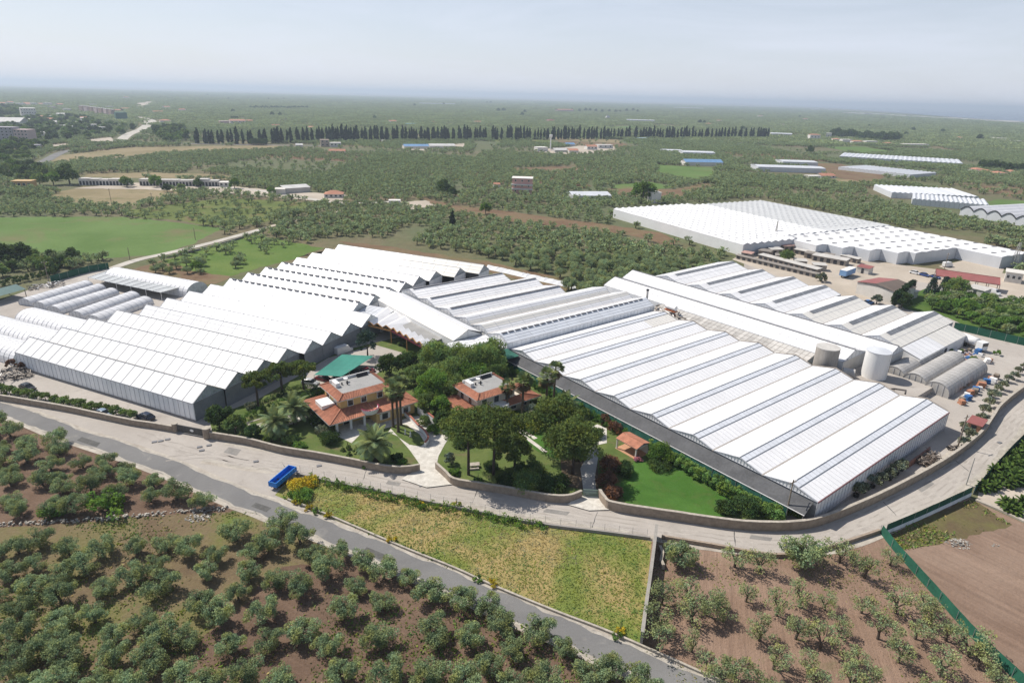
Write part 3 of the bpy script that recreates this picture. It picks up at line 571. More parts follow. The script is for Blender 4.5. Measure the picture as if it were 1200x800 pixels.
b = MB(); b.face([FA(-6.5, 82.6, 4.3), FA(-6.5, 77.5, 3.9), FA(-6.6, 77.5, 0), FA(-6.6, 82.6, 0)]); b.face([FA(-6.54, 82.6, 4.3), FA(-6.64, 82.6, 0), FA(-6.64, 77.5, 0), FA(-6.54, 77.5, 3.9)]); b.build('net_wall', m_netg, g)
for c in (77.6, 82.5): b = MB(); b.tube([FA(-6.5, c, 0), FA(-6.5, c, 4)], .06, 6); b.build('post', m_steel, g)
# 5. the two long ridges behind the big house, and the grey glass lean-to
g = thing('twin_ridge_greenhouse', 'long white greenhouse with two thin dark ridge lines, ending beside the white tank', 'greenhouse', FA(70, 65))
FB = Frame(FA(0, 0), FA.pe)      # its ridges run across: along = ac, across = -al
for k, (a0, ar, a1, c0, c1) in enumerate(((-73.9, -66.9, -61.5, 26.5, 109.5), (-83.6, -79.2, -74.1, 21.2, 112.5))):
    b = MB(); slope(b, FB, c0, c1, (a1, 5.0), (ar, 7.1), 2.4, 0, 2, .025, .04, 1); slope(b, FB, c0, c1, (a0, 5.0), (ar, 7.1), 2.4, 0, 2, .025, .04, 1); b.build('roof_bay', [m_film, m_barlight], g)
    b = MB(); b.box(FB((c0 + c1) / 2, ar, 7.13), (c1 - c0, .42, .16), FB.rot); b.build('ridge_vent', m_ridge, g)
    for u in (c0 + .1, c1 - .1): gable(FB, u, a0, ar, a1, 5.0, 7.0, 0, 0, 6).build('gable_wall', [m_fibre, m_film_grey, m_barlight], g)
    b = MB(); wall(b, FB, (c0, a1 - .05), (c1, a1 - .05), 0, 4.95, 0); b.build('side_wall', m_wallw, g)
g = thing('glass_lean_to', 'dusty grey glazed lean-to in the gap between the largest and the twin-ridged greenhouse', 'lean-to', FA(58, 60))
b = MB(); slope(b, FB, 33.5, 84, (-55.9, 3.5), (-61.3, 4.9), 1.5, 0, 3, .14, .09, 1); b.build('roof', [m_fibre, m_gutter], g)
for wa in (((33.5, -56), (84, -56), 0, 3.4, 0), ((33.5, -56), (33.5, -61.3), 0, 3.4, 0, 4.8)): b = MB(); wall(b, FB, *wa); b.build('wall', m_glass, g)
# 6. seven bays behind them
zg, zr = 5.0, 6.85
g = thing('vented_greenhouse', 'greenhouse of seven white and cream bays, each with a broad grey vent strip', 'greenhouse', FA(102, 64))
ed = [22.6, 33.5, 44.5, 56.5, 68.8, 81.2, 94, 107.5]; rg = [28.3, 38.6, 50.4, 62.6, 75, 87.3, 100.9]; re = [121.3, 117, 117, 121.2, 122.5, 122.5, 124]
bays = bay_list(ed, rg, [(84.2, re[k]) for k in range(7)])
for k, by in enumerate(bays):
    (a0, ar, a1), (l0, l1) = by['ac'], by['al']; b = MB(); mf = 1 if k < 3 else 0
    slope(b, FA, l0, l1, (a0, zg), (ar, zr), 3.0, mf, 2, .02, .05, 2); slope(b, FA, l0, l1, (a1, zg), (ar, zr), 3.0, 0, 2, .02, .05, 2); b.build('roof_bay', [m_film, m_film_cream, m_barlight], g)
    v = MB(); w = 1.5; f = w / (ar - a0); slope(v, FA, l0 + 4, l1, (ar - w, zr - (zr - zg) * f + .05), (ar - .1, zr + .04), 1.5, 0, 1, .15, .08, 1); v.build('vent_strip', [m_vent, m_ridge], g)
    gable(FA, l0 + .1, a0, ar, a1, zg, zr - .05, 0, 0, 14).build('gable_wall', [m_wallw, m_film_grey, m_barlight], g); gable(FA, l1 - .1, a0, ar, a1, zg, zr - .05, 0, 0, 8).build('gable_wall', [m_wallw, m_film, m_barlight], g)
gutters(g, FA, bays, zg)
b = MB(); slope(b, FA, 84.5, 117, (17.2, 3.4), (22.4, 4.95), 2.6, lambda u, f: 0 if u < 100 else 1, 1, .03, .06, 2); b.build('lean_to_roof', [m_film, m_film_cream, m_barlight], g)
for wa in (((84.5, 17.4), (117, 17.4), 0, 3.35, 0), ((117, 17.4), (117, 22.6), 0, 3.3, 0, 4.8), ((84.6, 17.4), (84.6, 22.6), 0, 3.3, 0, 4.8)): b = MB(); wall(b, FA, *wa); b.build('side_wall', m_white, g)
for u in (99.5, 102.5):
    b = MB(); b.box(FA(u, 17.28, 1.7), (1.5, .12, 1.5), FA.rot, 0); b.build('window', m_dark, g)
# 7. the distant block: rows of little bays with dashed vents, greyer at the back
g = thing('distant_greenhouse', 'wide distant white greenhouse with many narrow dashed rows on its roof, beyond the olive grove', 'greenhouse', FD(50, 56))
E1, E2, nb = 101.0, 114.0, 26
for k in range(nb):
    a0, a1 = E2 * k / nb, E2 * (k + 1) / nb; ar = (a0 + a1) / 2; l1 = E1 if a0 < 31 else 93.5
    l0 = 0.0 if a0 < 55 else 4.0
    b = MB(); mf = 1 if a0 > 62 else 0
    slope(b, FD, l0, l1, (a0, 5.0), (ar, 5.8), 5.0, mf, 1, .03, .05, 2); slope(b, FD, l0, l1, (a1, 5.0), (ar, 5.8), 5.0, mf, 1, .03, .05, 2); b.build('roof_bay', [m_film, M('distant grey film', (0.46, 0.47, 0.475), var=.06, scale=.2, tone=True), m_barlight], g)
    v = MB(); [v.box(FD(l0 + 2 + i * 4.4, ar - .3, 5.74), (1.6, .5, .12), FD.rot) for i in range(int((l1 - l0 - 3) / 4.4))]; v.build('ridge_vent', m_barlight if a0 > 62 else M('vent gap', (0.42, 0.435, 0.46), rough=.6), g)
    gable(FD, l0 + .1, a0, ar, a1, 5.0, 5.75, 0, 0, 3).build('gable_wall', [m_film, m_film, m_barlight], g); gable(FD, l1 - .1, a0, ar, a1, 5.0, 5.75, 0, 0, 3).build('gable_wall', [m_film_grey, m_film_grey, m_barlight], g)
for wa in (((0, .05), (E1, .05)), ((4, E2 - .05), (93, E2 - .05))): b = MB(); wall(b, FD, *wa, 0, 4.9, 0); b.build('side_wall', m_film, g)
# 8. its neighbour with oval vents, stepped front
g = thing('oval_vent_greenhouse', 'distant white greenhouse dotted with rows of small dark oval roof vents', 'greenhouse', FD(130, 80))
rows = [(31.5, 39, 94, 114), (39, 46.5, 94, 122), (46.5, 54, 94, 130), (54, 61.5, 94, 138), (61.5, 69, 94, 141), (69, 76.5, 94, 141), (76.5, 84, 94, 141), (84, 91.5, 94, 141), (91.5, 99, 94, 160), (99, 106.5, 94, 160), (106.5, 114, 94, 160)]
ov = None
for a0, a1, l0, l1 in rows:
    ar = (a0 + a1) / 2; b = MB(); slope(b, FD, l0, l1, (a0, 5.0), (ar, 5.45), 4.0, 0, 1, .02, 0); slope(b, FD, l0, l1, (a1, 5.0), (ar, 5.45), 4.0, 0, 1, .02, 0); b.build('roof_bay', [m_film, m_film_grey, m_barlight], g)
    for al in (l0 + .1, l1 - .1): gable(FD, al, a0, ar, a1, 5.0, 5.4, 0, 0, 4).build('gable_wall', [m_film_grey if a0 > 54 else m_wallw, m_film, m_barlight], g)
    for u in np.arange(l0 + 4.5, l1 - 2, 8.0):
        if ov is None:
            v = MB(); v.cyl((0, 0, 0), .95, .24, 14); o = v.data('roof_vent', m_ridge); ov = o
        o = bpy.data.objects.new('roof_vent', ov); COL.objects.link(o); o.parent = g; o.location = FD(u, ar, 5.34) - g.location; o.scale = (1.2, .8, 1)
for s in range(len(rows) - 1):
    r0, r1 = rows[s], rows[s + 1]
    if r0[3] != r1[3]: b = MB(); wall(b, FD, (min(r0[3], r1[3]), r0[1]), (max(r0[3], r1[3]), r0[1]), 0, 5.0, 0); b.build('side_wall', m_film_grey, g)
for wa in (((94, 31.6), (114, 31.6)), ((94, 113.9), (160, 113.9))): b = MB(); wall(b, FD, *wa, 0, 4.9, 0); b.build('side_wall', m_film, g)
# ---------------------------------------------------------------- tunnels
def tunnel(name, label, cat, a, c, width, height, mat, end=None, group=None, step=2.0, z0=0.0, n=12, open_side=False, hoop=None):
    """round-arched film tunnel between two ground points"""
    a = Vector((a[0], a[1], 0)); c = Vector((c[0], c[1], 0)); F = Frame(a, c - a); ln = (c - a).length
    g = thing(name, label, cat, F(ln / 2, 0, z0), group=group); k = max(2, round(ln / step)); b = MB()
    prof = [(width / 2 * math.cos(math.pi * i / n), height * (0.28 + .72 * math.sin(math.pi * i / n)) if 0 < i < n else height * .0) for i in range(n + 1)]
    prof = [(width / 2, 0), (width / 2, height * .28)] + [(width / 2 * math.cos(math.pi * i / n), height * (.28 + .72 * math.sin(math.pi * i / n))) for i in range(1, n)] + [(-width / 2, height * .28), (-width / 2, 0)]
    for j in range(k):
        t = 1 + rnd.uniform(-.06, .06)
        for i in range(len(prof) - 1):
            q = [F(ln * u / k, p[0], z0 + p[1]) for u, p in ((j, prof[i]), (j + 1, prof[i]), (j + 1, prof[i + 1]), (j, prof[i + 1]))]; b.face(q, 0, t, True)
    h = b
    for j in range(k + 1):
        pts = [F(ln * j / k, p[0] * 1.006, z0 + p[1] + .03) for p in prof]
        for p, q in zip(pts, pts[1:]): h.bar(p, q, .09, .06, 1)
    h.build('film_cover', [mat, hoop or m_barlight], g)
    for u in (0.05, ln - .05):
        e = MB(); q = [F(u, p[0] * .99, z0 + p[1] * .99) for p in prof]; e.face(q); e.face([p + F.ax * .06 for p in q][::-1])
        for x in (-.25, 0, .25): e.bar(F(u + (-.06 if u < 1 else .1), width * x, z0), F(u + (-.06 if u < 1 else .1), width * x, z0 + height * .9), .08, .05, 1)
        e.build('end_panel', [end or m_film_grey, m_barlight], g)
    return g
def mid(p, q): return (p + q) / 2
m_tun = M('tunnel film', (0.60, 0.60, 0.61), var=.1, scale=.25, rough=.4, tone=True, streak=(1, 1, .5))
m_tunold = M('old tunnel film', (0.40, 0.385, 0.365), var=.14, scale=.3, rough=.6, tone=True, streak=(1, 1, .4))
for u, v, lb in ((17.5, 16, 'white arched tunnel left of the panelled greenhouse, the one farthest from the road'), (8.8, 16, 'white arched tunnel left of the panelled greenhouse, middle one of the three'), (0.2, 16, 'white arched tunnel left of the panelled greenhouse, the one nearest the road')):
    tunnel('arched_tunnel', lb, 'polytunnel', FL(-62 - (30 if u > 15 else 45), u + 4, 0), FL(-62, u + 4, 0), 8.2, 4.0, m_film, m_glass, 'white arched tunnels beside the left greenhouses')
for (a, c, w, lb) in (((30, 358), (103, 336), 5.2, 'far left'), ((47, 362), (118, 340), 5.2, ''), ((64, 367), (133, 345), 5.2, ''), ((90, 373), (157, 349), 5.4, ''), ((110, 378), (172, 355), 5.4, '')):
    i = (30, 47, 64, 90, 110).index(a[0])
    tunnel('low_tunnel', 'low grey translucent tunnel behind the white arched ones, %s of five' % ('outermost', 'second from outside', 'middle', 'fourth from outside', 'nearest the greenhouse')[i], 'polytunnel', P(*a), P(*c), w, 2.3, m_tun, m_film_grey, 'low tunnels behind the arched ones')
tunnel('long_arched_tunnel', 'long white arched tunnel beside the fine-meshed net house, behind the low tunnels', 'polytunnel', P(136, 327), P(232, 345), 8.5, 4.2, m_film, m_glass)
for (a, c, lb) in (((74, 19.2), (100, 19.2), 'closest to the white tank'), ((73.6, 14.0), (99.5, 14.0), 'middle one'), ((72.6, 8.6), (98.5, 8.6), 'nearest the yard')):
    tunnel('grey_tunnel', 'old dusty grey arched tunnel below the white tank, %s of three' % lb, 'polytunnel', FA(*a), FA(*c), 5.5, 3.3, m_tunold, m_fibre, 'old grey tunnels by the tank', hoop=m_tunold)
# net house between them: frame with plant benches under thin netting
g = thing('net_house', 'open-framed net house between the low tunnels and the long arched tunnel', 'net house', P(150, 338))
q = [P(u, v) for u, v in ((105, 334), (130, 325), (215, 345), (190, 352))]
b = MB(); b.prism([p.xy for p in q][::-1], 2.62, 2.66)
for i in range(11):
    t = i / 10; a, c = q[0].lerp(q[3], t), q[1].lerp(q[2], t); b.bar(a + Vector((0, 0, 2.8)), c + Vector((0, 0, 2.8)), .14, .14, 1)
b.build('net_roof', [M('pale netting', (0.40, 0.42, 0.43), var=.2, scale=.5), m_white], g)
for i in range(6):
    for s in ((0, 3), (1, 2)): b = MB(); p = q[s[0]].lerp(q[s[1]], i / 5); b.tube([p, p + Vector((0, 0, 2.7))], .07, 6); b.build('post', m_white, g)
# ---------------------------------------------------------------- plants
rng = np.random.default_rng(11)
def npmesh(name, V, F4, tone, mats, midx=None, extra=None):
    """mesh from arrays of vertices and quads; extra = MB whose faces are added (trunk, limbs)"""
    V = np.asarray(V, np.float32); nq = len(F4)
    ev = np.asarray(extra.v, np.float32) if extra else np.zeros((0, 3), np.float32); ef = extra.f if extra else []
    me = bpy.data.meshes.new(name); nv = len(V) + len(ev); me.vertices.add(nv); me.vertices.foreach_set('co', np.concatenate([V, ev]).ravel())
    cnt = [4] * nq + [len(f) for f in ef]; idx = list(np.asarray(F4).ravel()) + [k + len(V) for f in ef for k in f]
    me.loops.add(len(idx)); me.loops.foreach_set('vertex_index', np.asarray(idx, np.int32)); me.polygons.add(len(cnt))
    st = np.concatenate([[0], np.cumsum(cnt)[:-1]]).astype(np.int32); me.polygons.foreach_set('loop_start', st); me.polygons.foreach_set('loop_total', np.asarray(cnt, np.int32))
    for m_ in mats: me.materials.append(m_)
    mi = list(midx if midx is not None else [0] * nq) + [k + 1 for k in (extra.m if extra else [])]; me.polygons.foreach_set('material_index', np.asarray(mi, np.int32))
    at = me.attributes.new('tone', 'FLOAT', 'FACE'); at.data.foreach_set('value', np.asarray(list(tone) + (extra.t if extra else []), np.float32))
    me.update(calc_edges=True); me.validate(); return me
def quads(C, size, up=0.3, asp=0.62):
    """leaf quads at centres C with random facing (partly upwards)"""
    n = len(C); N = rng.normal(size=(n, 3)); N /= np.linalg.norm(N, axis=1)[:, None]; N[:, 2] = np.abs(N[:, 2]) * (1 - up) + up; N /= np.linalg.norm(N, axis=1)[:, None]
    A = np.cross(N, rng.normal(size=(n, 3))); A /= np.linalg.norm(A, axis=1)[:, None] + 1e-9; B = np.cross(N, A)
    s = (size * rng.uniform(.6, 1.35, n))[:, None]; A = A * s * .5; B = B * s * .5 * asp
    V = np.stack([C - A - B, C + A - B * .6, C + A * .9 + B, C - A * .7 + B], 1).reshape(-1, 3); F = np.arange(4 * n).reshape(n, 4); return V, F
def clumps(cent, rad, per, size, flat=0.8, tones=None, up=0.3):
    cs = []; ts = []
    for i, (c, r) in enumerate(zip(cent, rad)):
        n = int(per * (r / np.mean(rad)) ** 2); d = rng.normal(size=(n, 3)); d /= np.linalg.norm(d, axis=1)[:, None]; d[:, 2] *= flat
        cs.append(np.asarray(c) + d * (r * rng.uniform(.35, 1.0, n) ** .6)[:, None]); t = rng.uniform(.78, 1.2) if tones is None else tones[i]; ts.append(t * rng.uniform(.8, 1.2, n))
    C = np.concatenate(cs); V, F = quads(C, size, up); return V, F, np.concatenate(ts)
m_bark = M('bark', (0.10, 0.078, 0.06), var=.3, scale=3, rough=.95); m_barkd = M('dark bark', (0.060, 0.044, 0.034), var=.3, scale=3, rough=.95); m_palmb = M('palm trunk', (0.105, 0.078, 0.055), var=.3, scale=4, rough=.95)
l_olive = leafmat('olive leaves', (0.262, 0.325, 0.155), trans=.32, rand=.16)
l_sparse = leafmat('sparse olive leaves', (0.26, 0.30, 0.135), trans=.25, rand=.15)
l_pine = leafmat('pine needles', (0.115, 0.160, 0.046), trans=.22, rand=.12); l_tree = leafmat('broad leaves', (0.165, 0.24, 0.075), trans=.36, rand=.22)
l_dark = leafmat('dark leaves', (0.075, 0.125, 0.040), trans=.28, rand=.2); l_palm = leafmat('palm leaves', (0.19, 0.245, 0.11), trans=.2, rand=.12); l_hedge = leafmat('hedge leaves', (0.11, 0.21, 0.045), trans=.38, rand=.12)
l_cyp = leafmat('cypress leaves', (0.030, 0.055, 0.026), trans=.08, rand=.25); l_red = leafmat('red leaves', (0.17, 0.09, 0.055), trans=.2, rand=.15); l_yel = leafmat('yellow leaves', (0.42, 0.43, 0.07), trans=.25, rand=.12)
l_corn = leafmat('reed leaves', (0.25, 0.39, 0.11), trans=.5, rand=.1); l_grey = leafmat('grey green leaves', (0.19, 0.215, 0.14), trans=.2, rand=.15); l_blue = leafmat('blue spruce needles', (0.05, 0.085, 0.065), trans=.1, rand=.1)
l_fresh = leafmat('fresh leaves', (0.14, 0.245, 0.050), trans=.4, rand=.2); l_pink = leafmat('pink blossom', (0.50, 0.22, 0.25), trans=.2, rand=.1); l_flower = leafmat('yellow blossom', (0.50, 0.40, 0.04), trans=.2, rand=.15)
def limbs(h, n, spread, r, seed, z0=0.0):
    q = random.Random(seed); b = MB(); tips = []; top = Vector((q.uniform(-.15, .15), q.uniform(-.15, .15), h)); b.tube([(0, 0, z0 - .1), (q.uniform(-.06, .06), 0, h * .5), top], [r * 1.25, r, r * .85], 8)
    for k in range(n):
        a = 2 * math.pi * k / n + q.uniform(-.4, .4); d = spread * q.uniform(.6, 1.0); z = q.uniform(.7, 1.4)
        m1 = top + Vector((math.cos(a) * d * .4, math.sin(a) * d * .4, z * .55)); m2 = top + Vector((math.cos(a) * d, math.sin(a) * d, z * 1.15)); b.tube([top - Vector((0, 0, .15)), m1, m2], [r * .6, r * .45, r * .22], 6); tips.append(m2)
        for s in (-1, 1): e = m1 + Vector((math.cos(a + s * .8) * d * .55, math.sin(a + s * .8) * d * .55, z * .75)); b.tube([m1, e], [r * .35, r * .14], 5); tips.append(e)
    return b, tips
def olive_crown(seed, sparse=False, low=False):
    r_ = np.random.default_rng(seed); n = 15 if sparse else (12 if low else 27); cent = []; rad = []
    lob = r_.uniform(0, 2 * math.pi, 3)
    for i in range(n):
        a = r_.uniform(0, 2 * math.pi); rr = (r_.uniform(0.1, 1.0) ** .5) * (1.85 if not sparse else 1.6) * (1 + .25 * math.cos(3 * a + lob[0]) + .15 * math.cos(2 * a + lob[1])); z = 2.1 + r_.uniform(-1.05, 1.1) * (1 - .35 * rr / 1.8)
        cent.append((rr * math.cos(a), rr * math.sin(a), z)); rad.append(r_.uniform(.5, .92) * (1.0 if not sparse else .85))
    if sparse: return clumps(cent, rad, 62, .17, .85, up=.4)
    if low: return clumps(cent, rad, 12, .62, .8)
    return clumps(cent, rad, 150, .175, .8, up=.42)
GROVE_NAMES = {}
def make_tree(name, crown, trunk, lm, tm, label='', cat='tree'):
    t = thing(name, label, cat); V, F, T = crown
    me = npmesh(name + ' crown', V, F, T, [lm]); o = bpy.data.objects.new('crown', me); COL.objects.link(o); o.parent = t
    trunk.build('trunk', tm, t, world=False); return t
olv = []
for s in range(6): olv.append(Proto(make_tree('olive_tree', olive_crown(20 + s), limbs(1.15, 4, 1.2, .2, s)[0], l_olive, m_bark)))
osp = []
for s in range(5): osp.append(Proto(make_tree('olive_tree', olive_crown(50 + s, True), limbs(1.0, 4, 1.25, .17, 30 + s)[0], l_sparse, m_bark)))
GC = 'olive trees of the reddish field'
LB = 'grey-green olive tree of the grove below the asphalt road'
n_ind = 0
def put(protos, u, v, zc, sc, label, group, jit=.2):
    global n_ind
    p = P(u, v, zc); n_ind += 1
    s = sc * rnd.uniform(1 - jit, 1 + jit)
    return rnd.choice(protos).place((p.x, p.y, 0), rnd.uniform(0, 6.28), (s * rnd.uniform(.93, 1.07), s * rnd.uniform(.93, 1.07), s * rnd.uniform(.9, 1.1)), label, group)
PB = [(43,626),(18,633),(117,636),(77,634),(157,633),(193,630),(220,634),(250,643),(293,640),(313,628),(37,653),(70,666),(7,663),(33,680),(150,668),(187,678),(240,662),(277,686),(323,672),(20,704),(67,690),(107,712),(67,720),(167,718),(233,700),(255,714),(307,710),(313,742),(353,733),(187,736),(215,738),(267,748),(127,760),(73,763),(17,733),(20,765),(173,765),(213,782),(240,795),(113,790),(327,790),(383,748),(367,643),(396,640),(20,795),(147,795),(350,622),(352,680),(383,660),(417,678),(425,650),(449,662),(447,698),(478,668),(507,688),(543,696),(573,704),(507,733),(550,738),(587,725),(403,708),(443,738),(400,782),(453,785),(503,782),(573,772),(600,752),(631,732),(661,752),(640,792),(693,782),(717,778),(752,792),(290,665),(120,680),(60,745),(285,785),(60,795),(545,790),(600,795),(130,735),(-15,640),(-12,690),(-18,750),(275,618),(330,604),(180,655),(95,655)]
for u, v in PB: put(olv, u, v, 2.4, .85, LB, 'olive trees below the asphalt road')
PC = [(863,650),(893,656),(987,645),(1017,663),(1047,648),(807,686),(777,693),(843,700),(877,690),(773,722),(813,715),(850,713),(773,748),(813,748),(893,735),(913,706),(936,733),(833,775),(863,778),(910,768),(940,696),(970,700),(1013,703),(987,730),(1053,703),(1033,733),(1007,766),(1077,733),(950,772),(1057,760),(1107,775),(1087,700),(1095,716),(1113,735),(1140,753),(1152,768),(850,788),(830,706),(1173,792),(1095,797),(965,745),(1000,790),(960,798),(905,798),(1020,797)]
for u, v in PC: put(osp, u, v, 2.2, 1.0, 'thin pruned olive tree with sparse crown on the reddish-brown field', GC)
for u, v, s, lb in ((797, 648, 1.15, 'grey olive bush leaning by the top of the stone wall beside the meadow'), (943, 650, 1.45, 'largest, densest olive tree of the reddish field, against the concrete lane')): put(olv, u, v, 2.2, s, lb, None, .02)
# grove above the loose stone wall: a dense uneven planting
def grid_pts(poly, sp, jit, ang=0.3, zc=0.0, keep=1.0):
    q = [P(u, v) for u, v in poly]; ca, sa = math.cos(ang), math.sin(ang); xs = [p.x * ca + p.y * sa for p in q]; ys = [-p.x * sa + p.y * ca for p in q]; out = []
    x = min(xs)
    while x < max(xs):
        y = min(ys)
        while y < max(ys):
            xx, yy = x + rnd.uniform(-jit, jit), y + rnd.uniform(-jit, jit); w = (xx * ca - yy * sa, xx * sa + yy * ca)
            if w[1] > 30 and rnd.random() < keep and inpoly(project(*w), poly): out.append(w)
            y += sp
        x += sp
    return out
for x, y in grid_pts([(-30, 497), (0, 497), (40, 512), (80, 527), (140, 545), (200, 570), (255, 590), (262, 594), (180, 598), (100, 606), (-30, 614)], 4.9, 1.3):
    u, v = project(x, y); put(olv, u, v, 0, .86, 'grey-green olive tree packed in the dark grove above the loose stone wall', 'olive trees above the stone wall')
for u, v, s, lb in ((125, 592, 1.25, 'bright green leafy bush by the loose stone wall, the bigger one'), (60, 600, .95, 'bright green leafy bush by the loose stone wall, the smaller one')):
    pr = Proto(make_tree('leafy_bush', clumps([(rng.normal() * 1.1, rng.normal() * 1.1, 1.1 + rng.uniform(-.6, .7)) for _ in range(22)], rng.uniform(.6, .9, 22), 60, .3), limbs(.5, 4, .8, .1, 3)[0], l_fresh, m_bark, cat='bush')); put([pr], u, v, .8, s, lb, None)
# ---- the groves behind: nearest trees one by one, the rest as one mass
BACK = [(-200, 330), (0, 318), (60, 318), (130, 312), (200, 325), (260, 322), (300, 302), (345, 288), (400, 276), (480, 285), (590, 307), (688, 350), (760, 340), (800, 325), (870, 310), (900, 300), (930, 300), (1060, 310), (1200, 322), (1300, 340), (1500, 200), (1300, 158), (1200, 150), (1000, 140), (800, 127), (600, 120), (400, 116), (200, 113), (0, 109), (-250, 104)]
G5F = [project(*FD(a, c).xy) for a, c in ((-4, -6), (105, -6), (105, 28), (166, 60), (166, 118), (-2, 118))]
CLEAR.append(G5F); CLEAR.append([(u, v - 10) for u, v in G5F]); CLEAR.append(NURS)
SITES = []                      # picture points (u, v, radius in metres) of buildings that keep trees away; filled below
def clear(u, v): return not any(inpoly((u, v), c) for c in CLEAR)
# ---------------------------------------------------------------- walls, gates, fences
def hfor(u, v, vt):
    p = P(u, v); lo, hi = 0.0, 60.0
    for _ in range(40):
        m_ = (lo + hi) / 2
        if project(p.x, p.y, m_)[1] > vt: lo = m_
        else: hi = m_
    return lo
m_stone = M('garden wall stone', (0.30, 0.24, 0.185), var=.28, scale=1.2, rough=.95, bump=.5); m_stonew = M('pale coping stone', (0.38, 0.34, 0.285), var=.28, scale=1.5, rough=.9)
m_render = M('grey render', (0.27, 0.25, 0.23), var=.15, scale=.6, rough=.9); m_drystone = M('loose limestone', (0.36, 0.335, 0.295), var=.3, scale=1.3, rough=.95, tone=True)
def wall_line(name, label, cat, pts, h, th, mat, cope=None, z0=0.0, jag=0.0, hs=None):
    g = thing(name, label, cat, (pts[len(pts) // 2].x, pts[len(pts) // 2].y, 0)); b = MB(); c = MB(); prev = None
    for i, p in enumerate(pts):
        d = (pts[min(i + 1, len(pts) - 1)] - pts[max(i - 1, 0)]); d.z = 0; d.normalize(); nn = Vector((-d.y, d.x, 0)) * th / 2; hh = (hs[i] if hs else h) + rnd.uniform(-jag, jag)
        q = (Vector((*(p - nn).xy, z0 - .2)), Vector((*(p + nn).xy, z0 - .2)), Vector((*(p + nn).xy, z0 + hh)), Vector((*(p - nn).xy, z0 + hh)))
        if prev:
            for a in range(4): b.face([prev[a], q[a], q[(a + 1) % 4], prev[(a + 1) % 4]])
            if cope:
                o = nn.normalized() * .06; k = ((prev[3] - o, .003), (prev[2] + o, .003), (prev[2] + o, .09), (prev[3] - o, .09)); k2 = ((q[3] - o, .003), (q[2] + o, .003), (q[2] + o, .09), (q[3] - o, .09))
                A = [x + Vector((0, 0, z)) for x, z in k]; B = [x + Vector((0, 0, z)) for x, z in k2]
                for a in range(4): c.face([A[a], B[a], B[(a + 1) % 4], A[(a + 1) % 4]])
        else: b.face([q[3], q[2], q[1], q[0]])
        prev = q
    b.face(list(prev)); b.build('wall_body', mat, g)
    if cope: c.build('coping', cope, g)
    return g
def gl(px, n=4, z=0.0): return smooth_line([P(u, v, z) for u, v in px], n)
def box_part(name, F, a0, a1, c0, c1, z0, z1, mat, parent):
    b = MB(); q = [F(a0, c0), F(a1, c0), F(a1, c1), F(a0, c1)]; b.prism([p.xy for p in q], z0, z1); return b.build(name, mat, parent)
wall_line('stone_wall', 'long low stone wall between the asphalt road and the gridded greenhouse, ending at a pier', 'wall', gl([(-60, 462), (0, 469), (40, 475.5), (80, 482.5), (120, 491), (156, 498.5), (180, 502), (203, 506)]), 1.35, .35, m_stone, m_stonew, jag=.02)
def pier(u, v, r, h, label):
    g = thing('stone_pier', label, 'pier', P(u, v), group=None); b = MB(); b.cyl((*P(u, v).xy, 0), r, h, 18); b.build('shaft', m_stone, g); b = MB(); b.cyl((*P(u, v).xy, h + .003), r + .08, .14, 18); b.build('cap', m_stonew, g)
pier(206, 505.5, .55, 1.8, 'round stone pier at the left side of the dark sliding gate'); pier(243.5, 513, .75, 2.2, 'round stone pier at the right side of the dark sliding gate')
g = thing('sliding_gate', 'dark grey sliding gate with a white oval plate between two round stone piers', 'gate', P(225, 509)); a, c = P(209, 506), P(240, 512); F = Frame(a, c - a); ln = (c - a).length
b = MB(); b.box(F(ln / 2, 0, .95), (ln, .1, 1.6), F.rot); b.build('panel', M('gate paint', (0.07, 0.068, 0.066), rough=.5), g)
b = MB(); [b.box(F(ln / 2, -.07, z), (ln, .06, .08), F.rot) for z in (.25, 1.7)]; [b.box(F(ln * k / 8, -.07, .97), (.07, .05, 1.4), F.rot) for k in range(9)]; b.build('rail', M('gate rail', (0.12, 0.12, 0.12)), g)
b = MB(); vs = [F(ln * .55 + .45 * math.cos(t * math.pi / 8), -.11, 1.0 + .3 * math.sin(t * math.pi / 8)) for t in range(16)]; b.face(vs); b.face([v + F.pe * .03 for v in vs][::-1]); b.build('oval_plate', m_white, g)
wall_line('stone_wall', 'stone garden wall below the yellow villa, from the round pier to the drive entrance', 'wall', gl([(247, 514), (290, 521), (330, 531), (370, 537.5), (410, 545), (453, 553.5), (476, 554.5), (492, 552)]), 1.5, .35, m_stone, m_stonew)
wall_line('stone_wall', 'flared stone wall from the right side of the drive entrance along the pine garden', 'wall', gl([(511, 550), (522, 560), (532, 568.5), (560, 573.5), (600, 580), (640, 587.5), (665, 588.5), (681, 583)]), 1.5, .35, m_stone, m_stonew)
wall_line('stone_wall', 'tall rough stone wall curving round the lawn and the big greenhouse along the concrete lane', 'wall', gl([(702, 583), (708, 592), (717, 598), (760, 605), (800, 611), (840, 617), (880, 621), (917, 621.5), (945, 619), (967, 613), (1000, 600), (1033, 585), (1068, 567), (1100, 549), (1128, 530), (1150, 511), (1162, 494), (1172, 480), (1200, 458), (1260, 420)]), 1.75, .4, m_stone, m_stonew, jag=.03)
g = thing('garden_gate', 'pale green iron gate between stone walls by the red-leaved bushes', 'gate', P(691, 583)); a, c = P(683, 582), P(701, 583); F = Frame(a, c - a); ln = (c - a).length
b = MB(); [b.box(F(ln * k / 14, 0, .8), (.1, .06, 1.5), F.rot) for k in range(15)]; b.build('bars', M('green iron', (0.20, 0.27, 0.22)), g); b = MB(); [b.box(F(ln / 2, 0.06, z), (ln, .05, .12), F.rot) for z in (.15, .9, 1.5)]; b.build('rail', MATS['green iron'], g)
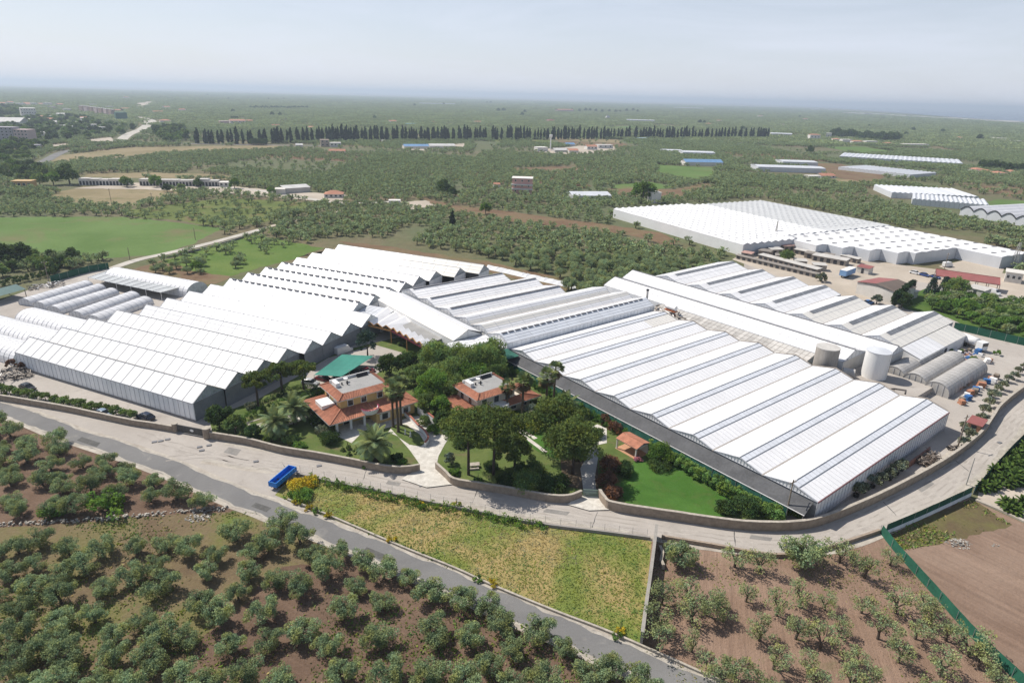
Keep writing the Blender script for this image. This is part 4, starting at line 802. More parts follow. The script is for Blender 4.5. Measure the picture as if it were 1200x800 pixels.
# walls round the meadow
wall_line('retaining_wall', 'low grey retaining wall between the concrete lane and the sloping meadow', 'wall', gl([(348, 556.5), (400, 568.5), (440, 576), (497, 588.5), (560, 601), (630, 615), (700, 624), (762, 632)]), .55, .35, m_render)
wall_line('field_wall', 'straight grey wall between the meadow and the reddish olive field, throwing a dark shadow', 'wall', gl([(768, 628), (764, 660), (760, 690), (755, 725), (751, 756)], 3), 2.2, .35, m_render, M('weathered coping', (0.30, 0.28, 0.25), var=.2), jag=.04)
wall_line('kerb_wall', 'low stone kerb wall along the meadow side of the asphalt road', 'wall', [p + Vector((.35, .0, 0)) for p in gl([(335, 586), (380, 603.5), (467, 641), (530, 666.5), (577, 688), (650, 718), (700, 737), (752, 759), (830, 794), (880, 815)])], .38, .3, m_stonew)
wall_line('field_wall', 'low dark stone wall under the lane at the top of the reddish olive field', 'wall', gl([(775, 631), (833, 640.5), (900, 652), (940, 650), (975, 642), (1030, 624)]), .7, .4, m_stone)
wall_line('rubble_wall', 'short crooked piece of stone wall beside the straight field wall', 'wall', gl([(773, 644), (776, 652), (774, 660), (777, 667)], 2), .9, .45, m_stonew, jag=.15)
# thin wire fence on the lane edge
g = thing('wire_fence', 'thin wire fence with slim posts along the meadow edge of the concrete lane', 'fence', P(560, 601)); ln = gl([(352, 553.5), (400, 565.5), (440, 573), (497, 585.5), (560, 598), (630, 612), (700, 621), (758, 629)], 8)
acc = 0; last = None; posts = []
for p in ln:
    if last is None or (p - last).length > 1.9: posts.append(p); last = p
pm = MB(); pm.tube([(0, 0, 0), (0, 0, 1.5)], .03, 5); pd = pm.data('post', m_steel)
for p in posts: o = bpy.data.objects.new('post', pd); COL.objects.link(o); o.parent = g; o.location = p - g.location
for z in (.45, .8, 1.1, 1.42):
    b = MB(); [b.bar((*p.xy, z), (*q.xy, z), .012, .012) for p, q in zip(posts, posts[1:])]; b.build('wire', m_steel, g)
# loose stone wall across the groves
g = thing('loose_stone_wall', 'tumbled wall of pale loose stones between the two olive groves at the lower left', 'wall', P(130, 611)); b = MB(); ln = gl([(-20, 616), (30, 613.5), (70, 611), (110, 609), (150, 606), (200, 601), (240, 598), (265, 596)], 12)
ic = [(math.cos(a) * math.cos(e), math.sin(a) * math.cos(e), math.sin(e)) for e in (-.6, .6) for a in (0, 1.57, 3.14, 4.71)]
def stone(b, c, s, mat=0):
    q = [(c[0] + v[0] * s * rnd.uniform(.7, 1.2), c[1] + v[1] * s * rnd.uniform(.7, 1.2), c[2] + v[2] * s * rnd.uniform(.5, .9)) for v in ic]; b.mesh(q, [(0, 3, 2, 1), (4, 5, 6, 7), (0, 1, 5, 4), (1, 2, 6, 5), (2, 3, 7, 6), (3, 0, 4, 7)], mat, rnd.uniform(.6, 1.25))
for p in ln:
    for _ in range(4 if rnd.random() > .3 else 1): stone(b, (p.x + rnd.uniform(-.7, .7), p.y + rnd.uniform(-.5, .5), rnd.uniform(.0, .35)), rnd.uniform(.12, .32))
b.build('stones', m_drystone, g)
def heap(name, label, u, v, r, n, s, mat, hh=.5):
    b = MB(); p = P(u, v)
    for _ in range(n): a = rnd.uniform(0, 6.28); q = r * rnd.random() ** .6; stone(b, (p.x + q * math.cos(a), p.y + q * .6 * math.sin(a), rnd.uniform(0, hh) * (1 - q / r)), rnd.uniform(.5, 1.2) * s)
    return tag(b.build(name, mat), label, 'rubble')
heap('stone_heap', 'pale heap of rubble on the ploughed field by the green fence', 1124, 637, 2.2, 90, .22, m_drystone); heap('stone_heap', 'small scatter of pale stones further right on the ploughed field', 1166, 639, .8, 14, .16, m_drystone, .2)
heap('stone_heap', 'spill of white stones at the road end of the loose stone wall', 232, 607, 2.0, 50, .25, m_drystone); heap('stone_heap', 'pile of small pale stones at the road corner above the lower grove', 325, 614, 1.8, 40, .22, m_drystone)
# green net fences at the right
def net_fence(name, label, px, h, mat, base=None, lean=0.0, n=5, step=2.6):
    ln = gl(px, n); g = thing(name, label, 'fence', (ln[len(ln) // 2].x, ln[len(ln) // 2].y, 0)); b = MB(); z0 = .02 if base is None else base
    for p, q in zip(ln, ln[1:]):
        d = (q - p).normalized(); nn = Vector((-d.y, d.x, 0))
        for s in (-.02, .02):
            f = [Vector((*p.xy, z0)) + nn * s, Vector((*q.xy, z0)) + nn * s, Vector((*q.xy, h + rnd.uniform(-.04, .04))) + nn * (s + lean), Vector((*p.xy, h)) + nn * (s + lean)]; b.face(f if s < 0 else f[::-1])
    b.build('net', mat, g); last = None
    pm = MB(); pm.tube([(0, 0, 0), (0, 0, h + .05)], .04, 5); pd = pm.data('post', m_steel)
    for p in ln:
        if last is None or (p - last).length > step: o = bpy.data.objects.new('post', pd); COL.objects.link(o); o.parent = g; o.location = p - g.location; last = p
    if base:
        w = MB()
        for p, q in zip(ln, ln[1:]): w.bar(Vector((*p.xy, base / 2 - .1)), Vector((*q.xy, base / 2 - .1)), .22, base + .15)
        w.build('wall_base', m_wallw, g)
    return g
net_fence('net_fence', 'green net fence on a white wall along the concrete lane, above the weedy verge', [(1037, 626), (1070, 612), (1105, 596), (1137, 581)], 2.0, m_netdg, .75)
net_fence('net_fence', 'green net fence running diagonally between the reddish olive field and the ploughed field', [(1031, 624), (1048, 646), (1067, 667), (1100, 704), (1133, 741), (1163, 772), (1200, 806), (1230, 832)], 1.5, m_netdg, None, .25)
net_fence('net_fence', 'dark green net fence along the lane beside the young palms', [(1140, 579), (1150, 568), (1163, 553), (1174, 541), (1188, 526), (1215, 500)], 1.7, m_netdg)
net_fence('net_fence', 'dark green net fence between the orchard garden and the right-hand yard', [(1117, 386), (1140, 391), (1165, 397), (1200, 405), (1260, 418)], 2.4, m_netdg)
net_fence('net_fence', 'dark green net fence behind the low tunnels at the far left', [(60, 331), (75, 327), (105, 319), (128, 315)], 2.4, m_netdg)
net_fence('net_fence', 'green net fence at the back of the distant car park', [(1146, 303), (1160, 305), (1176, 309), (1190, 310)], 3.0, m_netdg)
wall_line('field_wall', 'low grey dry wall beside the pale lane that leads past the green field', 'wall', [p + Vector((2.6, -1.4, 0)) for p in gl([(190, 301), (230, 292), (270, 281), (305, 270)])], .9, .5, m_render)
wall_line('path_kerb', 'pale concrete kerb strip at the right edge of the weedy verge', 'kerb', gl([(1143, 586), (1170, 597), (1200, 611), (1240, 630)]), .3, .7, m_stonew)
# ---------------------------------------------------------------- garden ground
GARD = [(300, 470), (352, 440), (385, 415), (470, 395), (560, 400), (600, 430), (700, 482), (800, 532), (905, 590), (905, 612), (830, 610), (715, 593), (702, 580), (681, 580), (660, 585), (600, 577), (532, 565), (512, 548), (492, 549), (470, 551), (400, 540), (300, 521), (250, 511), (245, 490)]
sheet('garden_ground', GARD, m_gard)
sheet('lawn', [(733, 552), (745, 541), (775, 538), (795, 545), (830, 563), (862, 585), (850, 606), (800, 603), (735, 593), (725, 575)], m_lawn, jit=.15)
sheet('lawn', [(640, 476), (665, 484), (690, 497), (670, 503), (640, 495)], m_lawn); sheet('lawn', [(590, 485), (612, 480), (640, 505), (655, 540), (630, 530), (600, 505)], m_lawn)
m_soilg = G('garden soil', [(0.35, (0.10, 0.075, 0.05)), (0.65, (0.14, 0.105, 0.07))], scale=.3, fine=2.5, finev=.3)
sheet('soil_bed', [(655, 525), (700, 540), (702, 578), (660, 570)], m_soilg)
sheet('paved_terrace', [(363, 497), (392, 490), (440, 492), (470, 489), (466, 499), (450, 503), (427, 505), (412, 520), (400, 514), (385, 512), (372, 503)], m_pave)
sheet('pool_terrace', [(300, 500), (330, 485), (350, 478), (372, 470), (372, 484), (345, 497), (318, 506)], m_pave)
sheet('stone_drive', [(462, 497), (480, 489), (497, 488), (524, 503), (527, 512), (521, 522), (514, 535), (511, 549), (512, 557), (500, 560), (487, 556), (492, 545), (480, 528), (466, 512), (455, 507)], m_pave)
sheet('drive_apron', [(487, 552), (513, 549), (533, 568), (500, 572), (470, 562)], m_pave); sheet('drive_apron', [(676, 582), (702, 583), (716, 598), (690, 599), (665, 592)], m_pave)
sheet('drive_island', [(457, 502), (466, 497), (477, 499), (492, 510), (498, 520), (493, 524), (480, 522), (468, 514)], m_gard)
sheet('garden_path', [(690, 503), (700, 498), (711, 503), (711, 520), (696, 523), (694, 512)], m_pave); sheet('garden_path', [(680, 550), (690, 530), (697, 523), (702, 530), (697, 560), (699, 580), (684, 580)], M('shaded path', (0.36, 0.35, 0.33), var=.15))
for (a, c) in (((598, 500), (640, 531)), ((600, 497), (628, 515))): ribbon('garden_path', [P(*a), P(*c)], .45, .45, m_pave)
sheet('parking_ground', [(352, 440), (385, 420), (440, 405), (475, 415), (440, 440), (390, 455), (360, 456)], m_conc)
for i in range(22): t = i / 21; p = P(737 + 80 * t, 556 + 7.5 * t); b = MB(); b.box((p.x, p.y, .10), (.28, .28, .1), .3 * i); tag(b.build('stepping_stone', m_white), 'small square white stepping stone in the line across the lawn', 'stepping stone', 'white stepping stones across the lawn')
# swimming pool
g = thing('swimming_pool', 'narrow blue swimming pool beside the hedge, left of the yellow villa', 'pool', P(315, 490)); q = [P(u, v) for u, v in ((288, 497), (296, 500), (343, 486), (335, 482))]
mt, nt, b_ = nodes_of('pool water'); b_.inputs['Base Color'].default_value = (0.03, 0.20, 0.36, 1); b_.inputs['Roughness'].default_value = .08
b = MB(); b.prism([p.xy for p in q], .02, .16); b.build('water', mt, g); r = MB(); [r.bar(Vector((*q[i].xy, .15)), Vector((*q[(i + 1) % 4].xy, .15)), .45, .2) for i in range(4)]; r.build('rim', m_stonew, g)
# ---------------------------------------------------------------- houses
m_tile = M('roof tiles', (0.375, 0.16, 0.098), var=.25, scale=1.2, rough=.9, tone=True); m_yel = M('ochre render', (0.66, 0.46, 0.19), var=.06, scale=.8, rough=.9); m_cream = M('cream render', (0.60, 0.54, 0.45), var=.06, scale=.8, rough=.9)
m_pane = M('window pane', (0.03, 0.035, 0.04), var=.2, rough=.1, spec=.7); m_brick = M('brick orange', (0.46, 0.25, 0.15), var=.15, rough=.9); m_redroof = M('red sheet roof', (0.27, 0.095, 0.085), var=.12, scale=.4, rough=.6, tone=True)
m_brownroof = M('brown sheet roof', (0.135, 0.105, 0.085), var=.15, scale=.4, rough=.7, tone=True); m_offw = M('off white render', (0.62, 0.59, 0.54), var=.1, scale=.3, rough=.9); m_black = M('black panel', (0.02, 0.02, 0.022), rough=.3)
def skirt(name, F, o, i, z0, z1, mat, parent, sides='abcd', th=.14):
    """tiled hip slopes between an outer eave rectangle o=(a0,a1,c0,c1) at z0 and an inner one i at z1, with tile courses"""
    O = [F(o[0], o[2]), F(o[1], o[2]), F(o[1], o[3]), F(o[0], o[3])]; I = [F(i[0], i[2]), F(i[1], i[2]), F(i[1], i[3]), F(i[0], i[3])]; b = MB()
    for k, s in enumerate('abcd'):
        if s not in sides: continue
        p, q, r, t = O[k], O[(k + 1) % 4], I[(k + 1) % 4], I[k]; n = max(2, int((q - p).length / .42))
        for j in range(n):
            f0, f1 = j / n, (j + 1) / n; tn = rnd.uniform(.85, 1.15); m_ = (f0 + f1) / 2
            def at(f, w, dz): x = p.lerp(q, f).lerp(t.lerp(r, f), w); return Vector((*x.xy, z0 + (z1 - z0) * w + dz))
            b.face([at(f0, 0, 0), at(m_, 0, .09), at(m_, 1, .09), at(f0, 1, 0)], 0, tn); b.face([at(m_, 0, .09), at(f1, 0, 0), at(f1, 1, 0), at(m_, 1, .09)], 0, tn)
        b.face([Vector((*p.xy, z0 - th)), Vector((*q.xy, z0 - th)), Vector((*q.xy, z0)), Vector((*p.xy, z0))], 1); b.face([Vector((*p.xy, z0 - th)), Vector((*t.xy, z1 - th)), Vector((*r.xy, z1 - th)), Vector((*q.xy, z0 - th))], 1)
    for k in range(4):
        if 'abcd'[k] in sides and 'abcd'[k - 1] in sides: b.bar(Vector((*O[k].xy, z0 + .1)), Vector((*I[k].xy, z1 + .1)), .28, .18, 0, .85)
    return b.build(name, [mat, m_white], parent)
def window(parent, F, al, ac, z, w, h, face, shutters=False):
    """face: 'a' looks along -across, 'd' along -along, 'b' along +along"""
    ax, rot = (0, F.rot) if face in 'ac' else (1, F.rot + math.pi / 2); s = -1 if face in 'ad' else 1; nrm = (F.pe if face in 'ac' else F.ax) * s; c = F(al, ac, z)
    b = MB(); b.box(c + nrm * .04, (w + .24, .1, h + .24), rot); f = b.build('window', m_white, parent)
    b = MB(); b.box(c + nrm * .1, (w, .04, h), rot); b.build('pane', m_pane, f)
    if shutters:
        b = MB(); e = F.ax if face in 'ac' else F.pe; [b.box(c + nrm * .09 + e * k * (w / 2 + .3), (.5, .06, h), rot) for k in (-1, 1)]; b.build('shutter', m_white, f)
def roof_kit(g, F, a0, a1, c0, c1, z):
    """things that stand on a flat roof"""
    b = MB(); q = [F(a0 + .2, c1 - .1), F(a1 - .2, c1 - .1)]; b.bar(Vector((*q[0].xy, z + .3)), Vector((*q[1].xy, z + .3)), .18, .55); b.build('parapet', m_white, g)
    b = MB(); c = F(a0 + .7, (c0 + c1) / 2 + 1.2, z + .45); b.box(c, (.9, 2.2, .9), F.rot); b.build('tank_housing', m_white, g)
    for k in range(2): b = MB(); b.tube([F(a0 + 1.9 + k * 1.0, c1 - 2.6 - k * .5, z), F(a0 + 1.9 + k, c1 - 2.6 - k * .5, z + .5 + .4 * k)], .16, 8); b.build('chimney_pot', m_black, g)
    b = MB(); c = F(a0 + 3.2, c1 - 1.6, z + .75); b.cyl((c.x, c.y, c.z), .42, .1, 14, r2=.5); b.tube([(c.x, c.y, z), c], .04, 5); b.build('dish_aerial', m_white, g)
    b = MB(); p0, p1 = F(a1 - 3.6, c1 - .6, z + .12), F(a1 - 1.0, c1 - .6, z + .12); d = F.pe * -.6; b.face([p0 + d, p1 + d, p1 + Vector((0, 0, .6)), p0 + Vector((0, 0, .6))]); b.face([p0 + d, p0 + Vector((0, 0, .6)), p0]); b.face([p1 + d, p1, p1 + Vector((0, 0, .6))]); b.face([p0, p0 + Vector((0, 0, .6)), p1 + Vector((0, 0, .6)), p1]); b.build('solar_panel', m_black, g)
    b = MB(); b.tube([F(a0 + 4.4, c1 - 1, z), F(a0 + 4.4, c1 - 1, z + 2.4)], .03, 5); b.bar(F(a0 + 3.9, c1 - 1, z + 2.2), F(a0 + 4.9, c1 - 1, z + 2.2), .03, .03); b.build('tv_aerial', m_steel, g)
# the yellow villa
F = FA; g = thing('yellow_villa', 'two-storey ochre villa with terracotta roofs, white columned porch and round balcony', 'villa', FA(-45, 78))
box_part('ground_floor', F, -51.3, -43.4, 76.2, 85.5, 0, 3.05, m_yel, g); box_part('wing', F, -43.4, -34.4, 72.4, 83.5, 0, 3.05, m_yel, g); box_part('upper_floor', F, -49.3, -38.2, 76.4, 84.6, 3.05, 6.05, m_yel, g)
box_part('plinth_terrace', F, -53.2, -43.6, 72.9, 76.1, 0, .18, m_stonew, g)
skirt('roof', F, (-53.6, -43.6, 72.4, 86.4), (-49.4, -43.5, 76.3, 84.8), 3.0, 3.85, m_tile, g, 'ad'); skirt('roof', F, (-43.5, -33.6, 71.6, 84.4), (-43.5, -37.5, 75.9, 80), 3.0, 3.75, m_tile, g, 'abc')
skirt('upper_roof', F, (-50.1, -37.4, 75.6, 85.3), (-48.4, -38.9, 77.3, 84.0), 5.95, 6.65, m_tile, g); box_part('flat_roof', F, -48.5, -38.8, 77.2, 84.1, 6.4, 6.62, m_flat, g); roof_kit(g, F, -48.5, -38.8, 77.2, 84.1, 6.62)
for a in (-51.6, -48.6, -45.6): b = MB(); b.box(F(a, 73.6, 1.55), (.42, .42, 2.75), F.rot); b.build('column', m_white, g)
b = MB(); c = F(-44.3, 73.4); b.mesh([(c.x + r * math.cos(t), c.y + r * math.sin(t), z) for z, r in ((3.1, 1.7), (4.0, 1.9), (4.0, 1.7), (3.2, 1.5)) for t in [F.rot + math.pi + k * math.pi / 12 for k in range(13)]], [(i * 13 + k, i * 13 + k + 1, i * 13 + 14 + k, i * 13 + 13 + k) for i in range(3) for k in range(12)]); b.prism([(c.x + 1.6 * math.cos(t), c.y + 1.6 * math.sin(t)) for t in [F.rot + math.pi + k * math.pi / 12 for k in range(13)]], 2.95, 3.15); bal = b.build('balcony', m_white, g)
b = MB(); [stone(b, (c.x + 1.8 * math.cos(t), c.y + 1.8 * math.sin(t), 4.08), .17) for t in [F.rot + math.pi + k * math.pi / 18 for k in range(19)]]; fl = b.build('balcony_flowers', M('magenta flowers', (0.35, 0.04, 0.10), var=.3), bal, world=False); fl.data.transform(Matrix.Translation(-g.location))
box_part('roof_terrace', F, -52.3, -49.4, 79.0, 82.6, 3.1, 4.2, m_white, g)
for al, z, w in ((-41.5, 1.6, 1.3), (-36.6, 1.6, 1.1)): window(g, F, al, 72.36, z, w, 1.3, 'a', True)
for al in (-47.2, -44.2, -40.5): window(g, F, al, 76.36, 4.7, 1.1, 1.2, 'a')
window(g, F, -49.34, 79, 4.5, 1.3, 1.5, 'd'); window(g, F, -49.34, 82.6, 4.5, 1.2, 1.4, 'd'); window(g, F, -51.34, 79, 1.5, 1.6, 2.0, 'd'); window(g, F, -48.2, 76.16, 1.3, 1.8, 2.2, 'a'); window(g, F, -34.36, 78, 1.5, 1.3, 1.9, 'b')
# the white retaining walls of its drive
for nm, px, h in (('curved white wall with red flowers along the drive island', [(474, 487), (482, 494), (490, 503), (498, 510), (502, 518), (498, 524)], 1.1), ('tall white ramp wall on the far side of the stone drive', [(490, 485), (500, 492), (512, 502), (522, 510)], 2.0)):
    w = wall_line('drive_wall', nm, 'wall', gl(px), h, .3, m_white, M('terracotta coping', (0.33, 0.12, 0.08)))
# the cream villa
g = thing('cream_villa', 'cream two-storey villa with terracotta roofs and grey flat top among the pines', 'villa', FA(-20, 64))
box_part('ground_floor', F, -28.2, -11.6, 60.6, 69, 0, 3.05, m_cream, g); box_part('upper_floor', F, -26.0, -16.2, 60.6, 68.4, 3.05, 6.05, m_cream, g)
skirt('roof', F, (-29.6, -10.2, 58.6, 70.2), (-26.0, -13.8, 60.7, 67.8), 3.0, 3.75, m_tile, g); skirt('upper_roof', F, (-26.9, -15.5, 59.6, 69.0), (-25.2, -17.1, 61.3, 67.6), 5.95, 6.65, m_tile, g); box_part('flat_roof', F, -25.3, -17.0, 61.2, 67.7, 6.4, 6.62, m_flat, g); roof_kit(g, F, -25.3, -17.0, 61.2, 67.7, 6.62)
b = MB(); c = F(-21.2, 59.6); b.prism([(c.x + 2.2 * math.cos(t), c.y + 1.4 * math.sin(t)) for t in [k * math.pi / 9 for k in range(18)]], 2.9, 3.9); b.build('balcony', m_white, g)
for al in (-24.4, -21.2, -18.2): window(g, F, al, 60.56, 4.4, 1.2, 1.9, 'a')
for ac in (63.2, 66.2): window(g, F, -26.04, ac, 4.5, 1.1, 1.7, 'd')
for al in (-19.5, -16.5, -13.5): window(g, F, al, 60.56, 1.6, 1.4, 1.4, 'a')
box_part('plinth_terrace', F, -24, -11, 57.6, 60.5, 0, .2, m_stonew, g)
# gazebo
q = [FA.loc(P(u, v, 2.6)) for u, v in ((726, 515), (746, 526), (762, 518), (738, 505))]; a0, a1 = min(t[0] for t in q), max(t[0] for t in q); c0, c1 = min(t[1] for t in q), max(t[1] for t in q); mc = ((a0 + a1) / 2, (c0 + c1) / 2)
g = thing('garden_pavilion', 'small open garden pavilion with a brick-red roof between the lawn and the green net', 'pavilion', FA(*mc)); da, dc = 2.0, 2.7
b = MB(); slope(b, Frame(FA(*mc), FA.pe), -dc, dc, (-da, 2.55), (0, 3.1), .4, 0, 1, .08, 0); slope(b, Frame(FA(*mc), FA.pe), -dc, dc, (da, 2.45), (0, 3.05), .4, 0, 1, .08, 0); b.build('roof', m_tile, g)
box_part('beam', FA, mc[0] - da + .1, mc[0] + da - .1, mc[1] - dc + .1, mc[1] + dc - .1, 2.25, 2.44, m_offw, g); box_part('floor_slab', FA, mc[0] - da, mc[0] + da, mc[1] - dc, mc[1] + dc, 0, .2, m_brick, g); box_part('back_wall', FA, mc[0] + da - .4, mc[0] + da - .2, mc[1] - dc + .2, mc[1] + dc - .2, .2, 2.24, m_offw, g)
for s in (-1, 1):
    for t in (-1, 1): b = MB(); p = FA(mc[0] + s * (da - .25), mc[1] + t * (dc - .25), 1.22); b.box(p, (.26, .26, 2.05), FA.rot); b.build('post', m_offw, g)
# ---------------------------------------------------------------- tanks, pipes and the entrance canopy
box_part('tank_terrace', FA, 55.4, 73.0, 9.5, 26.2, 0, 1.6, m_conc, None); tag(bpy.data.objects['tank_terrace'], 'pale raised concrete terrace under the white tank behind the largest greenhouse', 'terrace')
g = thing('white_tank', 'tall white cylindrical water tank on the concrete terrace', 'tank', FA(67.4, 21.2)); c = FA(67.4, 21.2, 1.6); b = MB(); b.cyl(c, 2.85, 6.8, 40); b.build('shell', M('tank paint', (0.77, 0.76, 0.74), var=.08, scale=.5, rough=.5, streak=(1, 1, .1)), g); b = MB(); b.cyl(c + Vector((0, 0, 6.8)), 2.92, .14, 40); b.cyl(c + Vector((0, 0, 6.94)), 2.7, .35, 40, r2=.5); b.build('lid', m_film_grey, g)
b = MB(); d = -(FA.ax * .3 + FA.pe).normalized(); s_ = Vector((-d.y, d.x, 0)); [b.tube([c + d * 3.4 + s_ * k * .22 + Vector((0, 0, .2)), c + d * 3.4 + s_ * k * .22 + Vector((0, 0, 7.8))], .03, 5) for k in (-1, 1)]; b.build('ladder', m_steel, g)
g = thing('concrete_tank', 'stained grey concrete tank left of the white tank', 'tank', FA(58.6, 29.6)); c = FA(58.6, 29.6, 0); b = MB(); b.cyl(c, 2.75, 8.6, 36); b.build('shell', M('stained concrete', (0.30, 0.275, 0.245), var=.3, scale=.7, rough=.95, streak=(1, 1, .15)), g); b = MB(); b.cyl(c + Vector((0, 0, 8.6)), 2.8, .18, 36); b.build('lid', m_fibre, g)
g = thing('barrel_tank', 'small grey barrel tank lying between the two big tanks', 'tank', FA(60.5, 24.2)); b = MB(); b.tube([FA(60.0, 25.6, 3.1), FA(61.2, 23.2, 3.1)], 1.1, 14); b.build('barrel', m_fibre, g); b = MB(); b.box(FA(60.6, 24.4, 1.8), (2.6, 1.2, .5), FA.rot + 2); b.build('cradle', m_rust, g)
g = thing('horizontal_tank', 'white horizontal tank on a rusty frame at the pipes behind the greenhouses', 'tank', FA(57.5, 77)); b = MB(); b.tube([FA(57.6, 79.2, 6.3), FA(57.6, 75.6, 6.3)], .75, 16); b.build('shell', m_white, g); b = MB(); b.box(FA(57.6, 77.4, 5.3), (1.6, 3.9, .3), FA.rot); [b.bar(FA(57.6, k, 0), FA(57.6, k, 5.2), .25) for k in (75.8, 79)]; b.build('frame', M('rust orange', (0.36, 0.12, 0.05), var=.3), g)
g = thing('chimney_pipe', 'slim grey flue pipe at the corner of the twin-ridged greenhouse', 'chimney', FA(57, 86.6)); b = MB(); b.tube([FA(57, 86.6, 0), FA(57, 86.6, 9.3)], .35, 10); b.build('pipe', m_fibre, g); b = MB(); b.tube([FA(57, 86.6, 9.3), FA(57, 86.6, 9.8)], .45, 10); b.build('cowl', m_black, g)
g = thing('pipe_bundle', 'tangle of pale and rusty pipes at the inner corner behind the largest greenhouse', 'pipes', FA(56, 80)); 
for k in range(7): b = MB(); b.tube([FA(55.6 + rnd.uniform(0, 2), 71.5 + k * 1.6, 3.9 + rnd.uniform(0, .6)), FA(55.4 + rnd.uniform(0, 3), 74 + k * 1.6, 4.4 + rnd.uniform(0, .8)), FA(56.5 + rnd.uniform(0, 3), 75.5 + k * 1.3, 4.1 + rnd.uniform(0, 1.2))], rnd.uniform(.12, .3), 7); b.build('pipe', rnd.choice((m_rust, m_white, m_rust)), g)
g = thing('pipe_loop', 'dark square pipe loop on the roof end near the grey tunnels', 'pipes', FA(56, 12)); b = MB(); q = [FA(55.6, 13.6, 4.1), FA(57.6, 12.6, 4.1), FA(57.6, 10.2, 4.6), FA(55.8, 9.6, 4.5)]; b.tube(q, .2, 7); b.build('pipe', M('dark pipe', (0.07, 0.06, 0.055)), g); b = MB(); b.bar(q[1] - Vector((0, 0, 4)), q[1], .15); b.build('support', m_rust, g)
# entrance canopy: zigzag fronts with an orange edge
g = thing('entrance_canopy', 'entrance canopy with zigzag white roofs, flat grey roof and orange scalloped edge beside the yard', 'canopy', FA(-14, 105)); m_or = M('orange trim', (0.52, 0.26, 0.09)); m_mar = M('maroon fascia', (0.13, 0.02, 0.035))
A = [P(u, v, 4.2) for u, v in ((428, 379), (458, 386), (496, 406))]; Bk = [P(u, v, 4.2) for u, v in ((456, 357), (482, 377), (519, 396))]
for s in (0, 1):
    n = 3 if s == 0 else 5; b = MB(); e = MB()
    for i in range(n):
        p, q = A[s].lerp(A[s + 1], i / n), A[s].lerp(A[s + 1], (i + 1) / n); f = 1 if s == 0 else .42; r, t = p.lerp(Bk[s].lerp(Bk[s + 1], i / n), f), q.lerp(Bk[s].lerp(Bk[s + 1], (i + 1) / n), f); u1 = Vector((0, 0, .85)); m1, m2 = p.lerp(q, .45) + u1, r.lerp(t, .45) + u1
        for quad, mi in (([p, m1, m2, r], 0), ([m1, q, t, m2], 0)): b.face(quad, mi); b.face([x - Vector((0, 0, .07)) for x in quad][::-1], mi)
        b.face([r, m2, t]); e.bar(p, m1, .16, .28); e.bar(m1, q, .16, .28)
    b.build('zigzag_roof', m_film, g); e.build('scalloped_edge', m_or, g)
b = MB(); q = [A[1].lerp(Bk[1], .42), A[2].lerp(Bk[2], .42), Bk[2], Bk[1]]; b.prism([x.xy for x in q], 3.95, 4.2); b.build('flat_roof', m_flat, g)
for i, (p, q) in enumerate(((A[0], A[1]), (A[1], A[2]))): b = MB(); o = (q - p).normalized(); b.bar(p - Vector((0, 0, .35)), q - Vector((0, 0, .35)), .14, .5); b.build('fascia', m_or if i == 0 else m_mar, g)
for p in (A[0], A[1], A[1].lerp(A[2], .5), A[2]): b = MB(); b.bar(Vector((*p.xy, 0)), p - Vector((0, 0, .3)), .22); b.build('column', m_or, g)
b = MB(); q = [A[0].lerp(Bk[0], .75), A[1].lerp(Bk[1], .6), A[2].lerp(Bk[2], .6)]; [b.bar(Vector((*x.xy, 1.9)), Vector((*y_.xy, 1.9)), .15, 3.8) for x, y_ in zip(q, q[1:])]; b.build('glass_front', m_glass, g)
# white low windbreak behind the middle greenhouse
g = thing('film_windbreak', 'low strip of crumpled white film sheeting behind the central greenhouse, next to the orchard', 'windbreak', P(630, 325)); ln = gl([(573, 314), (600, 320), (640, 329), (680, 338), (690, 341)], 8); b = MB()
for i, (p, q) in enumerate(zip(ln, ln[1:])):
    d = (q - p).normalized(); nn = Vector((-d.y, d.x, 0)); w = lambda: rnd.uniform(-.12, .12)
    b.face([p - nn * 2.2, q - nn * 2.2, q - nn * .8 + Vector((0, 0, 1.5 + w())), p - nn * .8 + Vector((0, 0, 1.5 + w()))], 0, 1); b.face([p - nn * .8 + Vector((0, 0, 1.5)), q - nn * .8 + Vector((0, 0, 1.5)), q + nn * 2, p + nn * 2], 0, .95)
b.build('film', m_film_grey, g)
# green shade sail over the parked cars
g = thing('shade_sail', 'teal green shade-net roof over parked cars in the yard', 'shade canopy', P(402, 440)); q = [P(u, v, 2.6) for u, v in ((368, 439), (401, 415), (438, 417), (400, 441))]; n = 8
b = MB()
for i in range(n):
    for j in range(6):
        def at(x, y_): p = q[0].lerp(q[3], x).lerp(q[1].lerp(q[2], x), y_); return p + Vector((0, 0, -.35 * math.sin(x * 3.14) * math.sin(y_ * 3.14) + .15 * math.sin(x * 25)))
        f = [at(i / n, j / 6), at((i + 1) / n, j / 6), at((i + 1) / n, (j + 1) / 6), at(i / n, (j + 1) / 6)]; b.face(f); b.face([x - Vector((0, 0, .04)) for x in f][::-1])
b.build('net', M('teal shade net', (0.035, 0.20, 0.155), var=.15, scale=.3, rough=.8), g)
for p in q: b = MB(); b.tube([(p.x, p.y, 0), p], .06, 6); b.build('post', m_steel, g)
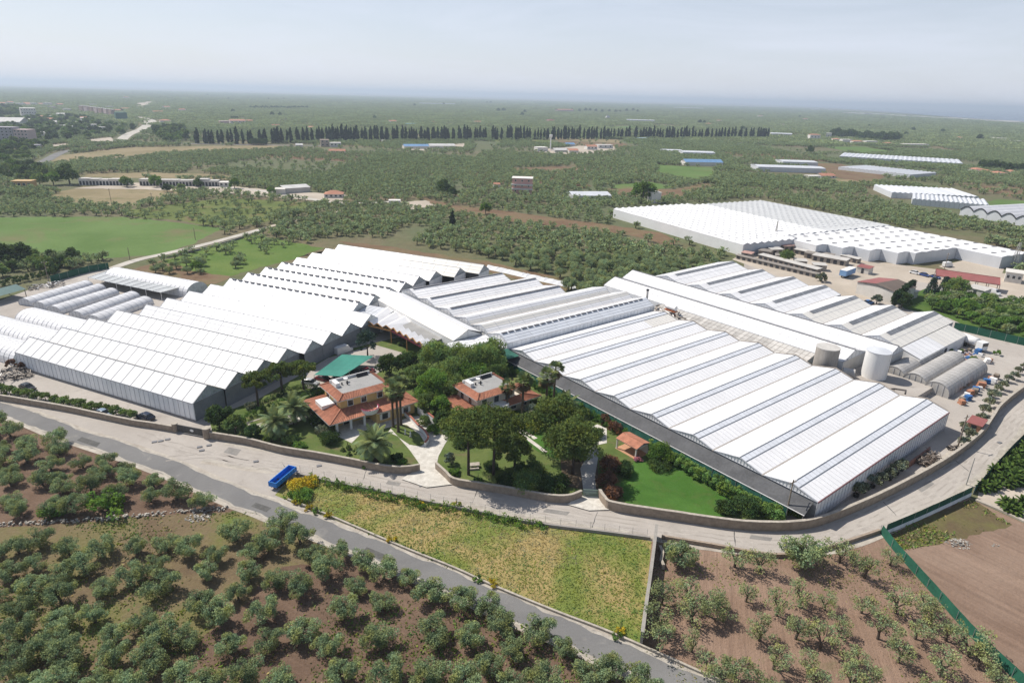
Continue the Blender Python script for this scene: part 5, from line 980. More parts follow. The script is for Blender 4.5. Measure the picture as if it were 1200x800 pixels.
# ---------------------------------------------------------------- garden plants
def one(name, label, cat, u, v, crown_args, lm, tm=None, trunk=None, sc=1.0, group=None, z=0.0):
    t = make_tree(name, crown_args, trunk or limbs(.6, 3, .5, .08, rnd.randrange(999))[0], lm, tm or m_bark, label, cat); t.location = P(u, v) + Vector((0, 0, z)); t.rotation_euler.z = rnd.uniform(0, 6.28); t.scale = (sc, sc, sc)
    if group: t['group'] = group
    return t
def dome(n, rx, z, rz, cr, per, size, seed=0, flat=.85, hollow=.35, up=.3):
    """clumps through a rounded crown"""
    q = np.random.default_rng(seed); d = q.normal(size=(n, 3)); d /= np.linalg.norm(d, axis=1)[:, None]; d[:, 2] = np.where(d[:, 2] < -.45, -d[:, 2], d[:, 2]); r = q.uniform(hollow, 1, n) ** .5
    w = 1 + .18 * np.sin(3 * np.arctan2(d[:, 1], d[:, 0]) + q.uniform(0, 6)); c = d * r[:, None] * np.array([rx, rx, rz]); c[:, :2] *= w[:, None]; c[:, 2] += z
    return clumps(c, q.uniform(.7, 1.25, n) * cr, per, size, flat, up=up)
def trunk_line(h, r, lean=.05, seed=0, top=.7, br=4, spread=1.5, rise=1.2):
    q = random.Random(seed); b = MB(); t = Vector((q.uniform(-lean, lean) * h, q.uniform(-lean, lean) * h, h)); b.tube([(0, 0, -.1), t * .5 + Vector((q.uniform(-.1, .1), 0, 0)), t], [r * 1.2, r, r * top], 8)
    for k in range(br): a = 6.28 * k / br + q.uniform(-.4, .4); e = t + Vector((math.cos(a) * spread, math.sin(a) * spread, rise)); b.tube([t - Vector((0, 0, .2)), t.lerp(e, .5) + Vector((0, 0, .15)), e], [r * .5, r * .4, r * .2], 5)
    return b
def pine(label, u, v, vc, rx, rz, seed, group=None, n=60):
    h = hfor(u, v, vc)
    return one('umbrella_pine', label, 'pine tree', u, v, dome(n, rx, h, rz, rx * .24, 120, .28, seed, .8, up=.45), l_pine, m_barkd, trunk_line(h - rz * .35, .24, .02, seed, br=6, spread=rx * .55, rise=rz * .4), group=group)
for i, (u, v, vc, lb) in enumerate(((303, 478, 446, 'umbrella pine over the yard road, the one nearest the roadside gate'), (331, 460, 434, 'umbrella pine over the yard road, middle one of three'), (356, 457, 433, 'umbrella pine over the yard road, the one by the silver car'))): pine(lb, u, v, vc, 3.0, 1.7, 200 + i, 'umbrella pines along the yard road', 46)
pine('big umbrella pine with a bare trunk beside the stone-paved drive', 549, 557, 500, 5.0, 2.5, 210, n=85); pine('biggest umbrella pine, right of the bare-trunked one, overhanging the garden table', 578, 557, 503, 5.6, 3.2, 211, n=110); pine('dense umbrella pine in the pine garden beside the thin garden path', 650, 530, 489, 5.0, 3.6, 212, n=110); pine('broad umbrella pine next to the shaded path and garden gate', 671, 556, 516, 4.7, 3.7, 213, n=105)
pine('low dark spreading pine between the drive and the cream villa path', 603, 548, 528, 3.3, 2.5, 214, n=60)
def tree(name, label, u, v, h, rx, rz, lm, seed, n=55, per=70, size=.36, th=1.6, cat='tree', group=None, tm=None):
    return one(name, label, cat, u, v, dome(n, rx, h, rz, rx * .3, per, size, seed), lm, tm or m_bark, trunk_line(max(.5, h - rz * .6), .2, .04, seed, br=5, spread=rx * .5, rise=rz * .3), group=group)
for u, v, h, rx, rz, lm, lb in ((541, 452, 5.6, 4.6, 4.4, l_tree, 'tall leafy tree behind the villas next to the sloping white shed roofs'), (566, 446, 5.2, 4.2, 4.2, l_tree, 'round leafy tree just left of the green net canopy'), (511, 446, 5.4, 4.3, 4.2, l_tree, 'leafy tree in the clump behind the villas, furthest to the yard side'), (508, 472, 4.2, 3.5, 3.4, l_fresh, 'lower bright leafy tree between the two villas'), (533, 475, 3.8, 3.2, 3.2, l_tree, 'dark leafy tree at the back left of the cream villa'), (517, 491, 2.6, 2.5, 2.3, l_fresh, 'small leafy tree by the ramp wall between the villas'), (478, 438, 3.2, 2.8, 2.4, l_dark, 'bushy tree left of the tall clump near the entrance canopy'), (457, 440, 2.8, 2.8, 2.2, l_dark, 'dark bushy tree behind the yellow villa at the parking'), (577, 436, 5.0, 3.0, 3.8, l_tree, 'feathery tree at the very back of the clump behind the villas'), (527, 462, 4.6, 3.6, 3.6, l_tree, 'leafy tree in the middle of the clump behind the villas'), (551, 462, 4.4, 3.6, 3.6, l_fresh, 'bright leafy tree right behind the cream villa'), (490, 455, 3.0, 2.8, 2.6, l_tree, 'low leafy tree behind the yellow villa at the ramp'), (582, 458, 3.6, 3.0, 3.0, l_dark, 'dark leafy tree at the right back corner of the cream villa'), (502, 486, 2.6, 2.3, 2.2, l_tree, 'dense leafy shrub tree above the white ramp wall'), (520, 503, 2.0, 2.0, 1.9, l_dark, 'dark leafy shrub at the lower end of the white ramp wall'), (535, 505, 2.2, 2.2, 2.0, l_tree, 'leafy shrub left of the cream villa terrace')): tree('broad_tree', lb, u, v, h, rx, rz, lm, int(u + v), int(9 * rx * rz ** .5) + 24, 95, .3)
tree('cedar_tree', 'dark layered cedar in front of the entrance canopy', 431, 419, 4.6, 2.6, 3.2, l_blue, 229, 45, 60, .3, tm=m_barkd)
tree('leafy_tree', 'dense dark shrub tree inside the roadside wall at the sliding gate', 258, 502, 2.8, 2.3, 2.3, l_dark, 230, 45); tree('leafy_tree', 'dense dark shrub tree second along the wall from the sliding gate', 276, 508, 2.2, 2.1, 1.8, l_tree, 231, 38); tree('leafy_tree', 'lower dark shrub third along the wall from the sliding gate', 298, 514, 1.5, 1.8, 1.3, l_dark, 232, 30); tree('leafy_tree', 'rounded green shrub by the wall below the date palms', 318, 518, 1.0, 1.2, .9, l_tree, 233, 22)
def bush(label, u, v, r, h, lm, seed, group=None, name='garden_bush', size=.22, n=26, per=70):
    return one(name, label, 'bush', u, v, dome(n, r, h * .5, h * .5, r * .38, per, size, seed, hollow=.5), lm, m_bark, limbs(.3, 3, r * .3, .05, seed)[0], group=group)
bush('big clipped round bush in front of the yellow villa porch', 388, 518, 1.9, 1.7, l_dark, 240, n=45); bush('pale brown-green round bush at the corner of the yellow villa', 378, 508, 1.3, 1.5, l_grey, 241); bush('yellow-leaved round bush by the cream villa', 621, 504, 1.7, 2.5, l_yel, 242, n=40); bush('smooth dark green dome bush next to the yellow-leaved one', 634, 497, 1.5, 2.4, l_dark, 243, n=40); bush('pale clipped flat-topped bush above the yellow-leaved one', 624, 487, 1.6, 2.3, l_grey, 244, n=36)
bush('rounded bright green shrub tree beside the garden pavilion', 773, 540, 2.1, 3.6, l_fresh, 245, n=60); bush('flat dark bush spreading under the shrub tree by the pavilion', 774, 549, 2.1, 1.1, l_dark, 246, n=40); bush('pink flowering bush in front of the garden pavilion', 748, 540, .9, .7, l_pink, 247, size=.16)
bush('dark green bush at the lower edge of the lawn, left one', 851, 601, 1.7, 1.9, l_dark, 248, n=40); bush('dark green bush at the lower edge of the lawn, right bigger one', 876, 601, 2.1, 2.6, l_dark, 249, n=55); bush('red-brown leaved bush by the garden gate, nearest the wall', 717, 583, 1.6, 2.0, l_red, 250, n=40); bush('red-brown leaved bush behind the first one at the garden gate', 712, 570, 1.6, 2.4, l_red, 251, n=40); bush('tall dark red-tinged bush at the shaded path', 715, 553, 1.9, 3.0, l_red, 252, n=45); bush('dark green bush between the red ones and the lawn', 731, 556, 1.6, 2.4, l_dark, 253, n=40); bush('rust-tinted bush by the green net, above the pavilion', 720, 507, 1.6, 2.2, l_red, 254, n=36); bush('second rust-tinted bush by the green net, closer to the path', 710, 497, 1.4, 2.0, l_red, 255, n=32)
bush('dense green shrub mass in the wall corner by the pine garden', 618, 572, 2.6, 2.6, l_tree, 256, n=60); bush('darker shrub mass beside the one in the wall corner', 645, 575, 2.3, 2.4, l_dark, 257, n=55); bush('low dark shrub left of the shrub masses under the pines', 593, 566, 1.6, 1.6, l_dark, 258, n=36); bush('tall upright shrub on the grass at the drive entrance', 527, 545, .9, 2.6, l_grey, 259); bush('small bright bush at the foot of the wall under the bare-trunked pine', 560, 566, .8, .9, l_fresh, 260, n=16)
for k, (u, v, r, h, lb) in enumerate(((408, 527, .55, .9, 'uppermost'), (418, 531, .6, 1.1, 'biggest'), (409, 534, .5, .8, 'lowest'), (402, 529, .45, .7, 'leftmost'))): bush('small round clipped ball bush below the villa, %s of the four' % lb, u, v, r, h, l_tree, 265 + k, 'clipped ball bushes below the villa', n=12, size=.16)
bush('dark leafy bush right of the date palm by the road wall', 466, 542, 1.0, 1.9, l_dark, 270); bush('green dome bush right of the date palm, nearest the drive', 472, 545, .9, 1.3, l_fresh, 271, n=20); bush('spiky dark shrub beside the pool terrace', 372, 498, 1.3, 2.1, l_dark, 272); bush('second spiky dark shrub against the villa corner', 365, 490, 1.3, 2.2, l_dark, 273); bush('pale round bush with a red flower at the bend of the yard road', 294, 480, 1.1, 1.5, l_grey, 274); bush('low bushy shrub on the grass below the date palms', 352, 525, 1.3, .9, l_fresh, 275); bush('dark shrub at the villa side of the pool hedge', 372, 462, 1.3, 1.3, l_dark, 276); bush('clipped round shrub in front of the entrance canopy', 470, 405, .9, 1.1, l_tree, 277); bush('leafy climber heap over the corner of the green net', 905, 603, 1.3, 2.1, l_corn, 278, n=30); bush('bright shrub behind the utility pole by the big greenhouse corner', 930, 605, 1.0, 1.1, l_fresh, 279)
bush('yellow blooming broom bush behind the blue trailer', 350, 573, 1.7, 1.4, l_flower, 280, n=44, size=.2, per=50); bush('smaller yellow broom at the tip of the meadow', 364, 567, 1.4, 1.1, l_flower, 281, n=34, size=.2, per=50); bush('green weedy bush at the tip of the meadow beside the trailer', 353, 584, 1.8, 1.0, l_fresh, 282, n=34)
for k, (u, v) in enumerate(((338, 582), (349, 590), (362, 597), (372, 601), (386, 606), (458, 634), (560, 680), (577, 686), (727, 741), (724, 748), (535, 592), (493, 593))): bush('small tuft of yellow-flowering weeds at the edge of the meadow', u, v, .7, .7, l_flower if k % 3 else l_fresh, 290 + k, 'yellow weed tufts round the meadow', 'weed_tuft', n=9, size=.16, per=40)
for k, (u, v, r, h, lm, lb) in enumerate(((575, 550, 1.3, 1.3, l_dark, 'low dark bush behind the garden table'), (612, 556, 1.7, 1.6, l_dark, 'dark bush in the shade between the pines'), (628, 555, 1.6, 1.8, l_tree, 'green bush in the shade beside the shrub masses'), (657, 568, 1.7, 1.6, l_dark, 'dark bush under the broad pine, at the wall'), (645, 513, 1.5, 1.7, l_tree, 'green bush between the two pines beside the thin path'), (606, 520, 1.5, 1.5, l_tree, 'green bush along the thin path below the cream villa'), (586, 516, 1.6, 1.8, l_dark, 'dark bush behind the biggest umbrella pine'), (562, 520, 1.6, 1.9, l_tree, 'green bush behind the bare-trunked pine'), (541, 523, 1.5, 1.6, l_dark, 'dark bush by the drive opposite the ramp wall'), (533, 556, .9, 1.0, l_fresh, 'small bright bush at the wall of the drive entrance'), (340, 519, 1.2, 1.3, l_tree, 'green bush between the date palm and the wall'), (387, 505, 1.1, 1.3, l_tree, 'bush at the porch terrace corner'), (428, 546, .9, .8, l_fresh, 'low bush at the foot of the broad date palm'), (332, 499, 1.2, 1.5, l_dark, 'dark bush between the pool and the date palms'), (357, 484, 1.4, 1.9, l_dark, 'dark bush by the pool terrace under the palms'), (455, 549, .9, .9, l_tree, 'low green bush at the wall near the drive'), (678, 537, 1.4, 2.0, l_tree, 'green bush along the shaded path'), (664, 512, 1.5, 2.0, l_dark, 'dark bush beside the start of the shaded path'), (700, 512, 1.2, 1.8, l_tree, 'green bush at the pale path near the black net'), (654, 487, 1.7, 2.2, l_tree, 'green bush at the feet of the fan palms by the net'), (630, 478, 1.7, 2.0, l_tree, 'green bush right of the cream villa'), (600, 465, 1.8, 2.4, l_tree, 'green bush behind the cream villa terrace'), (497, 497, 1.3, 1.7, l_tree, 'bush on the bank above the ramp wall'), (508, 507, 1.2, 1.5, l_fresh, 'bright bush on the bank above the drive'), (480, 453, 1.8, 2.2, l_dark, 'dark bush behind the yellow villa'), (494, 470, 1.7, 2.2, l_tree, 'leafy bush at the right end of the yellow villa'))): bush(lb, u, v, r, h, lm, 600 + k, n=30)
# hedges: long clipped rows
def hedge(label, px, w, h, lm, seed, step=.55, per=46, size=.22, name='hedge', cat='hedge'):
    ln = gl(px, 4) if not isinstance(px[0], Vector) else smooth_line(px, 4); q = np.random.default_rng(seed); c = []; r = []; c0 = ln[len(ln) // 2]
    for a, b in zip(ln, ln[1:]):
        d = (b - a); n = max(1, int(d.length / step)); nn = Vector((-d.y, d.x, 0)).normalized()
        for i in range(n):
            for z in np.arange(h * .25, h, .5):
                p = a.lerp(b, (i + q.uniform(0, 1)) / n) + nn * q.uniform(-.5, .5) * w * .7; c.append((p.x - c0.x, p.y - c0.y, z + q.uniform(-.1, .15))); r.append(q.uniform(.3, .5) * max(.7, min(1.2, w)))
    V, F, T = clumps(c, r, per, size, .9); t = thing(name, label, cat, (c0.x, c0.y, 0)); o = bpy.data.objects.new('foliage', npmesh(name, V, F, T, [lm])); COL.objects.link(o); o.parent = t
    s = MB(); 
    for i in range(0, len(ln), 3): p = ln[i] - Vector((c0.x, c0.y, 0)); s.tube([(p.x, p.y, 0), (p.x, p.y, h * .6)], .05, 5); s.build('stem', m_bark, t, world=False); s = MB()
    return t
hedge('clipped green hedge along the yard side of the swimming pool', [(283, 496), (300, 488), (320, 479), (336, 474)], 1.1, 1.7, l_hedge, 1); hedge('clipped hedge between the parked cars and the yellow villa', [(354, 470), (368, 466), (384, 459)], 1.2, 1.5, l_hedge, 2); hedge('low dark bushes along the yard road under the umbrella pines', [(300, 478), (320, 468), (338, 459), (352, 455), (372, 455)], 1.6, .9, l_dark, 3)
hedge('tall bright green reed hedge between the lawn and the green net', [FA(-5.2, c) for c in (32, 26, 20, 13, 6, 3)], 3.0, 2.6, l_corn, 4, .4, 60, .3); hedge('lush green creeper bank below the black net beside the palms', [FA(-4.5, c) for c in (81, 72, 63, 54, 46, 38)], 2.4, 2.0, l_hedge, 5, .5, 60, .25); hedge('low clipped hedge at the parking behind the yellow villa', [(398, 446), (412, 441), (424, 437)], 1.0, 1.0, l_hedge, 6)
hedge('green weeds overgrowing the retaining wall at the top of the meadow', [(360, 562), (410, 573), (450, 582), (500, 594), (540, 600), (580, 609), (640, 621)], 3.2, .8, l_fresh, 7, .5, 40, .22); hedge('green weedy strip along the roadside edge of the meadow', [(345, 590), (400, 610), (467, 638), (530, 664)], .8, .5, l_hedge, 8, .9, 28, .2)
hedge('dark green hedge behind the nets at the far left edge', [(0, 336), (25, 331), (58, 323), (70, 312)], 3.0, 2.6, l_dark, 9, .9, 34, .4); hedge('tall dark clipped cypress hedge next to the brown-roofed warehouse', [(1045, 362), (1056, 354), (1068, 345)], 2.2, 6.0, l_cyp, 10, .5, 36, .3)
# palms
def fan_palm(h, seed):
    q = random.Random(seed); t = thing('fan_palm', '', 'palm tree'); b = MB(); lean = q.uniform(-.25, .25); b.tube([(0, 0, -.1), (0, 0, .6), (lean * .5, 0, h * .5), (lean, 0, h)], [.42, .3, .24, .22], 9); b.build('trunk', m_palmb, t, world=False)
    for nm, n, e0, e1, mt_, drop in (('crown', 46, -25, 80, l_palm, .9), ('dead_leaves', 16, -75, -35, leafmat('dead palm leaves', (0.14, 0.105, 0.06), trans=.1), 1.2)):
        vs = []; fs = []; ts = []
        for k in range(n):
            a = q.uniform(0, 6.28); e = R(q.uniform(e0, e1)); d = Vector((math.cos(a) * math.cos(e), math.sin(a) * math.cos(e), math.sin(e))); l = q.uniform(1.0, 1.5); c = Vector((lean, 0, h)) + d * l; s = d.cross(Vector((0, 0, 1))).normalized(); u = s.cross(d); tn = q.uniform(.75, 1.25)
            for j in range(9):
                th = (j - 4) * .32; dd = d * math.cos(th) + s * math.sin(th); tip = c + dd * q.uniform(.85, 1.15) - Vector((0, 0, .25 * drop * q.uniform(.6, 1.3))); w = (s * math.cos(th) - d * math.sin(th)) * .11; i = len(vs); m_ = c.lerp(tip, .55) + Vector((0, 0, .06)); vs += [c, m_ - w, tip, m_ + w]; fs.append((i, i + 1, i + 2, i + 3)); ts.append(tn)
            i = len(vs); o_ = Vector((lean, 0, h)); vs += [o_ - s * .03, o_ + s * .03, c + s * .02, c - s * .02]; fs.append((i, i + 1, i + 2, i + 3)); ts.append(.9)
        o = bpy.data.objects.new(nm, npmesh(nm, vs, np.array(fs), ts, [mt_])); COL.objects.link(o); o.parent = t
    return Proto(t)
def date_palm(h, L_, n, seed, lm=None, name='date_palm', rt=.3):
    q = random.Random(seed); t = thing(name, '', 'palm tree'); b = MB(); b.tube([(0, 0, -.1), (0, 0, h * .5), (0, 0, h + .2)], [rt * 1.3, rt, rt * 1.15], 10); b.build('trunk', m_palmb, t, world=False); vs = []; fs = []; ts = []
    for k in range(n):
        a = k * 2.4 + q.uniform(-.2, .2); e = R(88 - 105 * (k / n) ** .8); l = L_ * q.uniform(.85, 1.1); d = Vector((math.cos(a), math.sin(a), 0)); p = Vector((0, 0, h + .2)); tn = q.uniform(.75, 1.25); m_ = 13; dirn = d * math.cos(e) + Vector((0, 0, math.sin(e))); s = Vector((-d.y, d.x, 0))
        for j in range(m_):
            f = j / m_; dirn = (dirn - Vector((0, 0, .085 + .04 * f))).normalized(); nx = p + dirn * (l / m_); lw = (.52 * math.sin(math.pi * (.12 + .86 * f)) + .06) * L_ / 3
            for sg in (-1, 1): i = len(vs); tip = p + s * sg * lw + dirn * lw * .55 - Vector((0, 0, lw * .35)); vs += [p, nx, tip + dirn * .1, tip - dirn * .05]; fs.append((i, i + 1, i + 2, i + 3)); ts.append(tn * q.uniform(.85, 1.1))
            p = nx
    o = bpy.data.objects.new('crown', npmesh('palm crown', vs, np.array(fs), ts, [lm or l_palm])); COL.objects.link(o); o.parent = t; return Proto(t)
fp = [fan_palm(9.6, 1), fan_palm(9.0, 2)]
for k, (u, v, s, lb) in enumerate(((461, 501, .98, 'tall fan palm in front of the yellow villa, leftmost trunk of the cluster'), (467, 507, 1.04, 'tall fan palm in front of the yellow villa, frontmost trunk of the cluster'), (470, 499, 1.0, 'tall fan palm in front of the yellow villa, rear trunk of the cluster'), (594, 491, .85, 'shorter fan palm right before the cream villa balcony'), (611, 497, 1.05, 'tall fan palm at the corner of the cream villa'), (640, 490, 1.08, 'tall slender fan palm between the yellow-leaved bush and the black net'), (648, 479, 1.0, 'fan palm just behind the slender one near the black net'))): fp[k % 2].place(P(u, v), rnd.uniform(0, 6), s, lb, 'fan palms by the villas')
dp = date_palm(3.3, 3.6, 40, 3, rt=.36)
for u, v, s, lb in ((325, 512, 1.0, 'date palm on the lawn by the pool, nearest the road wall'), (346, 497, 1.08, 'date palm on the lawn beside the pool terrace'), (440, 541, 1.15, 'broad date palm by the road wall below the yellow villa'), (663, 490, .95, 'date palm beside the black shade net')): dp.place(P(u, v), rnd.uniform(0, 6), s, lb, 'date palms in the villa gardens')
# young palms beyond the lane at the right edge
yp = date_palm(.5, 1.35, 30, 5, leafmat('young palm leaves', (0.075, 0.125, 0.03), trans=.25, rand=.2), 'young_palm', .14); n = 0
for x, y in grid_pts([(1146, 572), (1165, 553), (1180, 540), (1210, 510), (1260, 480), (1260, 560), (1210, 562), (1190, 571), (1165, 582)], 1.9, .35): yp.place((x, y, 0), rnd.uniform(0, 6), rnd.uniform(.85, 1.25), 'young bushy palm in the close-planted rows beyond the dark green net at the right edge', 'young palms beyond the lane')
for u, v in ((1176, 592), (1186, 596), (1196, 592), (1181, 600), (1192, 604)): yp.place(P(u, v), rnd.uniform(0, 6), rnd.uniform(.9, 1.2), 'young palm in the small separate patch by the pale kerb strip', 'young palms by the kerb strip')
# shrubs inside the roadside wall and potted shrubs along the right wall
sh = [Proto(one('wall_shrub', '', 'shrub', 0, 0, dome(24, 1.3, 1.1, .9, .45, 48, .26, 300 + k), l_tree, m_bark)) for k in range(3)]
for k in range(17): t = k / 16; u = -8 + 165 * t; rnd.choice(sh).place(P(u, 459 + 30.0 * t + rnd.uniform(-1, 1)), rnd.uniform(0, 6), rnd.uniform(.75, 1.05), 'green shrub in the row just inside the low roadside wall at the left', 'shrubs inside the roadside wall')
pt = [Proto(one('potted_oleander', '', 'shrub', 0, 0, dome(22, .95, 1.35, .8, .36, 40, .22, 310 + k), l_grey, m_bark)) for k in range(2)]
for t_ in pt: b = MB(); b.cyl((0, 0, 0), .35, .5, 12, r2=.42); b.build('pot', M('plant pot', (0.03, 0.03, 0.03)), t_.root, world=False)
for u, v in ((1003, 582), (1012, 577), (1022, 571), (1032, 567), (1042, 562), (1050, 556), (1056, 551), (1128, 524), (1134, 515), (1128, 505), (1149, 497), (1152, 487), (1158, 477), (1163, 471), (1160, 465), (1168, 460), (1174, 457), (1180, 448), (1187, 445), (1192, 438), (1199, 434)): rnd.choice(pt).place(P(u, v), rnd.uniform(0, 6), rnd.uniform(.85, 1.35), 'grey-green oleander standing along the inside of the curved stone wall', 'oleanders along the curved wall')
# orchard garden at the right
oc = [Proto(one('orchard_tree', '', 'tree', 0, 0, dome(30, 1.7, 2.2, 1.2, .6, 50, .34, 320 + k), (l_tree, l_olive, l_fresh)[k], m_bark, trunk_line(1.2, .12, .05, k))) for k in range(3)]
for x, y in grid_pts([(1075, 352), (1110, 350), (1150, 352), (1210, 362), (1240, 370), (1240, 404), (1190, 398), (1150, 387), (1120, 378), (1085, 365)], 4.6, 1.0): rnd.choice(oc).place((x, y, 0), rnd.uniform(0, 6), rnd.uniform(.95, 1.35), 'fruit tree in the walled orchard garden at the right', 'fruit trees in the orchard garden')
tree('round_tree', 'round glossy dark tree beside the two spruces near the long red canopy', 1118, 350, 4.4, 3.6, 3.4, l_tree, 330, 70); tree('round_tree', 'dark rounded tree at the foot of the cypress hedge by the warehouse', 1056, 361, 3.0, 2.8, 2.6, l_dark, 331, 50); tree('round_tree', 'small grey-leaved tree in front of the warehouse', 1027, 356, 1.8, 1.6, 1.4, l_grey, 332, 26); tree('round_tree', 'round green tree among the low pens of the dusty yard', 921.5, 308, 3.0, 3.0, 2.3, l_tree, 333, 46); tree('round_tree', 'grey leafy bush by the blue truck trailer', 962, 330, 1.8, 2.0, 1.6, l_grey, 334, 26)
for u, v, lb in ((1090, 347, 'blue spruce near the long red canopy, left one'), (1104, 346, 'blue spruce near the long red canopy, right one')): one('blue_spruce', lb, 'spruce', u, v, clumps([(math.cos(a) * r, math.sin(a) * r, z) for z in np.arange(.8, 7.4, .55) for r in [2.3 * (1 - z / 8)] for a in np.arange(0, 6.28, 1.05)], [.62] * 72, 40, .32, .5), l_blue, m_barkd, trunk_line(6.5, .16, .01, 1, br=0))
# ---------------------------------------------------------------- vehicles
CARS = {}
def car_proto(kind, colname, col):
    if colname + kind in CARS: return CARS[colname + kind]
    t = thing(kind, '', {'car': 'car', 'van': 'van'}[kind]); paint = M('paint ' + colname, col, var=.03, rough=.25, spec=.6); glass = M('car glass', (0.012, 0.014, 0.016), var=.05, rough=.06, spec=.7); tyre = M('tyre', (0.02, 0.02, 0.02)); b = MB()
    def loft(b, secs, mat=0):
        """secs: (x, half width bottom, half width top, z bottom, z top)"""
        vs = [];
        for x, wb, wtp, z0, z1 in secs: zm = z0 + (z1 - z0) * .55; vs += [(x, -wb, z0), (x, -wb * 1.03, zm), (x, -wtp, z1), (x, wtp, z1), (x, wb * 1.03, zm), (x, wb, z0)]
        n = len(secs); fs = [(i * 6 + k, i * 6 + (k + 1) % 6, (i + 1) * 6 + (k + 1) % 6, (i + 1) * 6 + k) for i in range(n - 1) for k in range(6)]; b.mesh(vs, [f[::-1] for f in fs] + [tuple(range(6)), tuple(range(n * 6 - 1, n * 6 - 7, -1))], mat, 1)
    if kind == 'car':
        loft(b, [(-2.1, .72, .66, .35, .72), (-2.0, .80, .74, .28, .92), (-1.2, .85, .78, .25, .96), (.7, .85, .78, .25, .94), (1.6, .82, .72, .26, .82), (2.05, .74, .62, .32, .66)]); b.build('body', paint, t, world=False)
        b = MB(); loft(b, [(-1.85, .70, .60, .93, .96), (-1.25, .72, .56, .95, 1.36), (-.3, .74, .58, .95, 1.46), (.45, .73, .57, .94, 1.40), (1.15, .70, .62, .90, .93)]); b.build('cabin', glass, t, world=False); b = MB(); loft(b, [(-1.2, .55, .53, 1.36, 1.40), (-.3, .57, .55, 1.45, 1.49), (.42, .55, .53, 1.40, 1.43)]); b.build('roof', paint, t, world=False); wx, r = (-1.3, 1.32), .31; lz, lx = .66, 1.98
    else:
        loft(b, [(-2.5, .88, .84, .4, 2.1), (-2.4, .92, .86, .35, 2.2), (1.0, .92, .86, .35, 2.2), (1.7, .92, .8, .35, 1.35), (2.4, .86, .74, .4, 1.0)]); b.build('body', paint, t, world=False); b = MB(); loft(b, [(1.12, .86, .76, 1.4, 2.1), (1.78, .84, .74, 1.36, 1.42)]); b.build('windscreen', glass, t, world=False); wx, r = (-1.6, 1.6), .36; lz, lx = .8, 2.4
    wb = MB(); wb.tube([(0, -.11, 0), (0, .11, 0)], r, 14); wm = wb.data('wheel', tyre)
    for x in wx:
        for s in (-1, 1): o = bpy.data.objects.new('wheel', wm); COL.objects.link(o); o.parent = t; o.location = (x, s * .76, r)
    for s in (-1, 1): b = MB(); b.box((lx, s * .55, lz), (.12, .3, .14)); b.build('headlight', M('lamp glass', (0.7, 0.7, 0.66), rough=.15), t, world=False)
    CARS[colname + kind] = Proto(t); return CARS[colname + kind]
def car(u, v, rz, label, colname, col, kind='car', group=None): return car_proto(kind, colname, col).place(P(u, v), rz, 1.0, label, group)
NAVY, SILV, DRED, BLK, WHT, BLU = ('navy', (0.012, 0.02, 0.045)), ('silver', (0.42, 0.43, 0.44)), ('dark red', (0.12, 0.012, 0.018)), ('black', (0.015, 0.016, 0.018)), ('white', (0.72, 0.72, 0.71)), ('blue', (0.02, 0.05, 0.19))
car(171, 490.5, FL.rot + math.pi, 'dark blue car parked behind the roadside wall below the panelled greenhouse', *NAVY); car(364, 450.5, -.25, 'silver car parked behind the umbrella pine', *SILV); car(378, 446, 2.7, 'dark red car next to the silver one', *DRED); car(400, 446.5, .3, 'grey-blue car half under the teal shade net', 'slate', (0.10, 0.14, 0.16)); car(419, 440, .4, 'black car in the shade of the teal net', *BLK); car(430, 437, .5, 'dark red car at the far end of the teal shade net', *DRED); car(403, 413.5, FA.rot + .2, 'white van standing on the yard road below the left greenhouse', *WHT, kind='van'); car(122, 487, FL.rot, 'pale blue car among the shrubs behind the roadside wall', 'pale blue', (0.2, 0.26, 0.33)); car(33, 456, FL.rot, 'dark car by the shrubs at the far left wall', *BLK)
for u, v, c, lb in ((1143, 305.5, BLK, 'black car first in the line at the distant car park'), (1151, 307, NAVY, 'navy car second in the line at the distant car park'), (1160, 309, BLK, 'black car in the middle of the line at the distant car park'), (1165.5, 310.5, BLK, 'black car fourth in the line at the distant car park'), (1171, 312, SILV, 'silver car at the end of the line at the distant car park'), (1083, 323.5, BLU, 'blue car on the dusty road left of the red canopy'), (1096, 326, BLU, 'blue car right at the end of the red canopy'), (1072, 321, WHT, 'white car on the dusty road left of the blue ones'), (1116, 328.5, NAVY, 'navy car under the long red canopy'), (1119, 335, BLK, 'black car in front of the long red canopy')): car(u, v, FD.rot + rnd.uniform(-.2, .2), lb, *c)
car(1110, 312.5, FD.rot + 1.5, 'white van by the grey wall of the oval-vent greenhouse', *WHT, kind='van'); car(1017.5, 356, .4, 'small bright blue car between the vented greenhouse and warehouse', 'bright blue', (0.05, 0.17, 0.42)); car(1163, 345, FD.rot, 'white camper van at the end of the grey shed', *WHT, kind='van')
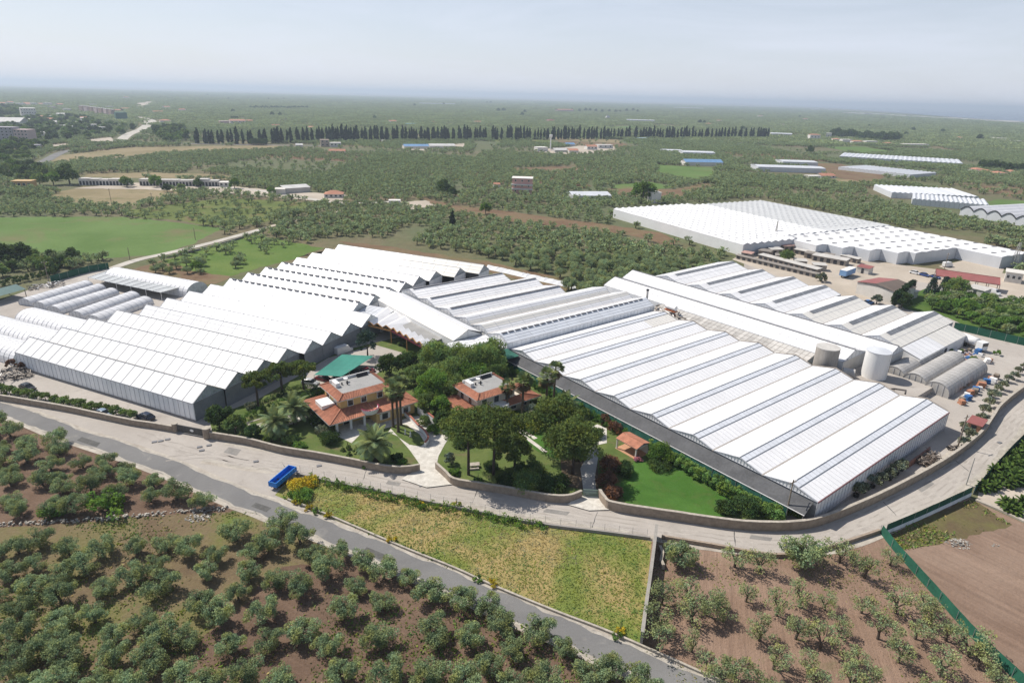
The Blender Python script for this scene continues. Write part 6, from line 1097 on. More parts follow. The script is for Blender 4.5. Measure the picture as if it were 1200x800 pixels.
def trailer(label, p, rz, L_, Wd, Hh, col, colname, name='trailer', tarp=None, z0=.9):
    t = thing(name, label, name.split('_')[-1], p, rz); b = MB(); m_ = M('paint ' + colname, col, var=.08, rough=.5); w = .1
    for c, d in (((0, -Wd / 2, Hh / 2), (L_, w, Hh)), ((0, Wd / 2, Hh / 2), (L_, w, Hh)), ((-L_ / 2, 0, Hh / 2), (w, Wd - .11, Hh)), ((L_ / 2, 0, Hh / 2), (w, Wd - .11, Hh)), ((0, 0, .06), (L_ - .12, Wd - .12, .12))): b.box((c[0], c[1], c[2] + z0), d)
    b.build('body', m_, t, world=False); b = MB(); [b.box((L_ * (k / 8 - .5), s * (Wd / 2 + .07), Hh / 2 + z0), (.12, .08, Hh)) for k in range(9) for s in (-1, 1)]; b.build('ribs', m_, t, world=False)
    b = MB(); [b.box((0, s * .45, z0 - .16), (L_ * .95, .14, .26)) for s in (-1, 1)]; b.bar((L_ / 2, 0, z0 - .2), (L_ / 2 + 1.2, 0, z0 - .25), .16); b.build('chassis', m_rust, t, world=False)
    if tarp: b = MB(); b.box((0, 0, Hh + z0 + .06), (L_ + .1, Wd + .12, .08)); b.build('cover', tarp, t, world=False)
    wb = MB(); wb.tube([(0, -.16, 0), (0, .16, 0)], .46, 14); wm = wb.data('wheel', M('tyre', (0.02, 0.02, 0.02)))
    for x in (-L_ * .3, -L_ * .12):
        for s in (-1, 1): o = bpy.data.objects.new('wheel', wm); COL.objects.link(o); o.parent = t; o.location = (x, s * Wd * .38, .46)
    return t
a, c = P(322, 573), P(342, 556); trailer('bright blue open-topped tipper trailer parked at the tip of the meadow', (a + c) / 2, math.atan2((c - a).y, (c - a).x), 5.6, 1.5, .95, (0.02, 0.20, 0.60), 'trailer blue', z0=.7)
a, c = P(984, 327), P(1000, 321); trailer('blue and white box truck trailer in the dusty yard', (a + c) / 2, math.atan2((c - a).y, (c - a).x), 9.0, 2.5, 2.2, (0.20, 0.36, 0.60), 'pale truck blue', 'truck_trailer', m_white, 1.0)
g = thing('tanker_truck', 'white tanker truck parked beside the dark green net in the right yard', 'truck', P(1138, 410)); a, c = P(1124, 402), P(1153, 413); F = Frame(a, c - a); ln = (c - a).length
b = MB(); b.tube([F(.2, 0, 2.2), F(.35, 0, 2.2), F(ln - 2.6, 0, 2.2), F(ln - 2.45, 0, 2.2)], [.8, 1.2, 1.2, .8], 18); b.build('tank', m_white, g); b = MB(); b.box(F(ln - 1.1, 0, 1.75), (1.9, 2.3, 2.3), F.rot); cb = b.build('cab', m_white, g); b = MB(); b.box(F(ln - .12, 0, 2.2), (.08, 2.0, .9), F.rot); b.build('windscreen', M('car glass', (0.01, 0.01, 0.01)), cb); b = MB(); b.box(F(ln / 2, 0, .85), (ln - .4, .9, .3), F.rot); b.build('chassis', m_rust, g)
wb = MB(); wb.tube([(0, -.2, 0), (0, .2, 0)], .5, 14); wm = wb.data('wheel', MATS['tyre'])
for x in (1.2, 2.4, ln - 1.2):
    for s in (-1, 1): o = bpy.data.objects.new('wheel', wm); COL.objects.link(o); o.parent = g; o.rotation_euler.z = F.rot; o.location = F(x, s * .95, .5) - g.location
# ---------------------------------------------------------------- poles and masts
m_pole = M('wood pole', (0.22, 0.18, 0.14), var=.2, scale=2); m_cpole = M('concrete pole', (0.36, 0.345, 0.32), var=.1)
def pole(label, u, v, vt, arm=True, mat=None, r=.13, name='utility_pole'):
    p = P(u, v); h = hfor(u, v, vt); g = thing(name, label, 'pole', p); b = MB(); b.tube([(p.x, p.y, -.1), (p.x, p.y, h)], [r * 1.2, r * .8], 8); b.build('post', mat or m_pole, g)
    if arm:
        b = MB(); d = Vector((1, .5, 0)).normalized(); q = p + Vector((0, 0, h - .5)); b.bar(q - d * .8, q + d * .8, .11); b.build('crossarm', mat or m_pole, g)
        for k in (-.7, 0, .7): b = MB(); x = q + d * k; b.tube([x + Vector((0, 0, .05)), x + Vector((0, 0, .3))], .06, 6); b.build('insulator', m_white, g)
    return g
pole('wooden utility pole at the corner of the largest greenhouse by the lane wall', 920.6, 606, 562); pole('leaning grey utility pole between the woodpile and small red-roofed hut', 1122, 524, 486); pole('slim pale pole at the end of the dark green net on the lane', 1132, 568, 536, False, m_cpole, .09); pole('tall pole behind the low tunnels at the far left', 57.5, 332, 306); pole('thin pole beside the farm lane and green field', 152.5, 305, 290, False); pole('thin pole standing in the pale dry field', 131, 240, 221); pole('thin pole at the near side of the far green field', 229, 281, 267, False); pole('thin pole in the young trees right of the dry field', 179, 240, 226); pole('pole at the left end of the dry field near the orange house', 43.5, 232, 219, False); pole('pole in front of the distant car park', 1106.7, 315, 296.5); pole('lamp pole in front of the end wall of the distant greenhouse', 884, 291, 274, False, m_steel, .1); pole('pole in the grove behind the central greenhouses', 473, 239, 222)
def mast(label, u, v, vt, w=1.1):
    p = P(u, v); h = hfor(u, v, vt); g = thing('lattice_mast', label, 'mast', p); L4 = [Vector((a * w, b_ * w, 0)) for a, b_ in ((-1, -1), (1, -1), (1, 1), (-1, 1))]
    for q in L4: b = MB(); b.bar(p + q, p + q * .25 + Vector((0, 0, h)), .12); b.build('leg', m_cpole, g)
    b = MB(); n = 9
    for k in range(n):
        for i in range(4):
            f0, f1 = k / n, (k + 1) / n; a = L4[i] * (1 - .75 * f0) + Vector((0, 0, h * f0)); c = L4[(i + 1) % 4] * (1 - .75 * f1) + Vector((0, 0, h * f1)); b.bar(p + a, p + c, .07); b.bar(p + a, p + L4[(i + 1) % 4] * (1 - .75 * f0) + Vector((0, 0, h * f0)), .06)
    b.build('bracing', m_cpole, g)
mast('tall lattice mast at the right end of the oval-vent greenhouse', 1187, 313, 284); mast('thin lattice mast in front of the distant greenhouse roof', 907.5, 283, 259, .5); mast('second lattice mast at the right edge by the distant car park', 1197, 311, 291, .8)
# ---------------------------------------------------------------- yard huts, sheds and stores
def house(name, label, cat, fl, fr, depth, h, wmat, roof='flat', rmat=None, rh=1.2, win=None, over=.3, group=None, door=False, site=True, wz=None, wsz=(1.0, 1.2)):
    """a building whose front wall runs on the ground from picture point fl to fr; win = list of window columns per floor"""
    a, c = P(*fl), P(*fr); F = Frame(a, c - a); w = (c - a).length; g = thing(name, label, cat, F(w / 2, depth / 2), group=group); e = over; rmat = rmat or wmat
    box_part('walls', F, 0, w, 0, depth, 0, h, wmat, g); b = MB()
    if roof == 'flat':
        q = [F(-e, -e), F(w + e, -e), F(w + e, depth + e), F(-e, depth + e)]; b.prism([p.xy for p in q], h + .003, h + .22)
    elif roof == 'gable':
        slope(b, F, -e, w + e, (-e, h - .05), (depth / 2, h + rh), 3, 0, 1, .05, 0); slope(b, F, -e, w + e, (depth + e, h - .05), (depth / 2, h + rh), 3, 0, 1, .05, 0)
        for u in (0, w): pts = [F(u, 0, h), F(u, depth, h), F(u, depth / 2, h + rh - .03)]; b.face(pts, 1); b.face(pts[::-1], 1)
    elif roof == 'shed': slope(b, F, -e, w + e, (-e, h + .05), (depth + e, h + rh), 3, 0, 1, .05, 0); q = [F(-e, -e, h), F(w + e, -e, h), F(w + e, depth + e, h + rh - .06), F(-e, depth + e, h + rh - .06)]; b.face(q[::-1])
    elif roof == 'hip':
        O = [F(-e, -e, h), F(w + e, -e, h), F(w + e, depth + e, h), F(-e, depth + e, h)]; m_ = min(w, depth) / 2; I = [F(m_, m_, h + rh), F(w - m_, m_, h + rh), F(w - m_, depth - m_, h + rh), F(m_, depth - m_, h + rh)]
        for k in range(4): b.face([O[k], O[(k + 1) % 4], I[(k + 1) % 4], I[k]])
        b.face(I)
    b.build('roof', [rmat, wmat], g)
    if win:
        for f, n in enumerate(win):
            fh = h / len(win)
            for k in range(n): window(g, F, w * (k + .5) / n, -.02, fh * f + (wz or fh * .58), min(wsz[0], w / n * .5), min(wsz[1], fh * .5), 'a')
    if door: b = MB(); b.box(F(w * .5, -.03, 1.05), (1.0, .1, 2.1), F.rot); b.build('door', m_dark, g)
    if site: u, v = (fl[0] + fr[0]) / 2, (fl[1] + fr[1]) / 2; c_ = F(w / 2, depth / 2); pu, pv = project(c_.x, c_.y); SITES.append((pu, pv, max(w, depth) * .5 + 4))
    return g, F, w
house('warehouse', 'warehouse with a half red, half brown gabled roof in the dusty yard', 'warehouse', (1002, 344), (1044, 356), 13, 4.4, m_offw, 'flat', m_flat, over=0)[0]
wh = [o for o in COL.objects if o.name.startswith('warehouse')][0]; a, c = P(1002, 344), P(1044, 356); F = Frame(a, c - a); w = (c - a).length
for nm, mt_, s in (('red_roof', m_redroof, 0), ('brown_roof', m_brownroof, 1)): b = MB(); fr = Frame(F(w / 2, 0), F.pe); slope(b, fr, -.4, 13.4, ((w / 2 + .4) * (1 if s == 0 else -1), 4.55), (0, 5.7), 2, 0, 1, .08, 0); b.build(nm, mt_, wh)
b = MB(); [b.face(x) for y_ in (0, 13) for x in ([F(0, y_, 4.4), F(w, y_, 4.4), F(w / 2, y_, 5.65)], [F(w / 2, y_, 5.65), F(w, y_, 4.4), F(0, y_, 4.4)])]; b.build('gable_wall', m_offw, wh)
g = thing('car_canopy', 'long red flat-sloped canopy on posts over parked cars at the right', 'canopy', P(1135, 328)); q = [P(u, v, 3.2) for u, v in ((1097, 323), (1172, 334))]; q2 = [P(u, v, 4.4) for u, v in ((1172, 325.5), (1097, 315))]; b = MB(); b.face(q + q2); b.face([p - Vector((0, 0, .15)) for p in (q + q2)[::-1]]); [b.bar((q + q2)[i], (q + q2)[(i + 1) % 4], .15, .3) for i in range(4)]; b.build('roof', m_redroof, g)
for k in range(7):
    for (s, e) in (q, (q2[1], q2[0])): b = MB(); p = s.lerp(e, k / 6); b.bar((p.x, p.y, 0), p - Vector((0, 0, .2)), .18); b.build('post', m_rust, g)
house('grey_shed', 'low grey-roofed shed below the long red canopy', 'shed', (1131, 344), (1151, 349), 5, 2.6, m_fibre, 'shed', m_fibre, .5, door=True); house('garden_hut', 'small red-roofed ochre hut against the curved wall in the right yard', 'hut', (1131, 506), (1146, 511), 3.2, 2.4, m_brick, 'shed', m_redroof, .5, door=True, site=False)
house('white_site_house', 'white flat-roofed building at the right end of the distant yard', 'building', (1176, 330), (1196, 333), 7, 4.0, m_offw, 'flat', win=[3]); house('toolshed', 'small red-roofed white hut behind the blue truck trailer', 'hut', (1003, 319), (1017, 322), 4, 2.5, m_offw, 'shed', m_redroof, .5, door=True); house('toolshed', 'little white hut by the garden trees behind the warehouse', 'hut', (1062, 348), (1070, 350), 3, 2.4, m_offw, 'flat', door=True)
pens = [((862, 303), (957, 326), 1.6, 1.6, 'long low wall of pens along the near edge of the dusty yard'), ((888, 304), (956, 322), 3.2, 2.2, 'long row of low pens with a grey-brown roof, second from the greenhouses'), ((868, 302), (879, 304), 3.5, 2.4, 'little pink-roofed hut at the left corner of the pens'), ((888, 300), (902, 302), 4, 2.6, 'grey-roofed hut beside the end wall of the distant greenhouse'), ((904, 299.5), (917, 299), 4, 2.7, 'pale hut above the round tree of the pens'), ((918, 296), (930, 295), 4, 3.0, 'red-topped hut against the distant greenhouse corner'), ((908, 305), (918, 306), 3, 2.3, 'pale hut left of the round tree of the pens'), ((931, 312), (945, 313), 4, 2.4, 'grey-roofed hut right of the round tree of the pens'), ((953, 317), (968, 318), 4, 2.4, 'grey-roofed hut nearest the blue truck trailer'), ((942, 302), (953, 304), 3.5, 2.4, 'small hut in the middle of the upper pens'), ((951, 305), (990, 312), 5, 2.4, 'largest pens building with a wide grey roof'), ((930, 297), (950, 301), 2.5, 2.0, 'narrow pens row below the stepped greenhouse wall'), ((949, 299), (975, 304), 2.2, 1.8, 'brown pens row along the stepped greenhouse wall'), ((984, 304), (1004, 309), 2.5, 2.0, 'last pens row towards the small red hut')]
for k, (a, c, d, h, lb) in enumerate(pens):
    g, F, w = house('animal_pen', lb, 'pens', a, c, d, h, (M('dusty render', (0.33, 0.29, 0.25), var=.2), M('brown render pens', (0.25, 0.21, 0.175), var=.2))[k % 2], 'shed', (m_fibre, M('grey brown roof', (0.24, 0.215, 0.19), var=.2, scale=.5, tone=True), M('pinkish roof', (0.42, 0.26, 0.22), var=.15, tone=True))[0 if k % 3 else (2 if k in (2, 5) else 1)] if k not in (2, 5) else M('pinkish roof', (0.42, 0.26, 0.22)), .35)
    n = max(1, int(w / 2.6))
    for j in range(n): b = MB(); b.box(F(w * (j + .5) / n, -.03, h * .42), (min(1.5, w / n * .6), .1, h * .7), F.rot); b.build('opening', m_dark, g)
# woodpile pit, pallets, pots and plants in the yard
def pile(name, label, cat, u, v, lx, ly, n, mats, zmax=.9, s=(.3, 1.6)):
    g = thing(name, label, cat, P(u, v)); p = P(u, v)
    for k, mt_ in enumerate(mats):
        b = MB()
        for _ in range(n): a = rnd.uniform(0, 6.28); q = p + FA.ax * rnd.uniform(-lx, lx) / 2 + FA.pe * rnd.uniform(-ly, ly) / 2 + Vector((0, 0, rnd.uniform(.1, zmax))); d = Vector((math.cos(a), math.sin(a), rnd.uniform(-.3, .3))) * rnd.uniform(*s) / 2; b.bar(q - d, q + d, rnd.uniform(.08, .22))
        b.build(('branches', 'scrap', 'boards')[k], mt_, g)
    return g
pile('brushwood_pile', 'heap of dry brushwood in a walled bay along the curved wall', 'woodpile', 1086, 540, 6.0, 2.6, 90, [M('brushwood', (0.13, 0.10, 0.08), var=.4, scale=2), m_rust], 1.3); wall_line('bay_wall', 'rusty low wall of the brushwood bay beside the largest greenhouse', 'wall', gl([(1062, 549), (1075, 540), (1088, 530)], 3), 1.3, .25, M('rust wall', (0.20, 0.10, 0.075), var=.3))
pile('scrap_pile', 'pile of pallets and pots beside the grey tunnel at the yard edge', 'pallets', 1128, 452, 9, 1.8, 40, [m_rust, M('terracotta', (0.42, 0.2, 0.12), var=.2), m_pole], .8); pile('scrap_pile', 'scrap and crates around the foot of the leaning pole', 'scrap', 1117, 526, 2.2, 1.8, 26, [m_black, m_rust], .7, (.3, 1)); pile('scrap_pile', 'mixed plants, pots and scrap below the white-walled lean-to', 'scrap', 1128, 418, 8, 3.5, 50, [m_white, M('terracotta', (0.4, 0.2, 0.1)), M('blue plastic', (0.05, 0.16, 0.4))], .8, (.3, 1.2)); pile('scrap_pile', 'dark stack of irrigation pipes and frames left of the panelled greenhouse', 'pipes', 12, 440, 8, 8, 60, [m_black, m_rust], 1.0, (1, 3))
for k, (u, v) in enumerate(((1112, 414), (1121, 424), (1140, 424), (1168, 416), (1126, 415))): bush('green potted plant among the scrap in the right yard', u, v, .8, 1.5, l_fresh, 400 + k, 'potted plants in the right yard', n=12)
for k, (u, v) in enumerate(((14, 430), (28, 433))): bush('dry brownish bush at the left corner of the panelled greenhouse', u, v, 1.0, 1.9, l_red, 410 + k, 'dry bushes at the greenhouse corner', n=18)
g = thing('workshop_roof', 'green-roofed open workshop at the far left edge behind the tunnels', 'shed', P(10, 352)); a, c = P(-14, 356), P(22, 346); F = Frame(a, c - a); w = (c - a).length; b = MB(); slope(b, F, 0, w, (-4, 2.6), (0, 3.8), 3, 0, 1, .05, 0); slope(b, F, 0, w, (4, 2.6), (0, 3.8), 3, 0, 1, .05, 0); b.build('roof', M('green sheet', (0.08, 0.15, 0.14), var=.15, rough=.6, tone=True), g)
for x in (.3, w - .3):
    for y_ in (-3.7, 3.7): b = MB(); b.bar(F(x, y_, 0), F(x, y_, 2.7), .18); b.build('post', m_rust, g)
pile('scrap_pile', 'scattered crates and frames behind the low tunnels at the far left', 'scrap', 55, 336, 10, 5, 40, [m_rust, m_white, m_black], 1.0, (.5, 2))
# garden table set under the pines
g = thing('garden_table', 'stone garden table with benches under the bare-trunked pine', 'table', P(556, 548)); c = P(556, 548)
b = MB(); b.box(c + Vector((0, 0, .74)), (1.9, .9, .1), .2); b.build('top', m_stonew, g)
for k in (-.6, .6): b = MB(); b.box(c + Vector((k, 0, .36)), (.3, .6, .68), .2); b.build('leg', m_stonew, g)
for k in (-1, 1): b = MB(); b.box(c + Vector((0, k * .95, .3)), (1.8, .35, .45), .2); tag(b.build('stone_bench', m_stonew), 'stone bench on the %s side of the garden table' % ('road' if k < 0 else 'villa'), 'bench')
for u, v, lb in ((475, 510, 'left'), (481, 513, 'right')): g = thing('garden_statue', 'small pale garden statue on the drive island, %s one' % lb, 'statue', P(u, v)); c = P(u, v); b = MB(); b.box(c + Vector((0, 0, .2)), (.45, .45, .4)); b.build('pedestal', m_stonew, g); b = MB(); b.tube([c + Vector((0, 0, z)) for z in (.4, .75, 1.0, 1.2, 1.28, 1.42, 1.5)], [.16, .12, .19, .14, .06, .11, .05], 10); b.build('figure', m_white, g)
# manhole covers on the plaza
for k, (u, v) in enumerate(((181, 518), (188.5, 517), (196.5, 515), (234, 524), (236.5, 528), (245, 522), (374, 546), (494, 569), (637, 594), (1171, 519), (300, 541))): b = MB(); p = P(u, v); b.box((p.x, p.y, LANE_Z * .5), (.9, .6, LANE_Z * (1.0 if k < 6 or k > 9 else 1.0) + .012), .4); o = b.build('manhole_cover', m_ridge); tag(o, 'dark square manhole cover in the pale concrete paving', 'manhole cover', 'manhole covers in the concrete')

# crates and boxes along the tunnel and in the yard
cm = []
for k, mt_ in enumerate((MATS['terracotta'], m_pole, M('blue crate', (0.04, 0.14, 0.35)), m_white)):
    t = thing('crate_stack', '', 'crates'); b = MB()
    for j in range(3): b.box((rnd.uniform(-.1, .1), rnd.uniform(-.1, .1), .16 + .33 * j), (1.1, .8, .3), rnd.uniform(-.1, .1))
    b.build('crate', mt_, t, world=False); cm.append(Proto(t))
for k in range(26):
    al, ac = (72 + k * 1.9, 3.6 + rnd.uniform(-.9, .8)) if k < 14 else (100 + rnd.uniform(0, 15), 8 + rnd.uniform(0, 8)); cm[k % 4].place(FA(al, ac), rnd.uniform(0, 3), rnd.uniform(.8, 1.5), 'stack of crates along the grey tunnel' if k < 14 else 'stack of crates in the cluttered yard below the lean-to', 'crates along the grey tunnel' if k < 14 else 'crates in the cluttered yard')
# ---------------------------------------------------------------- far buildings
m_pinkw = M('pinkish render', (0.52, 0.40, 0.38), var=.08, scale=.2, rough=.9); m_lilac = M('lilac grey render', (0.36, 0.34, 0.37), var=.08, scale=.2, rough=.9); m_tilef = M('far roof tiles', (0.42, 0.20, 0.13), var=.15, scale=.4, rough=.9, tone=True); m_greyroof = M('pale grey roof', (0.50, 0.49, 0.47), var=.1, scale=.2, tone=True); m_bluer = M('blue sheet roof', (0.13, 0.25, 0.42), var=.1, tone=True); m_scaf = M('green scaffold sheeting', (0.05, 0.14, 0.11), var=.15); m_rose = M('rose render', (0.66, 0.36, 0.31), var=.08); m_farw = M('far white wall', (0.66, 0.63, 0.59), var=.1, scale=.2); m_ochre = M('ochre wall', (0.50, 0.33, 0.15), var=.1)
def far(name, label, cat, u0, u1, v, vt, depth, wmat, roof='flat', rmat=None, rh=1.5, win=None, dv=0.0, **kw):
    h = max(2.4, hfor((u0 + u1) / 2, v, vt)); h = h - (rh if roof in ('gable', 'hip', 'shed') else 0); return house(name, label, cat, (u0, v), (u1, v + dv), depth, max(2.2, h), wmat, roof, rmat, rh, win, **{'wsz': (1.8, 1.6), **kw})
far('apartment_block', 'lilac-grey apartment block at the left edge of the far town, lower part', 'building', -12, 18, 167, 149, 14, m_lilac, win=[6, 6, 6, 6, 6], dv=.5); far('apartment_block', 'pinkish apartment block with an ochre end beside the lilac one', 'building', 18.5, 35, 167.5, 152, 14, m_pinkw, win=[4, 4, 4, 4], dv=.4)
far('sports_hall', 'wide pale hall with a low grey roof behind the apartment blocks', 'building', -8, 24, 147.5, 138, 40, m_farw, 'gable', m_greyroof, 6, dv=.4); far('public_building', 'white four-square building with a dark window band in the far town', 'building', 26, 44, 138, 127, 30, m_farw, win=[6, 6, 6])
for k, (u0, u1, v, vt, r) in enumerate(((0, 8, 124, 120, 't'), (10, 17, 122.5, 119, 't'), (19, 27, 124.5, 121, 'f'), (29, 37, 123.5, 120, 't'), (39, 44, 124, 120.5, 'f'), (46, 52, 123.5, 121, 't'), (54, 62, 124.5, 120.5, 'f'), (44, 52, 139, 135.5, 't'), (76, 84, 131, 127.5, 'f'))): far('town_house', 'small %s house in the far town at the left, %s' % (('red-roofed', 'white flat-roofed')[r == 'f'], ('first from the edge', 'second from the edge', 'left of the pink-roofed row', 'middle of the row', 'low one of the row', 'narrow one of the row', 'right end of the row', 'below the white public building', 'by the dark trees')[k]), 'house', u0, u1, v, vt, 16, m_farw, 'gable' if r == 't' else 'flat', m_tilef if r == 't' else None, 2)
for k in range(7): u = 97 + 5.6 * k; far('terrace_house', 'pink-brown white-roofed terraced house above the curving road, %s of the row' % ('leftmost', 'second from the left', 'third from the left', 'middle one', 'third from the right', 'second from the right', 'rightmost')[k], 'house', u, u + 5.2, 131 + .75 * k, 124 + .75 * k, 26, m_pinkw if k % 2 else M('brown render', (0.34, 0.23, 0.18)), 'flat', m_greyroof, win=[1, 1])
far('apartment_block', 'building wrapped in dark green sheeting at the end of the far terrace', 'building', 136.5, 150, 141, 132, 22, m_scaf); far('long_house', 'long low white house in front of the far terrace', 'house', 67, 77, 136, 132.5, 12, m_farw, 'gable', m_greyroof, 2); far('long_house', 'low white wing right of the long white far house', 'house', 78, 87, 137.5, 134.5, 12, m_farw, 'flat')
far('white_house', 'white block house among dark trees left of the curving road', 'house', 108, 114, 154.5, 146, 10, m_farw, win=[2, 2]); far('white_house', 'low white wing beside the block house among dark trees', 'house', 115, 124, 154, 149, 8, m_farw, win=[3]); far('white_house', 'pale low shed left of the white block house', 'house', 98, 106.5, 152, 149, 8, m_greyroof)
far('arcade_house', 'white arcaded house in front of the far dark trees', 'house', 41, 52, 160, 155, 8, m_farw, win=[4]); far('arcade_house', 'white arcaded house, right-hand half', 'house', 52.5, 64, 161.5, 156.5, 8, m_farw, win=[4]); far('white_house', 'white house under the trees next to the main road', 'house', 40, 47, 176, 170, 7, m_lilac, win=[2])
far('red_roof_house', 'red-roofed white house right of the curving road', 'house', 188, 201, 144.5, 140, 14, m_farw, 'hip', m_tilef, 2); far('red_roof_house', 'pale farm far behind the curving road', 'house', 193, 200, 127.5, 124.5, 14, m_farw, 'gable', m_tilef, 2); far('red_roof_house', 'small bright house in the distance above the curving road', 'house', 147, 152, 116, 113.5, 16, m_farw, 'gable', m_tilef, 2); far('red_roof_house', 'low red-roofed house above the quarry ground', 'house', 143, 153, 128.5, 126.5, 12, m_pinkw, 'gable', m_tilef, 2); far('red_roof_house', 'low farm between the curving road and the dark wood', 'house', 180, 192, 132.5, 130, 12, m_farw, 'gable', m_tilef, 2)
far('orange_house', 'orange flat-roofed house at the left by the dry field', 'house', 15, 38, 221.5, 212.5, 7, m_ochre, win=[4]);
for k in range(22):
    u, v = rnd.uniform(-8, 150), rnd.uniform(121, 152); u = min(u, 95) if v > 140 else u
    far('pale_house', 'pale house scattered among the trees of the far left town', 'house', u, u + rnd.uniform(5, 10), v, v - rnd.uniform(3, 5) * (.6 + (v - 118) / 60), 14, (m_farw, m_offw, m_pinkw)[k % 3], ('flat', 'gable')[k % 2], m_tilef if k % 4 == 1 else m_greyroof, 2, group='pale houses of the far left town')
# the long ruined row
a, c = P(93, 217), P(256, 218.5); n = 14
g = thing('ruined_row', 'long whitewashed ruined row of open bays with dark doorways behind the dry field', 'building', (a + c) / 2); F = Frame(a, c - a); w = (c - a).length; SITES.extend([(93 + 163 * k / 9, 215, 14) for k in range(10)])
for k in range(n):
    if k == 5: continue
    x0, x1 = w * k / n, w * (k + 1) / n - .2; h = 4.2 + rnd.uniform(-.5, .5); box_part('bay', F, x0, x1, 0, 6, 0, h, (m_farw, m_offw)[k % 2], g); box_part('bay_roof', F, x0 - .1, x1 + .1, -.3, 6.3, h + .003, h + .25, m_fibre, g)
    for j in range(3): b = MB(); b.box(F(x0 + (x1 - x0) * (j + .5) / 3, -.05, 1.5), (1.3, .14, 2.6), F.rot); b.build('doorway', m_dark, g)
far('road_shed', 'grey-roofed open shed by the lane in front of the groves', 'shed', 334, 364, 227, 219, 8, m_fibre, 'shed', m_bluer if False else m_greyroof, 1.2, dv=-2); far('road_shed', 'low pale workshop left of the grey-roofed shed', 'shed', 322, 334, 228, 222, 8, m_offw, 'flat'); far('red_roof_house', 'red-roofed house beside the lane right of the grey shed', 'house', 380, 402, 232, 224, 9, m_offw, 'hip', m_tilef, 2, win=[4])
far('white_house', 'small white house and yard right end of the ruined row', 'house', 257, 268, 219, 214, 7, m_farw, win=[2])
far('farm_complex', 'red-roofed farm complex beyond the cypress row at the left', 'farm', 270, 288, 145, 140, 16, m_farw, 'gable', m_tilef, 2.5, win=[4]); far('farm_complex', 'tan-walled wing of the farm beyond the cypress row', 'farm', 258, 269, 145.5, 142, 14, m_pinkw, 'flat'); far('farm_complex', 'small end building of the farm beyond the cypress row', 'farm', 289, 297, 143.5, 140.5, 12, m_farw, 'gable', m_tilef, 2); far('farm_house', 'tiny white house far above the cypress row, left', 'house', 319, 328, 149, 146, 10, m_farw, 'gable', m_tilef, 2); far('farm_house', 'white house right behind the cypress tops', 'house', 362, 368, 151.5, 148, 10, m_farw, 'gable', m_tilef, 1.5); far('farm_house', 'white house at the far left above the wood', 'house', 211, 218, 131, 127.5, 12, m_farw, 'gable', m_tilef, 2)
far('stone_house', 'beige stone house at the foot of the cypress row', 'house', 376, 386, 172, 164, 9, M('beige stone', (0.40, 0.32, 0.26), var=.1), win=[2, 2]); far('stone_house', 'low white buildings right of the beige stone house', 'house', 387, 400, 172.5, 167.5, 10, m_farw, 'flat', win=[3]); far('red_roof_house', 'red-roofed low house below the cypress row', 'house', 386, 405, 180, 175, 9, m_farw, 'gable', m_tilef, 2); far('stone_house', 'grey low house left of the beige stone house', 'house', 347, 355, 174, 168.5, 8, m_fibre, 'gable', m_greyroof, 1.5)
far('farm_house', 'orange-roofed house in the groves beyond the cypress row', 'house', 457, 465, 144.5, 141, 12, m_farw, 'gable', m_tilef, 2); far('farm_shed', 'pale turquoise shed beyond the cypress row', 'shed', 477, 487, 147, 145, 14, M('turquoise sheet', (0.30, 0.50, 0.50)), 'flat'); far('farm_house', 'small white house beyond the cypress row right of the turquoise shed', 'house', 507, 512, 144.5, 142.2, 12, m_farw, 'gable', m_tilef, 1.5); far('farm_house', 'low red and white house in the far groves above the cypresses', 'house', 557, 565, 144, 142, 14, m_farw, 'gable', m_tilef, 1.5); far('farm_house', 'little white hut in front of the cypress row', 'hut', 448, 452, 167, 164.5, 6, m_farw)
far('farm_shed', 'left one of two grey sheds in front of the cypress row', 'shed', 474, 503, 174.5, 169.5, 18, m_offw, 'gable', m_bluer, 2); far('farm_shed', 'right one of two grey sheds in front of the cypress row', 'shed', 504, 534, 174, 169, 18, m_offw, 'gable', m_greyroof, 2)
far('pink_house', 'pink three-storey house with white roof terrace alone among the groves', 'house', 600, 623, 227, 209, 11, m_rose, 'flat', m_farw, win=[3, 3, 3], dv=.8, over=.5, wsz=(.9, 1.1))
pk = [o for o in COL.objects if o.name == 'pink_house'][0]; a, c = P(600, 227), P(623, 227.8); F = Frame(a, c - a); w = (c - a).length
for z in (3.0, 6.0): box_part('balcony', F, -.6, w + .6, -1.4, -.1, z, z + .9, m_farw, pk)
far('farm_house', 'tiny white hut left of the pink house', 'hut', 579, 586, 219.5, 216, 5, m_farw, 'gable', m_tilef, 1); far('grove_greenhouse', 'low pale plastic greenhouse right of the pink house', 'greenhouse', 671, 716, 233, 229, 20, m_film_grey, 'gable', m_film_grey, 1.5); far('block_house', 'tall white windowless block house beside the big round tree', 'building', 763, 774, 238, 226, 8, m_farw, 'flat'); far('lane_barrier', 'low white building beside the lane behind the left groves', 'shed', 456, 469, 240, 236.5, 5, m_farw, 'flat')
far('factory', 'white works building left of the water tower', 'building', 630, 642, 177.5, 173, 14, m_farw, 'flat'); far('factory', 'grey works building right of the water tower', 'building', 650, 666, 178.5, 174, 14, m_fibre, 'gable', m_greyroof, 2); far('factory', 'red-roofed works building right of the grey one', 'building', 667, 678, 179, 174.5, 12, m_offw, 'gable', m_tilef, 2); far('factory', 'blue-roofed works hall behind the water tower', 'building', 664, 674, 171.5, 167.5, 12, m_offw, 'gable', m_bluer, 2); far('farm_house', 'left white house of the pair right of the works', 'house', 688, 700, 175.5, 170, 10, m_farw, 'gable', m_tilef, 2, win=[3]); far('farm_house', 'right white house of the pair right of the works', 'house', 701, 718, 174, 170, 10, m_farw, 'flat', win=[3])
